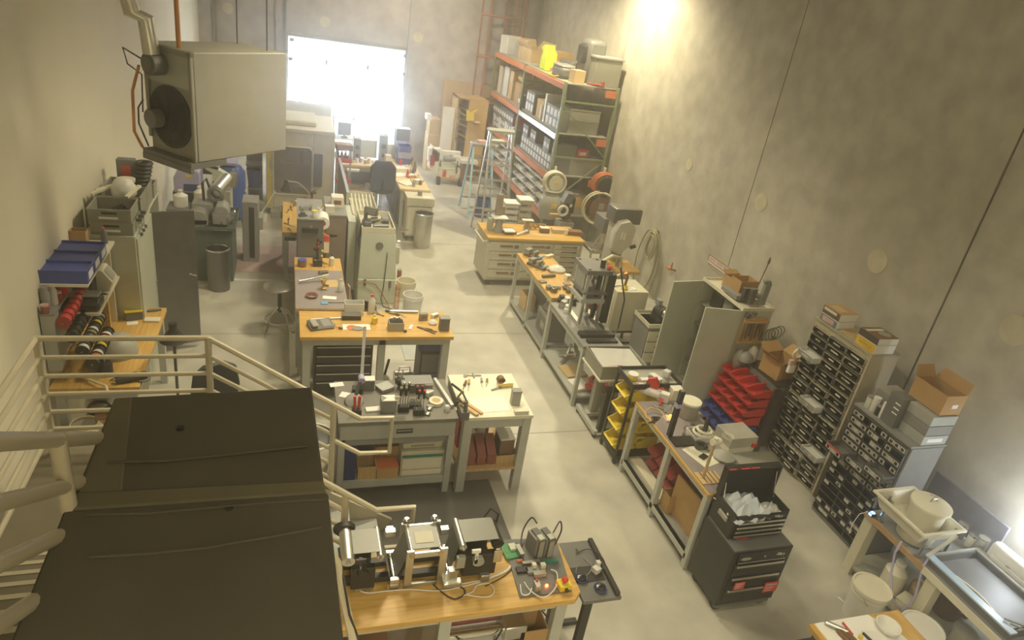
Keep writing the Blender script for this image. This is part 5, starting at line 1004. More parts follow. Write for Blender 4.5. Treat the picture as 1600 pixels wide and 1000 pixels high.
ob('front_board',MB().box(gx0+.33,gx1-.03,17.19,17.21,.3,gz-.03),M['tan_pegboard'],t,world=True); ob('lower_shelf',MB().box(gx0+.03,gx1-.03,17.2,17.86,.45,.48),M['ply'],t,world=True)
q=PY(745,193,17.16); one('work_glove',MB().lathe([(.05,0),(.06,.03),(.03,.06)],10).torus((0,0,.03),.07,.02,n=16,k=5),M['pink'],'pink round coil hanging on the plywood cabinet front','coil',(q.x,17.15,q.z))
q=PY(735,180,17.14); one('yellow_vest',MB().prism([(-.1,-.02),(.1,0),(.08,.18),(.16,.27),(.0,.2),(-.12,.26)],'y',-.03,.03),M['yellow'],'yellow cloth draped over the plywood cabinet corner','cloth',(q.x,17.13,q.z-.12))
for i,(pa,pb,y,m_,lab) in enumerate((((667,236),(689,212),17.5,'cardboard_light','lower carton of the pair against the far wall'),((670,212),(690,188),17.55,'cardboard_light','upper carton of the pair against the far wall'),((693,240),(711,194),17.5,'cardboard_light','tall carton behind the band saw at the far wall'))):
    A_,B_=PY(*pa,y),PY(*pb,y); z0=0 if i!=1 else PY(667,212,17.5).z
    carton(lab,((A_.x+B_.x)/2,y+.25,z0),0,B_.x-A_.x,.45,B_.z-z0,M[m_],closed=True)
A_,B_=PY(690,193,17.35),PY(711,168,17.35); one('foam_board',MB().box(A_.x,B_.x,17.32,17.35,0.0,B_.z),M['white'],'white board leaning on cartons at the far wall','board')
one('wooden_post',MB().box(-.03,.03,-.03,.03,0,B_.z),M['beige'],'cream upright post beside the white leaning board','post',(B_.x+.09,17.3,0))
A_=PY(668,184,17.48); sheet('white leaning panel on top of the carton pair',(A_.x+.06,17.7,PY(670,188,17.55).z),0,.12,.3,M['white'],'foam_board','board',h=.14)
# band saw
yb=16.3
bs=thing('band_saw','cream horizontal band saw on wheels near the far wall','saw',(3.85,16.5,0))
A_,B_=PY(684,283,yb),PY(719,268,yb)
ob('stand_body',MB().box(A_.x,B_.x,yb,yb+.4,.17,B_.z),M['cream'],bs,world=True,bev=.01)
C0=PY(672,262,yb); ob('left_panel',MB().prism([(C0.x,.35),(A_.x,.18),(A_.x,.75),(C0.x+.02,.9)],'y',yb+.05,yb+.4),M['cream'],bs,world=True,bev=.01)
D0,D1=PY(669,253,yb),PY(690,240,yb); ob('blade_housing',MB().box(D0.x,D1.x,yb+.05,yb+.25,D0.z,D1.z+.1),M['white'],bs,world=True,bev=.02)
E0,E1=PY(690,241,yb),PY(722,236,yb); ob('saw_bow',MB().box(E0.x-.05,E1.x,yb+.08,yb+.2,E0.z-.02,E0.z+.07).box(E1.x-.2,E1.x,yb+.05,yb+.25,E0.z-.25,E0.z-.02),M['white'],bs,world=True,bev=.012)
F0=PY(700,255,yb); ob('vise_bed',MB().box(A_.x,B_.x,yb,yb+.38,B_.z,B_.z+.05).box(F0.x-.15,F0.x+.2,yb+.05,yb+.3,B_.z+.05,B_.z+.2),M['sage'],bs,world=True,bev=.006)
ob('motor',MB().cyl((F0.x-.1,yb+.1,B_.z+.27),(F0.x+.2,yb+.1,B_.z+.27),.07,n=12),M['mid_grey'],bs,world=True)
A2=PY(693,275,yb); ob('red_label',MB().box(A2.x-.03,A2.x+.06,yb-.006,yb,A2.z-.02,A2.z+.14),M['red'],bs,world=True)
txt('JET',M['red'],bs,.11,ROOTM[bs.name].inverted()@frame((PY(707,277,yb).x,yb-.008,PY(707,277,yb).z),(1,0,0),(0,0,1)))
ob('base_skid',MB().box(A_.x,B_.x+.05,yb,yb+.4,.13,.17),M['bench_y'],bs,world=True)
for x in (A_.x-.0,B_.x+.02): ob('wheel',MB().cyl((x-.04,yb-.02,.10),(x+.04,yb-.02,.10),.10,n=16),M['rubber'],bs,world=True)
ob('side_pad',MB().box(C0.x-.01,C0.x+.1,yb+.0,yb+.05,.45,.7),M['red_dark'],bs,world=True); ob('crank',MB().tube([(B_.x-.1,yb-.03,.3),(B_.x-.1,yb-.05,.62)],.015,6),M['black'],bs,world=True)
t=thing('equipment_stand','dark brown machine stand between the band saw and the blue ladder','stand',(4.45,16.9,0)); a=PY(722,255,16.8); ob('stand_body',MB().box(a.x,a.x+.35,16.8,17.2,0,a.z),M['brown'],t,world=True,bev=.006); ob('top_tray',MB().shell(a.x-.03,a.x+.40,16.75,17.2,a.z,a.z+.08,.012),M['white'],t,world=True)
# caged ladder on the far wall
lx=PY(806,10,18.2).x
ld=thing('caged_ladder','rust brown caged wall ladder climbing the far concrete wall','ladder',(lx-.2,18.1,0))
q=PY(741,156,17.8)
for x in (lx-.22,lx+.18): ob('rail',MB().box(x-.025,x+.025,18.13,18.17,q.z+.0,ZC-.05),M['rust'],ld,world=True)
for i in range(24):
    z=q.z+.1+.25*i
    if z<ZC-.1: ob('rung',MB().cyl((lx-.22,18.15,z),(lx+.18,18.15,z),.014,n=6),M['rust'],ld,world=True)
qx0=PY(738,158,17.75).x
for z in (q.z+.02,PY(754,90,17.5).z,PY(762,24,17.5).z,PY(762,24,17.5).z+1.3):
    ob('cage_hoop',MB().tube([(lx-.24,18.13,z),(qx0+.05,18.,z),(qx0+.0,17.85,z),(qx0+.2,17.72,z),(lx-.1,17.72,z),(lx+.2,17.85,z),(lx+.2,18.13,z)],.028,6),M['rust'],ld,world=True)
ob('cage_base',MB().tube([(lx-.24,18.13,q.z-.04),(qx0+.05,18.,q.z-.04),(qx0,17.85,q.z-.04),(qx0+.2,17.71,q.z-.04),(lx-.1,17.71,q.z-.04),(lx+.2,17.85,q.z-.04)],.05,6),M['rust'],ld,world=True)
for x,y in ((qx0+.02,17.85),(qx0+.2,17.73),(lx-.1,17.73),(lx+.2,17.87)): ob('cage_bar',MB().box(x-.022,x+.022,y-.012,y+.012,q.z,ZC-.1),M['rust'],ld,world=True)
for z in (2.2,4.2,6.2):
    ob('wall_bracket',MB().box(lx-.24,lx-.2,18.15,18.3,z,z+.04).box(lx+.16,lx+.2,18.15,18.3,z,z+.04),M['rust'],ld,world=True)
# ================================================================ STEP LADDERS
def stepladder(label,xl,xr,ynear,yfar,h,m,mc,steps,name='step_ladder'):
    t=thing(name,label,'ladder',((xl+xr)/2,(ynear+yfar)/2,0)); ym=(ynear*.42+yfar*.58); tx=.06
    for s,x in ((1,xl),(-1,xr)):
        ob('front_rail',MB().beam((x,ynear,0),(x+s*tx,ym-.06,h),.03,.07),m,t,world=True)
        ob('rear_rail',MB().beam((x,yfar,0),(x+s*tx,ym+.08,h),.025,.05),m,t,world=True)
    for i in range(steps):
        f=(i+1)/(steps+1); y=ynear+(ym-.06-ynear)*f; z=h*f
        ob('step',MB().box(xl+tx*f,xr-tx*f,y-.03,y+.06,z-.02,z+.005),M['alu'],t,world=True)
        if i%2==0:
            y2=yfar+(ym+.08-yfar)*f; ob('rear_brace',MB().box(xl+tx*f,xr-tx*f,y2-.01,y2+.01,z-.02,z+.01),M['alu'],t,world=True)
    ob('top_cap',MB().box(xl+tx-.04,xr-tx+.04,ym-.12,ym+.14,h,h+.05),mc,t,world=True,bev=.006)
    for s,x in ((1,xl),(-1,xr)): ob('spreader',MB().beam((x+s*tx*.45,ynear+(ym-ynear)*.45,h*.45),(x+s*tx*.45,yfar+(ym-yfar)*.45,h*.45),.006,.02),M['steel'],t,world=True)
    return t
a=P(717,322,0); b_=P(734,342,0)
hb=PY(750,226,14.3).z
stepladder('light blue fibreglass step ladder with dark cap beside the tall rack','%s'%0 and a.x+.0,a.x+.52,b_.y,a.y,hb,M['cyan'],M['mid_grey'],5)
sheet('pink card lying on the cap of the light blue ladder',(a.x+.26,14.28,hb+.05),.2,.2,.16,M['pink'],'card','card',h=.05)
al=stepladder('silver aluminium step ladder nearest the wooden topped drawer cabinet',3.66,4.20,12.4,13.2,2.05,M['alu'],M['plastic_grey'],6)
ob('pail_shelf',MB().box(3.78,4.10,12.95,13.2,1.82,1.85),M['sage'],al,world=True,bev=.004)
pail('blue plastic tub seen through the silver step ladder',(4.05,13.95,0),.17,.42,M['blue'],handle=False,name='tub',cat='tub')
# ================================================================ PALLET RACK
rx0,rx1,ry0,ry1=5.0,6.10,12.65,17.71; rym=15.18
pr=thing('pallet_rack','tall pallet rack with green uprights and orange beams along the concrete wall','rack',(5.55,15.2,0))
ZB=[.51,1.33,2.16,3.10]
for x in (rx0,rx1):
    for y in (ry0,rym,ry1): ob('upright',MB().box(x-.025,x+.025,y-.035,y+.035,0,3.14),M['green'],pr,world=True)
for z in ZB:
    for x in (rx0,rx1):
        for ya_,yb_ in ((ry0+.04,rym-.04),(rym+.04,ry1-.04)): ob('beam',MB().box(x-.028,x+.028,ya_,yb_,z-.11,z),M['alu'] if (abs(z-2.16)<.01 and x==rx0 and ya_<14) else M['orange'],pr,world=True,bev=.004)
    for ya_,yb_ in ((ry0,rym),(rym,ry1)): ob('deck',MB().box(rx0+.03,rx1-.03,ya_+.02,yb_-.02,z,z+.02),M['plastic_grey'],pr,world=True)
for y in (ry0,rym,ry1):
    for z in (.86,1.72,2.79): ob('brace',MB().box(rx0,rx1,y-.012,y+.012,z-.015,z+.015),M['green'],pr,world=True)
    ob('brace',MB().beam((rx0,y,2.73),(rx1,y,1.77),.022,.022),M['green'],pr,world=True); ob('brace',MB().beam((rx1,y,1.70),(rx0+.2,y,.88),.022,.022),M['green'],pr,world=True)
for z in (2.16,3.10,1.33): ob('beam_end',MB().box(rx1-.25,rx1-.03,ry0-.03,ry0,z-.16,z-.03),M['orange'],pr,world=True)
# boxes on the rack
def binbox(label,loc,w,d,h,m,nl,group):
    t=thing('storage_box',label,'box',loc,0,group)
    ob('body',MB().box(-d/2,d/2,-w/2,w/2,0,h),m,t,bev=.004)
    for k in range(nl):
        z0=h*(.12+.45*k) if nl>1 else h*.3
        ob('paper_label',MB().box(-d/2-.004,-d/2,-w*.36,w*.36,z0,z0+h*.32),M['label_white'],t)
    return t
proto={}
def rackrow(z,ya_,yb_,w,h,d,lvl,bay,row,x=None,mats=('bin_dark',),nl=1,skip=()):
    n=int((yb_-ya_)/w); xx=(x if x is not None else rx0+.06)+d/2
    for i in range(n):
        if i in skip: continue
        lab=f'{ORD[i]} labelled box from the near end, rack {lvl} shelf, {bay} bay, {row}'
        key=(round(w,3),h,d,mats[i%len(mats)],nl)
        loc=(xx,ya_+w*(i+.5),z)
        if key in proto: dup(proto[key],loc,None,lab,f'boxes on the rack {lvl} shelf')
        else: proto[key]=binbox(lab,loc,w*.95,d,h,M[mats[i%len(mats)]],nl,f'boxes on the rack {lvl} shelf')
rackrow(1.351,12.758,15.061,0.182,0.328,0.455,'middle','near','lower row',nl=2); rackrow(1.679,12.758,13.65,0.182,0.273,0.455,'middle','near','upper row',nl=1,skip=(1,)); rackrow(1.679,14.014,15.015,0.182,0.237,0.455,'middle','near','top row',nl=1,skip=(2,))
rackrow(1.351,15.288,17.563,0.182,0.309,0.455,'middle','far','lower row',nl=2,mats=('bin_dark','bin_dark','label_white')); rackrow(1.661,15.743,17.563,0.2,0.291,0.455,'middle','far','upper row',nl=1)
rackrow(2.179,12.758,13.65,0.218,0.419,0.455,'upper','near','frame row',nl=2); rackrow(2.179,14.469,15.061,0.182,0.455,0.455,'upper','near','post row',nl=2)
block('white_panel_box','tall white carton on the rack upper shelf near the frame','box',(5.278,13.787,2.179),0,0.41,0.109,0.564,M['white']); carton('cardboard carton on the rack upper shelf, near bay',(5.324,14.151,2.179),0,0.455,0.41,0.382,M['cardboard_light'],closed=True)
block('binder_box','white binder box in front of the rack cardboard carton','box',(5.114,13.996,2.179),0,0.091,0.091,0.309,M['cream'])
block('tall_carton','tall white carton on the rack upper shelf, far bay','box',(5.278,16.881,2.179),0,0.364,0.382,0.682,M['white'],lab=None); block('tall_carton','taller brown carton beside the tall white one on the rack','box',(5.324,16.425,2.179),0,0.455,0.273,0.655,M['cardboard_light']); block('tall_carton','small white carton at the far end of the rack upper shelf','box',(5.232,17.427,2.179),0,0.273,0.273,0.637,M['cream'])
carton('brown carton with rolls behind the green centre post',(5.324,15.834,2.179),0,0.455,0.455,0.455,M['cardboard'],closed=True); one('wrap_roll',MB().cyl((0,-.18,.11),(0,.18,.11),.11,n=18),M['kraft'],'brown paper roll on the carton behind the centre post','roll',(5.23,15.83,2.64))
rackrow(2.179,15.242,15.606,0.173,0.273,0.364,'upper','far','post row',nl=1)
block('red_box','red box on the rack middle shelf above the label boxes','box',(5.278,15.516,1.661),0,0.364,0.273,0.273,M['red'])
# lower bay: tilted small parts bins
cols=('label_white','bin_dark','cream','plastic_grey','beige')
for tier in range(4):
    z=.53+.185*tier
    for k,(ya_,yb_) in enumerate(((12.74,15.06),(15.29,17.6))):
        one('bin_shelf',MB().box(5.03,5.41,ya_,yb_,z,z+.012),M['steel_grey'],f'narrow steel bin shelf in the rack bottom, {["near","far"][k]} bay, {ORD[tier]} tier','shelf',group='bin shelves in the rack')
        w=(yb_-ya_)/16
        for i in range(16):
            mm=M[cols[(i*7+tier*3+k)%5]]; key=('pb',w,cols[(i*7+tier*3+k)%5])
            lab=f'{ORD[i]} parts bin from the near end, rack bottom, {["near","far"][k]} bay, {ORD[tier]} tier'
            loc=(5.17,ya_+w*(i+.5),z+.012)
            if key in proto: dup(proto[key],loc,None,lab)
            else:
                t=thing('parts_bin',lab,'bin',loc,0,'parts bins in the rack bottom'); ob('body',MB().prism([(-.145,0),(.18,0),(.18,.125),(-.02,.125),(-.165,.065)],'y',-w*.46,w*.46),mm,t); ob('paper_label',MB().box(-.162,-.158,-w*.3,w*.3,.015,.055),M['label_white'],t); proto[key]=t
# things on the rack top
zt=3.12
def pt(px,py): return put(px,py,zt)
for i,(px,py,lab) in enumerate(((796,84,'white panel carton at the far end of the rack top'),(805,86,'second white panel carton beside the first on the rack top'))):
    q=pt(px,py); block('panel_carton',lab,'box',q,0,.5,.12,.42-.04*i,M['white'])
q=pt(838,96); carton('long open cardboard carton on the rack top',(5.5,PX(835,80,5.5).y,zt),.0,.46,1.0,.28,M['cardboard_light'],flaps=(0,1,1,1))
q=Vector((5.65,PX(868,80,5.65).y,zt)); carton('smaller cardboard carton behind the yellow vest on the rack top',(5.75,q[1],zt),.1,.45,.5,.36,M['cardboard'],closed=True)
q=pt(820,93); bottle('stacked clear jars standing at the rack top edge',(q[0],q[1],zt),.08,.42,M['clear_white'],M['white'],neck=.7)
q=pt(840,98); one('cloth_bundle',MB().lathe([(.12,0),(.15,.06),(.1,.13),(.02,.15)],12),M['white'],'white cloth bundle beside the yellow vest on the rack top','cloth',q)
q=PX(857,95,5.28); one('safety_vest',MB().prism([(-.2,0),(.18,0),(.19,.22),(.12,.34),(.24,.44),(.05,.50),(-.04,.40),(-.17,.36)],'x',-.12,.12),M['hivis'],'bright yellow safety vest heaped on the rack top','vest',(5.28,q.y,zt),bev=.02)
q=pt(868,104); one('hard_hat',MB().lathe([(.16,0),(.14,.02),(.13,.08),(.08,.14),(.01,.16)],18),M['orange'],'orange hard hat beside the yellow vest on the rack top','hat',(5.42,PX(868,96,5.42).y,zt+.08)); block('orange_case','orange case under the hard hat on the rack top','case',(5.42,PX(868,96,5.42).y,zt),0,.3,.3,.08,M['orange'])
q=pt(880,113); t=thing('soft_bag','dark grey soft tool bag at the rack top front edge','bag',(5.24,PX(882,105,5.24).y,zt)); ob('body',MB().box(-.17,.17,-.28,.28,0,.22),M['dark_grey'],t,bev=.06); ob('top_flap',MB().box(-.16,.16,-.26,.26,.2,.26),M['mid_grey'],t,bev=.03); ob('strap',MB().tube([(-.17,-.2,.05),(-.24,-.1,.02),(-.24,.15,.02),(-.17,.22,.06)],.014,6),M['yellow'],t)
q=pt(902,127); carton('small tan carton at the near corner of the rack top',(5.28,12.85,zt),.1,.22,.24,.24,M['cardboard_light'],closed=True)
q=pt(895,98); one('duffel_bag',MB().cyl((0,-.4,.13),(0,.4,.13),.13,n=16).torus((0,-.3,.13),.13,.012,(0,1,0),18,5),M['dark_grey'],'dark rolled duffel bag lying on the rack top','bag',(5.78,PX(893,88,5.78).y,zt))
q=pt(908,112); t=thing('tool_bag','red and black tool bag on the rack top','bag',(5.6,PX(912,100,5.6).y,zt)); ob('body',MB().box(-.14,.14,-.25,.25,0,.24),M['red'],t,bev=.05); ob('side_pocket',MB().box(-.16,-.14,-.18,.1,.03,.16),M['black'],t,bev=.01); ob('handle',MB().tube([(0,-.12,.24),(0,-.08,.32),(0,.08,.32),(0,.12,.24)],.012,6),M['black'],t)
q=P(925,118,zt); t=thing('backpack','large black backpack standing on the grey crate corner','bag',(5.68,13.22,zt)); ob('body',MB().box(-.2,.2,-.22,.25,0,.80),M['dark_grey'],t,bev=.09); ob('front_pocket',MB().box(-.27,-.19,-.18,.18,.35,.68),M['black'],t,bev=.03); ob('strap',MB().tube([(-.25,-.1,.5),(-.36,-.15,.3),(-.34,-.12,.05)],.02,6),M['black'],t); ob('buckle_strap',MB().tube([(-.33,-.2,.12),(-.36,-.24,-.0)],.012,6),M['cream'],t)
t=thing('lidded_crate','large grey plastic crate at the near wall corner of the rack top','crate',(5.84,12.86,zt)); ob('body',MB().box(-.27,.27,-.16,.2,0,.50),M['crate_grey'],t,bev=.012); ob('rim',MB().box(-.29,.29,-.18,.22,.50,.54),M['plastic_grey'],t,bev=.006)
one('hand_tool',MB().cyl((0,0,.03),(.3,-.1,.03),.02,n=8).cyl((.3,-.1,.0),(.3,-.1,.1),.03,n=8),M['red_dark'],'red tipped tool handle lying beside the grey crate on the rack','tool',(5.46,12.75,zt),0)
# end shelf contents
for i,(x,y,z,w,d,h,lab) in enumerate(((5.5,12.97,2.18,.64,.46,.27,'grey plastic crate on the rack upper shelf end, lower'),(5.5,12.97,2.45,.64,.46,.2,'grey plastic crate on the rack upper shelf end, upper'),(5.69,13.0,1.35,.64,.5,.36,'wide grey crate on the rack middle shelf end'))):
    tray('plastic_crate',lab,'crate',(x+.05,y,z),0,w,d,h,M['crate_grey'],group='grey crates at the rack end')
for i,(x,lab) in enumerate(((5.44,'red and white parts box on the wide grey crate'),(5.68,'larger red boxed drill set on the wide grey crate'))): block('parts_box',lab,'box',(x,12.9,1.71),.1,.18+.07*i,.18,.09+.07*i,M['red'],lab=M['white'])
block('black_case','black tool case beside the red boxes on the grey crate','case',(5.26,12.922,1.72),0.2,0.164,0.182,0.064,M['black'])
carton('low brown carton on the rack bottom at the near end',(5.597,13.013,0.532),0,0.728,0.546,0.41,M['beige'],closed=True)
for i in range(4):
    one('cable_spool',MB().cyl((0,-.03,0),(0,.03,0),.08,n=18).cyl((0,-.04,0),(0,-.03,0),.1,n=18),M[['hose_green','orange','bench_y','copper'][i]],['olive cable spool at the rack foot, nearest the aisle','orange cable spool at the rack foot, second','wooden cable spool at the rack foot, third','copper cable spool at the rack foot, nearest the wall'][i],'spool',(5.27+.2*i,12.56,.86),0,'cable spools at the rack foot')
for i,x in enumerate((5.5,5.72)): taperoll(['white tape ring on the low carton, nearer the aisle','white tape ring on the low carton, nearer the wall'][i],(x,12.8,.95),.06,.03,M['white'])
# reels on the near frame
q=PY(866,284,12.5)
def reelcoil(name,label,c,R,m,n=6,disc=None,depth=.10,r=.014):
    t=thing(name,label,'reel',c)
    mm=MB()
    for k in range(n): mm.torus((.006*(k%3)-.006,-depth/2+depth*k/max(1,n-1),.004*(k%2)),R-.012*(k%3),r,(0.15,1,0),30,6)
    ob('coil',mm,m,t)
    if disc: ob('disc',MB().cyl((0,-depth/2-.02,0),(0,-depth/2-.035,0),R*.72,n=28).cyl((0,-depth/2-.03,0),(0,depth/2,0),R*.25,n=14),disc,t)
    ob('hanger',MB().box(-.015,.015,depth/2-.01,depth/2+.06,R*.2,R*1.4),M['white'],t)
    return t
w1=reelcoil('cable_reel','white cable reel hung on the rack end beside the silver ladders',(q.x,12.47,q.z),.21,M['cream'],7,M['cream'],.12,.022)
ob('yellow_hub',MB().cyl((0,-.10,0),(0,-.115,0),.03,n=12),M['yellow'],w1)
q=PY(858,318,12.45); t=thing('hanging_bag','grey plastic sack with yellow sticker hung below the white reel','bag',(q.x,12.42,q.z)); ob('sack',MB().lathe([(.10,-.30),(.20,-.26),(.23,-.05),(.20,.15),(.13,.24),(.17,.28)],16),M['plastic_grey'],t); ob('yellow_sticker',MB().box(-.05,.06,-.235,-.228,-.02,.07),M['yellow'],t)
q=PY(943,288,12.5); reelcoil('hose_reel','orange air hose coiled on a black reel at the rack end',(q.x,12.47,q.z),.23,M['orange'],7,M['black_gloss'],.16,.02)
q=PY(935,325,12.35); t=reelcoil('hose_reel','cream hose coil around a dark reel below the orange hose',(q.x,12.35,q.z),.33,M['hose_cream'],5,M['brown'],.12,.018); ob('square_label',MB().box(-.06,.06,-.115,-.098,.0,.12),M['plastic_grey'],t)
# ================================================================ RIGHT SIDE: drawer cabinet with wooden top
vx0,vx1,vy0,vy1=3.12,4.85,10.12,10.88
vd=thing('drawer_cabinet','wide cream drawer cabinet on casters with wooden top','cabinet',((vx0+vx1)/2,10.5,0))
ob('body',MB().box(vx0+.02,vx1-.02,vy0+.03,vy1-.02,.12,.84),M['vidmar'],vd,world=True,bev=.006)
ob('tabletop',MB().box(vx0,vx1,vy0,vy1,.84,.88),M['bench_x'],vd,world=True,bev=.004)
for (xa_,xb_,n) in ((vx0+.07,vx0+.60,4),(vx0+.64,vx0+1.16,5),(vx0+1.20,vx1-.07,7)):
    h=(.80-.16)/n
    for i in range(n):
        z=.16+h*i
        d_=ob('drawer',MB().box(xa_,xb_,vy0+.012,vy0+.03,z+.006,z+h-.006),M['vidmar'],vd,world=True,bev=.003)
        ob('handle',MB().box((xa_+xb_)/2-.11,(xa_+xb_)/2+.11,vy0+.0,vy0+.012,z+h*.55,z+h*.7),M['brown'],d_,world=True)
        ob('label_clip',MB().box(xb_-.12,xb_-.05,vy0+.006,vy0+.012,z+h*.4,z+h*.75),M['dark_grey'],d_,world=True)
ob('side_handle',MB().tube([(vx0+.02,vy0+.08,.80),(vx0-.05,vy0+.08,.78),(vx0-.05,vy1-.12,.78),(vx0+.02,vy1-.12,.80)],.012,6),M['cream'],vd,world=True)
for x in (vx0+.12,vx1-.12):
    for y in (vy0+.12,vy1-.12): ob('caster',MB().cyl((x-.02,y,.06),(x+.02,y,.06),.06,n=12),M['rubber'],vd,world=True)
z=.88
mi=thing('inspection_stand','grey inspection stand with white top plate on the wooden drawer cabinet','instrument',put(778,362,z)); ob('base',MB().lathe([(.09,0),(.09,.02),(.06,.12),(.065,.24)],16),M['mid_grey'],mi); ob('top_plate',MB().box(-.13,.13,-.08,.10,.24,.26),M['white'],mi,bev=.003); ob('column',MB().box(-.07,.04,.06,.12,.26,.62),mat('stand_brown',(.25,.2,.15),.6),mi,bev=.006); ob('side_body',MB().box(-.17,-.09,.0,.14,0,.2),M['plastic_grey'],mi,bev=.01)
block('white_box','white slab box on a brown book beside the inspection stand','box',(put(795,361,z+.05)[0],put(795,361,z+.05)[1],z+.05),.1,.20,.16,.02,M['white']); sheet('brown flat book under the white slab box',(put(795,363,z)[0],put(795,363,z)[1],z),.1,.2,.2,M['brown'],'book','book',h=.05)
t=thing('microscope_base','small steel stand with thin top plate on the wooden drawer cabinet','stand',put(822,362,z)); ob('post',MB().lathe([(.06,0),(.05,.03),(.03,.05),(.035,.20)],12),M['mid_grey'],t); ob('top_plate',MB().box(-.1,.1,-.05,.05,.20,.215),M['cream'],t)
one('white_tube',MB().cyl((-.1,0,.02),(.1,.05,.05),.015,n=8).cyl((.1,.05,.05),(.15,.07,.05),.025,n=8),M['white'],'white handled tool lying at the front edge of the drawer cabinet','tool',put(815,368,z),.3)
t=thing('parts_rack','low wooden parts rack at the back of the drawer cabinet top','rack',put(836,358,z))
m=MB().box(-.2,.2,-.05,.05,0,.015)
for i in range(5): m.box(-.2+.095*i,-.185+.095*i,-.05,.05,.015,.07)
ob('frame',m,M['ply'],t); ob('back_rail',MB().box(-.2,.2,.04,.05,.015,.09),M['ply'],t)
for i,(px,py,w,d,h,m_,lab) in enumerate(((850,363,.16,.1,.08,'brown','brown box with white card on the drawer cabinet'),(872,363,.24,.12,.05,'beige','low beige box in the middle of the drawer cabinet'),(884,367,.05,.05,.10,'cream','small cream cylinder box near the front edge'),(896,366,.28,.16,.07,'brown','dark brown wooden case at the end of the drawer cabinet'))):
    block('small_box',lab,'box',put(px,py,z),-.1 if i==3 else 0,w,d,h,M[m_],lid=M['white'] if i==0 else (M['kraft'] if i==1 else None))
sheet('yellow plan sheet spread over the drawer cabinet top',put(845,367,z),0,.5,.15,M['kraft'])
# clear bin towers behind
for k,(x,y,h,lab) in enumerate(((3.92,11.62,1.05,'tall stack of clear trays behind the drawer cabinet, nearer the ladder'),(4.2,11.66,1.12,'tall wire basket tower of clear trays behind the drawer cabinet, nearer the rack'))):
    t=thing('tray_tower',lab,'rack',(x,y,0))
    for sx in (-.11,.11):
        for sy in (-.12,.12): ob('post',MB().cyl((sx,sy,0),(sx,sy,h),.008,n=6),M['chrome'],t)
    for i in range(9):
        zz=.05+(h-.12)*i/8
        ob('tray',MB().shell(-.125,.125,-.13,.13,zz,zz+.07,.008),M['clear_white' if k==0 else 'clear'],t)
    ob('top_board',MB().box(-.14,.14,-.15,.15,h,h+.015),M['white'],t)
block('yellow_carton','yellow flat carton standing between the silver ladder and tray stack','box',(3.95,12.02,0),.2,.26,.16,.72,M['kraft'],lid=M['cream'])
one('brown_board',MB().box(-.08,.08,-.05,.05,0,1.05),mat('board_brown',(.30,.22,.13),.7),'upright brown carton tube behind the inspection stand','tube',(3.65,11.35,0))
# bench grinder on its pedestal in front of the reels
q=P(908,350,.85)
bg=thing('belt_sander','black belt sander on a wooden topped stand near the reels','sander',(5.1,11.7,0)); zz=PY(903,342,11.7).z
ob('stand',MB().box(4.940,5.220,11.550,11.850,0,zz-.05),M['mid_grey'],bg,world=True,bev=.005); ob('stand_top',MB().box(4.860,5.280,11.98,11.900,zz-.05,zz),M['bench_y'],bg,world=True)
ob('body',MB().cyl((5.080,11.700,zz),(5.080,11.700,zz+.14),.10,n=14).box(5.020,5.200,11.620,11.780,zz+.12,zz+.42),M['black'],bg,world=True,bev=.012); ob('belt_housing',MB().prism([(4.940,zz+.32),(5.020,zz+.52),(5.160,zz+.50),(5.120,zz+.30)],'y',11.600,11.800),M['dark_grey'],bg,world=True,bev=.012); ob('wheel',MB().torus((4.960,11.580,zz+.18),.09,.025,(0,1,0),20,6),M['cream'],bg,world=True)
ob('badge',MB().box(5.090,5.140,11.612,11.620,zz+.25,zz+.31),M['white'],bg,world=True)
# ================================================================ framed wooden bench and steel bench
fb=bench('workbench','narrow wooden topped bench with white frame and vise blocks','workbench',3.40,3.95,7.78,9.42,.9,M['bench_y'],M['leg_grey'],lw=.05,mids=(8.62,),apron=.05,shelf=.14,shelf_m=M['mid_grey'],inset=.0)
ob('back_panel',MB().box(3.70,3.72,8.66,9.36,.15,.85),M['mid_grey'],fb,world=True); ob('shelf_rail',MB().box(3.40,3.45,7.83,9.37,.08,.13),M['leg_grey'],fb,world=True)
z=.9
for i,(px,py,lab) in enumerate(((832,402,'blue and grey machine vise at the far end of the narrow wooden bench'),(838,417,'blue and grey machine vise second along the narrow wooden bench'))):
    t=thing('machine_vise',lab,'vise',put(px,py,z),-.9); ob('bed',MB().box(-.15,.15,-.05,.05,0,.04),M['steel_dark'],t,bev=.004); [ob('jaw',MB().box(a_,b_,-.06,.06,.04,.115),M['mid_grey'],t,bev=.004) for a_,b_ in ((-.12,-.04),(.03,.07))]; ob('blue_handle',MB().cyl((.15,-.07,.05),(.15,.07,.05),.014,n=8),M['blue_light'],t); ob('screw',MB().cyl((.05,0,.05),(.16,0,.05),.012,n=8),M['steel'],t)
one('plastic_bag',MB().lathe([(.12,0),(.13,.03),(.08,.07),(.02,.09)],11),M['clear_white'],'clear plastic bag of parts on the narrow wooden bench','bag',put(870,423,z))
one('aluminium_bar',MB().cb(0,0,.02,.22,.05,.04),M['steel_dark'],'dark metal block bar on the narrow wooden bench','bar',put(857,433,z),.25,bev=.003)
block('white_carton','white small carton at the wall edge of the narrow wooden bench','box',put(886,437,z),.3,.08,.07,.08,M['white'],lab=M['kraft'])
sheet('brass plate lying on the narrow wooden bench',put(868,446,z),-.05,.26,.10,M['kraft'],'plate','plate',h=.012); block('steel_plate','dark square steel plate beside the brass plate','plate',put(848,441,z),.2,.10,.09,.02,M['steel_dark']); block('steel_plate','grey thin steel plate beside the brass plate, nearer the press','plate',put(886,444,z),.0,.10,.09,.015,M['mid_grey'])
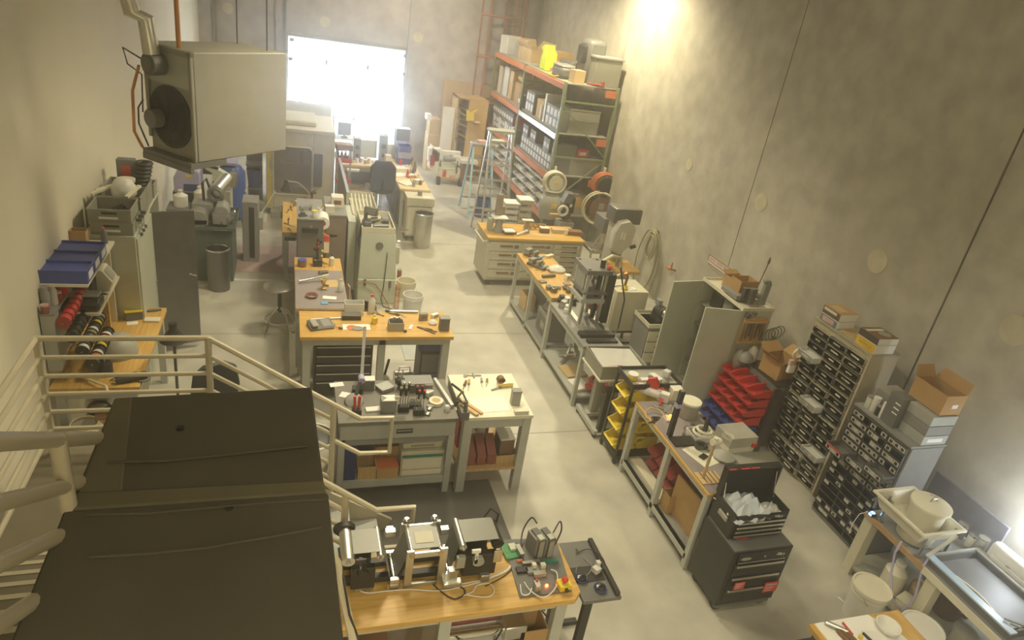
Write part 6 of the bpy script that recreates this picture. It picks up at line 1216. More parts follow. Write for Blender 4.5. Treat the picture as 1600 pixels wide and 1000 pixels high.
one('hex_key',MB().beam((-.1,0,.01),(.1,0,.01),.02,.02).beam((.1,0,.01),(.1,.06,.01),.02,.02),M['brown'],'brown angled tool beside the farther blue vise','tool',put(847,415,z),.9)
for i,(px,py,r,h,m_,lab) in enumerate(((857,452,.045,.06,'mid_grey','round grey chuck on the narrow bench, nearest the aisle'),(865,456,.05,.07,'steel_dark','round dark chuck on the narrow bench beside the grey one'),(873,452,.03,.04,'steel','small steel collar on the narrow bench'),(884,452,.05,.05,'brown','brown chuck on the narrow bench near the press'),(888,457,.04,.06,'steel_dark','dark chuck on the narrow bench near the press leg'))):
    one('lathe_chuck',MB().lathe([(r*.9,0),(r,.01),(r,h-.01),(r*.8,h),(r*.4,h),(r*.35,h*.6)],16),M[m_],lab,'chuck',put(px,py,z))
one('parts_heap',MB().cyl((-.06,0,.02),(.06,.03,.02),.015,n=7).cyl((.0,-.05,.02),(.04,.05,.03),.012,n=7).box(-.05,.0,-.06,-.02,0,.03),M['steel'],'small heap of steel fittings on the narrow wooden bench','fittings',put(862,424,z))
one('carton_scrap',MB().cb(0,0,.02,.16,.06,.04),M['cream'],'cream folded card on the far corner of the narrow bench','card',put(858,402,z),.5)
# under
t=thing('battery_box','grey ribbed equipment box under the narrow wooden bench','box',(3.62,8.15,.14)); ob('body',MB().box(-.13,.16,-.24,.24,0,.36),M['mid_grey'],t,bev=.008); ob('front_plate',MB().box(-.135,-.13,-.2,.2,.05,.30),M['dark_grey'],t); ob('label_plate',MB().box(-.138,-.135,-.1,.05,.12,.22),M['plastic_grey'],t)
one('cloth_heap',MB().lathe([(.12,0),(.15,.06),(.09,.14),(.02,.17)],11),M['plastic_grey'],'grey rag heap on the ribbed box under the narrow bench','rag',(3.64,8.2,.50))
carton('cardboard carton in the first bay under the narrow bench',(3.56,9.05,.14),0,.16,.3,.25,M['cardboard_light'],flaps=(0,0,0,0))
sb=bench('workbench','grey framed steel bench carrying the black extrusion press','workbench',3.38,3.92,6.52,7.76,.85,M['mid_grey'],M['leg_grey'],lw=.05,apron=.05,shelf=.14,shelf_m=M['leg_grey'],inset=.0)
z=.85
for i,(px,py,m_) in enumerate(((876,471,'black'),(884,474,'white'),(879,480,'steel'),(886,487,'white'),(895,476,'black'))):
    one('clamp_block',MB().box(-.05,.05,-.04,.04,0,.05).box(-.02,.05,-.04,.04,.05,.09),M[m_],['black stepped clamp block at the far aisle corner of the steel bench','white stepped clamp block behind the press','steel stepped clamp block by the aisle edge','white stepped clamp block beside the press foot','black stepped clamp block at the press column'][i],'block',put(px,py,z),.3*i,bev=.004)
prs=thing('press_frame','tall black and silver extrusion test press on the grey steel bench','press',(3.66,7.05,z))
p0=P(893,497,z); 
ob('base_plate',MB().box(3.42,3.88,6.72,6.84,z,z+.05),M['black'],prs,world=True,bev=.004)
ob('base_rail',MB().box(3.50,3.56,6.84,7.5,z,z+.05).box(3.76,3.82,6.84,7.5,z,z+.05),M['alu'],prs,world=True)
pz=PY(903,412,7.2).z
for x,y in ((3.50,7.36),(3.50,7.02),(3.74,7.02),(3.74,7.36)): ob('column',MB().box(x-.018,x+.018,y-.018,y+.018,z+.05,pz),M['alu'],prs,world=True)
ob('lower_plate',MB().box(3.46,3.80,6.98,7.42,pz-.32,pz-.29),M['dark_grey'],prs,world=True); ob('head_box',MB().box(3.46,3.80,6.98,7.42,pz-.06,pz),M['dark_grey'],prs,world=True,bev=.004)
ob('side_panel',MB().box(3.475,3.49,7.06,7.32,pz-.29,pz-.06),M['mid_grey'],prs,world=True)
ob('actuator',MB().cyl((3.70,7.1,z+.1),(3.70,7.1,pz+.10),.032,n=12).box(3.78,3.86,6.98,7.1,z+.08,pz-.05),M['black'],prs,world=True)
ob('cable_loop',MB().tube([(3.68,7.1,pz+.08),(3.8,7.1,pz+.16),(3.95,7.15,pz+.12),(4.0,7.15,pz-.1),(3.9,7.1,pz-.12)],.02,6),M['hose_cream'],prs,world=True)
ob('red_knob',MB().lathe([(.02,0),(.03,.02),(.02,.05)],10,c=(3.76,7.04,pz)),M['red'],prs,world=True)
ob('crosshead',MB().box(3.46,3.80,7.0,7.38,z+.34,z+.40),M['steel_grey'],prs,world=True,bev=.003)
ob('hanging_cable',MB().tube([(3.95,7.1,pz),(4.05,7.0,z+.4),(4.0,6.9,z+.05),(3.9,6.8,z+.02)],.010,6),M['black'],prs,world=True)
t=thing('circular_tool','red and black round tool beside the press base','tool',put(926,482,z)); ob('body',MB().lathe([(.06,0),(.08,.02),(.07,.08),(.03,.11)],16),M['red'],t); ob('guard',MB().torus((0,0,.08),.085,.014,n=20,k=6),M['black'],t)
sheet('thin black tray strip at the near edge of the steel bench',(3.66,6.62,z),0,.4,.07,M['black'],'tray','tray',h=.03)
# trolley with crate in front of it
tr=thing('lift_cart','white topped cart with black tubular legs on casters beside the steel bench','cart',(3.63,6.1,0)); zc=.74
ob('deck',MB().box(3.36,3.94,5.92,6.46,zc-.03,zc),M['cream'],tr,world=True,bev=.008)
a=P(908,620,0);b_=P(940,618,0)
for x in (3.48,3.80): ob('leg',MB().box(x-.03,x+.03,5.86,5.92,.06,.62),M['black'],tr,world=True,bev=.004)
ob('handle_bar',MB().box(3.42,3.86,5.85,5.93,.62,.66),M['black'],tr,world=True,bev=.004)
for x in (3.42,3.86): ob('base_rail',MB().box(x-.025,x+.025,5.84,6.42,.05,.10),M['leg_grey'],tr,world=True); ob('caster',MB().cyl((x-.015,5.87,.03),(x+.015,5.87,.03),.03,n=10),M['rubber'],tr,world=True); ob('caster',MB().cyl((x-.015,6.38,.03),(x+.015,6.38,.03),.03,n=10),M['rubber'],tr,world=True)
ob('cross_plate',MB().box(3.44,3.84,6.2,6.3,.06,.10),M['leg_grey'],tr,world=True); ob('column',MB().box(3.50,3.60,6.22,6.30,.1,zc-.03).box(3.72,3.82,6.22,6.30,.1,zc-.03),M['plastic_grey'],tr,world=True)
g=tray('plastic_crate','grey plastic crate lined with clear wrap on the white topped cart','crate',(3.65,6.18,zc),0,.56,.48,.17,M['crate_grey'])
ob('plastic_liner',MB().add([(-.26,-.2,.14),(.26,-.22,.13),(.27,.2,.15),(-.25,.22,.16),(0,0,.19),(-.27,0,.17),(.1,.1,.165)],[(0,1,4),(1,2,6),(1,6,4),(2,3,6),(3,4,6),(3,5,4),(5,0,4)]),M['clear_white'],g); ob('red_tray',MB().box(-.22,.0,-.18,-.02,.12,.145),M['red_dark'],g)
# under steel bench
block('paper_stack','white papers on the lower shelf of the steel bench','paper',(3.55,6.75,.14),.2,.2,.25,.03,M['white'],lid=M['paper'])
block('paper_stack','brown printed papers farther along the lower steel shelf','paper',(3.6,7.1,.14),.1,.3,.3,.03,M['kraft'])
one('metal_scrap',MB().beam((-.1,-.1,0.02),(.12,.05,.1),.03,.03).beam((-.05,.12,.02),(.1,-.1,.16),.02,.02).cyl((0,0,.02),(.1,.1,.2),.02,n=6),M['steel'],'bent metal offcuts on the lower shelf of the steel bench','scrap',(3.6,7.4,.14))
one('red_hose',MB().torus((0,0,.05),.13,.03,(.2,.3,1),22,6).torus((0.02,0.02,.11),.11,.03,(.1,-.2,1),22,6),M['red'],'red hose coil under the steel bench behind the cart','hose',(3.74,6.62,.14))
one('fire_bottle',MB().lathe([(.05,0),(.06,.02),(.06,.3),(.03,.36),(.02,.4)],14),M['red_dark'],'dark red bottle under the steel bench near the cart','bottle',(3.86,6.72,.14))
# cream pedestal cabinet and machines by the wall
dc=thing('pedestal_cabinet','cream square cabinet on a black wheeled stand before the wall saw','cabinet',(4.64,8.05,0))
ob('body',MB().box(4.40,4.90,7.84,8.30,.36,.98),M['beige'],dc,world=True,bev=.008); ob('door',MB().box(4.392,4.40,7.90,8.24,.44,.90),M['cream'],dc,world=True); ob('handle',MB().tube([(4.392,7.95,.62),(4.36,7.95,.62),(4.36,7.95,.74),(4.392,7.95,.74)],.007,6),M['black'],dc,world=True)
for x in (4.41,4.89):
    for y in (7.86,8.28): ob('leg',MB().box(x-.015,x+.015,y-.015,y+.015,.05,.38),M['black'],dc,world=True); ob('caster',MB().cyl((x-.012,y,.03),(x+.012,y,.03),.03,n=10),M['rubber'],dc,world=True)
ob('stand_frame',MB().box(4.40,4.90,7.84,7.87,.33,.36).box(4.40,4.90,8.27,8.30,.33,.36).box(4.40,4.90,7.85,7.87,.14,.17),M['black'],dc,world=True)
t=thing('air_gun','yellow and brown air tool standing on the cream square cabinet','tool',put(975,452,.98)); ob('base',MB().lathe([(.04,0),(.05,.02),(.03,.06)],12),M['yellow'],t); ob('grip',MB().cyl((0,0,.05),(.01,0,.2),.02,n=10),M['brown'],t); ob('nozzle',MB().cyl((.0,0,.19),(-.03,0,.25),.028,n=10),M['copper'],t)
sheet('crumpled white paper on the cream square cabinet',put(987,452,.98),.3,.14,.08,h=.008)
one('cable',MB().tube([(0,0,.01),(-.15,.02,.01),(-.30,-.05,.01),(-.34,-.12,-.1),(-.36,-.15,-.4)],.006,5),M['black'],'black cable draped over the cream square cabinet','cable',(put(975,452,.96)[0]+.06,put(975,452,.96)[1]+.02,.985))
block('eraser_block','small brown block on the cream square cabinet','block',put(959,440,.98),.2,.05,.04,.03,M['brown'])
# wall band saw
ws=thing('band_saw','dark vertical band saw with wooden table beside the concrete wall','saw',(5.25,9.3,0))
tz=.92; c=[P(950,405,tz),P(985,405,tz),P(1000,424,tz),P(966,424,tz)]
ob('saw_table',MB().box(c[3].x,c[2].x,c[3].y,c[0].y,tz-.05,tz),M['bench_y'],ws,world=True,bev=.004)
sx,sy=c[0].x,c[0].y
ob('pedestal',MB().box(c[3].x+.08,c[2].x-.10,c[3].y+.15,c[0].y+.1,0,tz-.05),M['machine_grey'],ws,world=True,bev=.01)
A_=PY(970,372,c[3].y+.3)
ob('upper_wheel_cover',MB().prism([(A_.x-.14,A_.z-.2),(A_.x+.04,A_.z-.28),(A_.x+.2,A_.z-.1),(A_.x+.22,A_.z+.16),(A_.x+.10,A_.z+.28),(A_.x-.06,A_.z+.24),(A_.x-.13,A_.z+.08)],'y',c[3].y+.28,c[3].y+.42),M['machine_grey'],ws,world=True,bev=.015)
ob('cover_slot',MB().cb(A_.x-.0,c[3].y+.277,A_.z+.05,.03,.006,.12,0).cb(A_.x+.05,c[3].y+.277,A_.z+.03,.03,.006,.12,0),M['cream'],ws,world=True)
B_=PY(938,342,c[3].y+.9);B2=PY(988,352,c[3].y+.5)
ob('overarm',MB().box(B_.x,A_.x+.35,c[3].y+.42,c[3].y+.75,A_.z+.18,A_.z+.42),M['steel_dark'],ws,world=True,bev=.02)
ob('column',MB().box(c[0].x-.0,c[0].x+.2,c[3].y+.45,c[3].y+.75,0.0,A_.z+.2),M['machine_grey'],ws,world=True,bev=.01)
ob('blade_guide',MB().box(A_.x-.02,A_.x+.06,c[3].y+.3,c[3].y+.36,tz+.12,A_.z-.2).cyl((A_.x+.02,c[3].y+.2,tz),(A_.x+.02,c[3].y+.2,tz+.02),.06,n=16),M['steel'],ws,world=True)
ob('blade',MB().box(A_.x+.015,A_.x+.03,c[3].y+.3,c[3].y+.31,tz,tz+.15),M['chrome'],ws,world=True)
ob('adjust_knob',MB().cyl((A_.x+.2,c[3].y+.3,A_.z-.15),(A_.x+.28,c[3].y+.3,A_.z-.12),.03,n=10),M['black'],ws,world=True)
D_=PY(925,388,10.0)
dp=thing('drill_press','grey pillar drill with bright table standing behind the wall saw','drill',(D_.x+.2,10.15,0))
ob('pillar',MB().cyl((D_.x+.3,10.15,0),(D_.x+.3,10.15,D_.z+.55),.05,n=14),M['steel'],dp,world=True); ob('head_box',MB().box(D_.x+.1,D_.x+.5,9.95,10.35,D_.z+.28,D_.z+.55),M['dark_grey'],dp,world=True,bev=.02); ob('quill',MB().cyl((D_.x+.22,10.1,D_.z+.08),(D_.x+.22,10.1,D_.z+.28),.045,n=12),M['alu'],dp,world=True); ob('work_table',MB().box(D_.x-.05,D_.x+.35,9.9,10.3,D_.z-.06,D_.z-.0),M['steel'],dp,world=True,bev=.008); ob('feed_lever',MB().cyl((D_.x+.1,9.95,D_.z+.3),(D_.x-.08,9.85,D_.z+.1),.008,n=6),M['chrome'],dp,world=True); ob('base_foot',MB().box(D_.x+.08,D_.x+.52,9.93,10.37,0,.06),M['machine_grey'],dp,world=True,bev=.008); ob('lamp_arm',MB().tube([(D_.x-.0,9.92,D_.z),(D_.x-.08,9.86,D_.z+.02),(D_.x-.06,9.85,D_.z-.18),(D_.x-.03,9.85,D_.z-.3)],.018,6),M['plastic_grey'],dp,world=True)
cylbin('black drum bin between the press and the wall saw',(4.45,8.9,0),.17,.85,M['black'],M['dark_grey'])
# hose coil on the wall
q=PX(1015,400,XR-.04)
hc=thing('hose_coil','thin green hose loops hanging on a hook on the concrete wall','hose',(XR-.02,q.y,q.z))
pts=lambda r1,r2,dy,dz,n,x0:[(x0+.01*math.sin(3*t),dy+r1*math.cos(t),dz+r2*math.sin(t)) for t in [2*PI*i/n for i in range(n)]]
ob('hose_loop',MB().tube(pts(.40,.66,0,-.16,36,-.05),.012,6,closed=True),M['hose_green'],hc); ob('hose_loop',MB().tube(pts(.34,.56,.02,-.08,36,-.07),.012,6,closed=True),M['hose_green'],hc); ob('inner_coil',MB().tube(pts(.14,.24,-.10,.22,24,-.09),.014,6,closed=True).tube(pts(.12,.21,-.09,.21,24,-.12),.014,6,closed=True),M['hose_green'],hc)
ob('wall_hook',MB().cyl((-.16,-.06,.46),(0,-.06,.43),.012,n=6).box(-.02,0,-.09,-.03,.38,.5),M['brown'],hc)
for i,(px,py) in enumerate(((974,340),(981,343))):
    q=PX(px,py,XR); one('wall_peg',MB().cyl((-.14,0,.03),(0,0,0),.012,n=6),M['brown'],['short brown peg on the wall above the wall saw, farther one','short brown peg on the wall above the wall saw, nearer one'][i],'peg',(XR,q.y,q.z))
q=PX(1056,423,XR); t=thing('wall_hook','dark hook with orange clip on the concrete wall above the locker','hook',(XR,q.y,q.z)); ob('hook_post',MB().cyl((-.10,0,.02),(0,0,.0),.014,n=6).cyl((-.1,0,.02),(-.1,0,.14),.012,n=6),M['brown'],t); ob('orange_clip',MB().box(-.13,-.06,.02,.12,0,.03),M['orange'],t)
# bench buffer on drawer stand
t=thing('bench_grinder','black and silver bench buffer on a stand with white drawers by the locker','grinder',(4.98,7.6,0)); zb2=PY(1035,498,7.6).z; xq=PY(1032,475,7.6).x
ob('stand',MB().box(xq-.22,xq+.18,7.4,7.8,.05,zb2-.02),M['mid_grey'],t,world=True,bev=.006)
for i in range(3): d_=ob('drawer',MB().box(xq-.20,xq+.16,7.38,7.40,.10+.17*i,.25+.17*i),M['cream'],t,world=True,bev=.003); ob('handle',MB().box(xq-.06,xq+.02,7.37,7.38,.17+.17*i,.19+.17*i),M['dark_grey'],d_,world=True)
ob('tray_top',MB().shell(xq-.24,xq+.2,7.36,7.82,zb2-.03,zb2+.03,.01),M['cream'],t,world=True)
ob('motor_body',MB().cyl((xq-.02,7.62,zb2+.14),(xq+.02,7.45,zb2+.14),.09,n=18).box(xq-.08,xq+.08,7.48,7.66,zb2,zb2+.08),M['black'],t,world=True,bev=.01); ob('silver_cap',MB().lathe([(.08,0),(.075,.03),(.04,.06),(.01,.065)],18,M=Matrix.Translation((xq+.03,7.45,zb2+.14))@Matrix.Rotation(PI/2,4,'X')),M['steel'],t,world=True); ob('top_block',MB().box(xq-.06,xq+.0,7.55,7.65,zb2+.22,zb2+.30),M['mid_grey'],t,world=True)
# ================================================================ LOCKER
lk=thing('storage_locker','open grey green steel locker with two swung doors along the concrete wall','locker',(5.42,6.65,0))
lx0,lx1,ly0,ly1,lz=5.2,5.64,6.2,7.11,1.53
ob('body',MB().box(lx0,lx1,ly0,ly0+.02,0,lz-.03).box(lx0,lx1,ly1-.02,ly1,0,lz-.03).box(lx1-.02,lx1,ly0+.02,ly1-.02,0,lz-.03).box(lx0,lx1,ly0+.02,ly1-.02,0,.06),M['locker'],lk,world=True,bev=.003)
ob('top_panel',MB().shell(lx0-.01,lx1+.01,ly0-.01,ly1+.01,lz-.03,lz+.012,.012),M['cream'],lk,world=True)
for i in range(4): ob('shelf',MB().box(lx0+.02,lx1-.02,ly0+.02,ly1-.02,.32+.29*i,.335+.29*i),M['locker_in'],lk,world=True)
doorpanel(lk,lx0,ly1-.005,4.71,7.04,.05,lz-.03,M['locker'])
doorpanel(lk,lx0,ly0+.005,4.735,6.29,.05,lz-.03,M['locker'],.92,-1)
for i,(y,z,w,h,m_,lab) in enumerate(((6.85,1.205,.25,.2,'black','black case on the top locker shelf, far side'),(6.6,1.205,.2,.22,'mid_grey','grey tool case on the top locker shelf, middle'),(6.38,1.205,.2,.16,'red','red box on the top locker shelf, near side'),(6.9,.915,.2,.14,'plastic_grey','grey box on the second locker shelf'),(6.85,.625,.2,.16,'brown','brown box on the third locker shelf'))):
    block('locker_box',lab,'box',(5.42,y,z),0,.26,w,h,M[m_],lid=M['dark_grey'])
# hanging tools on the near side
hb=thing('tool_board','wooden tool board with hanging hand tools on the locker side','tool board',(5.42,6.18,1.0))
A_,B_=PY(1160,490,6.17),PY(1203,530,6.17)
ob('board',MB().box(5.24,5.58,6.165,6.188,1.08,1.42),M['ply'],hb,world=True); ob('tool_rail',MB().box(5.23,5.59,6.14,6.165,1.36,1.39).box(5.23,5.59,6.14,6.165,1.08,1.11),M['bench_y'],hb,world=True)
for i in range(7):
    x=5.27+.045*i; ob('hanging_tool',MB().box(x-.008,x+.008,6.145,6.16,1.12+.03*(i%3),1.36).lathe([(.012,0),(.016,.05),(.01,.07)],8,c=(x,6.15,1.28)),M[['steel','brown','steel_dark'][i%3]],hb,world=True)
ob('round_magnet',MB().cyl((5.27,6.15,1.45),(5.27,6.188,1.45),.035,n=12).cyl((5.36,6.15,1.48),(5.36,6.188,1.48),.022,n=12),M['dark_grey'],hb,world=True)
for i in range(4):
    t=thing('hacksaw',f'wire loop frame hanging at the rear edge of the locker side, {ORD[i]} from the board','tool',(5.62,6.12-.012*i,1.15+.02*i),0,'wire loops on the locker side'); ob('loop',MB().torus((.03*i,0,.06),.09,.006,(0,1,.1),18,5),M['steel_dark'],t)
for i in range(3): one('glove_bundle',MB().lathe([(.03,0),(.06,.05),(.07,.16),(.05,.24),(.02,.27)],10),M[['plastic_grey','mid_grey','cream'][i]],['grey cloth bundle hanging low on the locker side','darker cloth bundle hanging lower on the locker side','small cream packet hanging on the locker side'][i],'cloth',(5.29+.09*i,6.11,.74-.12*(i==1)+.05*(i==2)))
m=MB()
for i in range(5): m.torus((5.26+.02*(i%2),6.15,1.0-.04*i),.02,.006,(0,1,0),12,5)
one('shackle_row',m,M['steel'],'row of small shackles hanging on the locker side','shackles')
one('dark_bag',MB().lathe([(.05,0),(.11,.06),(.10,.2),(.04,.3)],12),M['dark_grey'],'dark cloth bag hanging beneath the tool board','bag',(5.36,6.04,.5))
# locker top
zt=lz+.012
q=PX(1133,405,5.62)
sg=thing('sign_board','framed white sign leaning against the wall on the locker top','sign',(5.62,6.75,zt))
a0,b0=PX(1109,397,5.60),PX(1147,424,5.60); top=a0.z
ob('board',MB().box(5.60,5.615,b0.y-.05,a0.y,zt,top),M['paper'],sg,world=True); ob('header_frame',MB().box(5.592,5.60,b0.y-.05,a0.y,top-.005,top+.005).box(5.592,5.60,b0.y-.05,a0.y,top-.085,top-.078).box(5.592,5.60,a0.y-.006,a0.y,top-.085,top),M['brown'],sg,world=True)
for k in range(3):
    y0=a0.y-.03-.17*k; ob('text_band',MB().box(5.596,5.60,max(y0-.15,b0.y-.04),y0,top-.065,top-.02),M['pink'] if k else M['pink'],sg,world=True)
ob('text_line',MB().box(5.596,5.60,b0.y,a0.y-.02,top-.135,top-.125).box(5.596,5.60,b0.y+.1,a0.y-.1,top-.165,top-.158),M['brown'],sg,world=True)
q=put(1142,440,zt)
carton('cardboard carton with raised flap on the locker top, farther of two',(5.43,6.80,zt),.05,.24,.16,.16,M['cardboard'],flaps=(0,1,0,0),ang=.5)
carton('cardboard carton with white label on the locker top, nearer of two',(5.42,6.60,zt+.06),.05,.26,.2,.15,M['cardboard'],flaps=(0,0,0,0),labm=M['cream'])
block('flat_case','dark flat case under the nearer locker carton','case',(5.40,6.58,zt),.0,.36,.34,.058,M['mid_grey'])
one('antenna_rod',MB().cyl((0,0,0),(.07,0,.5),.007,n=6).lathe([(.006,.49),(.018,.51),(.012,.56),(.004,.58)],8,c=(.07,0,0)),M['brown'],'thin brown rod with pale tip standing on the locker top','rod',(5.44,6.40,zt))
for i,(y,x,h) in enumerate(((6.40,5.32,.16),(6.31,5.36,.19))): block('steel_post',['dark upright steel block on the locker top, farther','dark upright steel block on the locker top, nearer the edge'][i],'block',(x,y,zt),0,.07,.05,h,M['steel_dark'],lid=M['dark_grey'])
one('hook_bracket',MB().prism([(-.05,0),(.04,0),(.05,.28),(.02,.33),(-.06,.33),(-.06,.30),(-.03,.28)],'y',-.03,.03),M['mid_grey'],'tall grey hooked bracket at the near end of the locker top','bracket',(5.50,6.29,zt),bev=.01)
one('wire_heap',MB().torus((0,0,.03),.06,.01,(.2,0,1),16,5).torus((.03,.02,.06),.05,.01,(1,.2,.4),16,5).torus((-.03,.03,.07),.05,.01,(.2,1,.4),16,5),M['cream'],'cream wire fittings heap on the locker top by the rod','fittings',(5.52,6.42,zt))
# ================================================================ RED AND BLUE BIN RACK
br=thing('bin_rack','steel louvre rack carrying red and blue bins between locker and drawer cabinet','rack',(5.35,5.8,0))
ob('back_panel',MB().box(5.36,5.39,5.42,6.14,.02,.86),M['dark_grey'],br,world=True)
for y in (5.43,6.13): ob('side_post',MB().box(5.33,5.42,y-.015,y+.015,0,.88),M['steel_dark'],br,world=True)
[ob('base_foot',MB().box(5.05,5.42,a_,a_+.03,0,.03),M['steel_dark'],br,world=True) for a_ in (5.43,6.10)]
for r_ in range(6):
    z=.76-.125*r_; red=r_<4; xo=.025*r_
    for i in range(4):
        cw='red' if red else 'blue'
        lab=f'{cw} hopper bin on the louvre rack, {ORD[r_ if red else r_-4]} {cw} row, {ORD[i]} from the locker'
        y=6.04-.17*i
        t=thing('hopper_bin',lab,'bin',(5.25-xo,y,z-.02),0,f'{cw} bins on the louvre rack')
        b=MB().prism([(-.16,.02),(-.14,0),(.13,0),(.13,.012),(-.13,.012),(-.15,.045),(-.17,.05)],'y',-.08,.08)
        for s in (-1,1): b.prism([(-.16,.02),(-.14,0),(.13,0),(.13,.11),(-.02,.10),(-.17,.05)],'y',s*.08-.003,s*.08+.003)
        b.box(.125,.135,-.08,.08,0,.11)
        ob('body',b,M[cw],t); ob('bin_content',MB().lathe([(.06,.012),(.05,.03),(.01,.045)],9),M['red_dark'] if red else M['blue_dark'],t)
    ob('louvre_rail',MB().box(5.34,5.36,5.44,6.12,z+.06,z+.07),M['alu'],br,world=True)
carton('open cardboard box on top of the red bin rack',(5.62,5.78,.86),.15,.32,.3,.24,M['cardboard'],flaps=(1,1,1,1),ang=.7)
block('tool_stand','dark low cabinet behind the red bin rack holding the open box','cabinet',(5.62,5.80,0),0,.40,.6,.86,M['dark_grey'],lid=M['black'])
one('grey_bag',MB().lathe([(.05,0),(.1,.03),(.08,.1),(.02,.14)],10),M['mid_grey'],'crumpled grey plastic bag behind the top red bins','bag',(5.33,6.05,.88))
# ================================================================ GREY DRAWER CABINET (clear drawers)
gx,gy0,gy1,gz=5.55,4.60,5.45,1.80
gc=thing('drawer_cabinet','tall tan cabinet filled with cloudy grey drawers near the concrete wall','cabinet',(5.74,5.02,0))
ob('body',MB().box(gx+.02,5.92,gy0,gy1,.0,gz-.02),mat('cabinet_tan',(.52,.46,.33),.5,var=.05),gc,world=True,bev=.003)
ob('top_panel',MB().box(gx,5.93,gy0-.005,gy1+.005,gz-.02,gz),mat('cabinet_top',(.40,.37,.27),.5),gc,world=True)
ob('side_lip',MB().box(gx-.01,gx+.02,gy0-.012,gy0+.012,.04,gz),mat('cabinet_tan_lip',(.5,.44,.32),.5),gc,world=True)
nr=18; ch_=(gz-.12)/nr; cw=(gy1-gy0-.05)/3
for r_ in range(nr): 
    z=.06+ch_*r_
    ob('row_shelf',MB().box(gx-.004,gx+.03,gy0+.012,gy1-.01,z-.006,z+.002),mat('row_shelf_tan',(.42,.37,.26),.5,var=0) if r_==0 else bpy.data.materials['row_shelf_tan'],gc,world=True)
    for c_ in range(3):
        y0=gy0+.02+cw*c_; ex=RND.choice((0,0,0,0,.01,.02,.03)); 
        if (r_,c_) in ((9,1),(14,2),(4,0)): ex=.10
        m_=RND.choice(('drawer_clear','drawer_clear','mid_grey','drawer_contents','drawer_clear','bin_dark'))
        if ex>.05: m_='clear_white'
        hh=ch_*RND.uniform(.74,.9)
        d_=ob('drawer',MB().shell(gx-.02-ex,gx+.02,y0+.008,y0+cw-.008,z+.004,z+hh,.004).box(gx-.02-ex,gx-.012-ex,y0+.012,y0+cw-.012,z+.006,z+hh*.9).box(gx-.012-ex,gx+.018,y0+.02,y0+cw-.02,z+.01,z+hh*.6),M[m_],gc,world=True)
        l=RND.uniform(.05,.12); ob('drawer_label',MB().box(gx-.026-ex,gx-.02-ex,y0+cw*.5-l/2,y0+cw*.5+l/2,z+hh*.42,z+hh*.60),M[RND.choice(('drawer_contents','cream','clear_white','plastic_grey'))],d_,world=True)
zt=gz
def bookbox(lab,x,y,w,d,h,m_,face,z,rz=0,name='product_box'):
    t=thing(name,lab,'box',(x,y,z),rz); ob('body',MB().box(-w/2,w/2,-d/2,d/2,0,h),M[m_],t,bev=.002); ob('front_panel',MB().box(-w/2-.003,-w/2,-d/2+.005,d/2-.005,.005,h-.005),face,t); ob('end_panel',MB().box(-w/2+.005,w/2-.005,-d/2-.003,-d/2,.005,h-.005),M['paper'],t); return t
t=bookbox('blue grey boxed set at the far end of the tan cabinet top',5.68,5.28,.24,.26,.085,'paper',mat('box_slate',(.16,.19,.26),.5),zt)
ob('picture_panel',MB().box(-.124,-.123,-.08,.09,.015,.07),M['pink'],t)
t=bookbox('orange topped boxed set stacked on the blue grey box',5.68,5.28,.24,.26,.09,'cardboard',mat('box_brown',(.12,.09,.06),.5),zt+.087)
ob('title_band',MB().box(-.124,-.1225,-.08,.11,.045,.075),M['cream'],t); ob('top_stripe',MB().box(-.09,.02,-.08,.09,.09,.092),M['cardboard_light'],t)
t=bookbox('yellow fronted boxed set at the near end of the tan cabinet top',5.70,4.74,.26,.26,.10,'paper',mat('box_yellow',(.72,.47,.03),.5),zt)
ob('script_lettering',MB().tube([(-.134,.09-.012*k,.05+.008*math.sin(k*2.3)) for k in range(15)],.004,4),M['olive'],t)
t=bookbox('dark topped boxed set stacked on the yellow box',5.70,4.74,.26,.26,.075,'brown',mat('box_dark',(.07,.055,.05),.5),zt+.102)
ob('round_emblem',MB().lathe([(.06,.075),(.06,.077)],20,c=(.03,-.03,0)),M['plastic_grey'],t); ob('top_stripe',MB().box(-.12,.1,.04,.08,.075,.077),M['cream'],t)
one('loose_papers',MB().box(-.1,.1,-.12,.12,0,.006).cb(.02,.05,.01,.18,.2,.008,0,.3),M['kraft'],'loose brown papers between the boxed sets on the cabinet top','paper',(5.70,5.0,zt))
t=thing('clamp_ring','cream ring clamp hanging on the far side of the tan cabinet','clamp',(5.55,5.50,1.30)); ob('ring',MB().torus((0,0,0),.06,.018,(0,1,0),20,6),M['cream'],t); ob('red_strip',MB().box(-.08,.0,-.02,.02,-.14,-.08),M['pink'],t); ob('packet',MB().box(-.07,.02,-.02,.02,-.24,-.14),M['paper'],t)
for i in range(2): one('wood_post',MB().box(-.02,.02,-.02,.02,0,1.75),mat('post_grey%d'%i,(.22,.19,.13),.7),['grey brown post leaning by the wall beyond the tan cabinet, nearer','grey brown post leaning by the wall beyond the tan cabinet, farther'][i],'post',(5.88,5.52+.09*i,0))
one('plastic_plug',MB().lathe([(.01,0),(.02,.01),(.02,.03),(.01,.04)],10),M['yellow'],'small yellow knob on top of the nearer grey brown post','plug',(5.88,5.52,1.75))
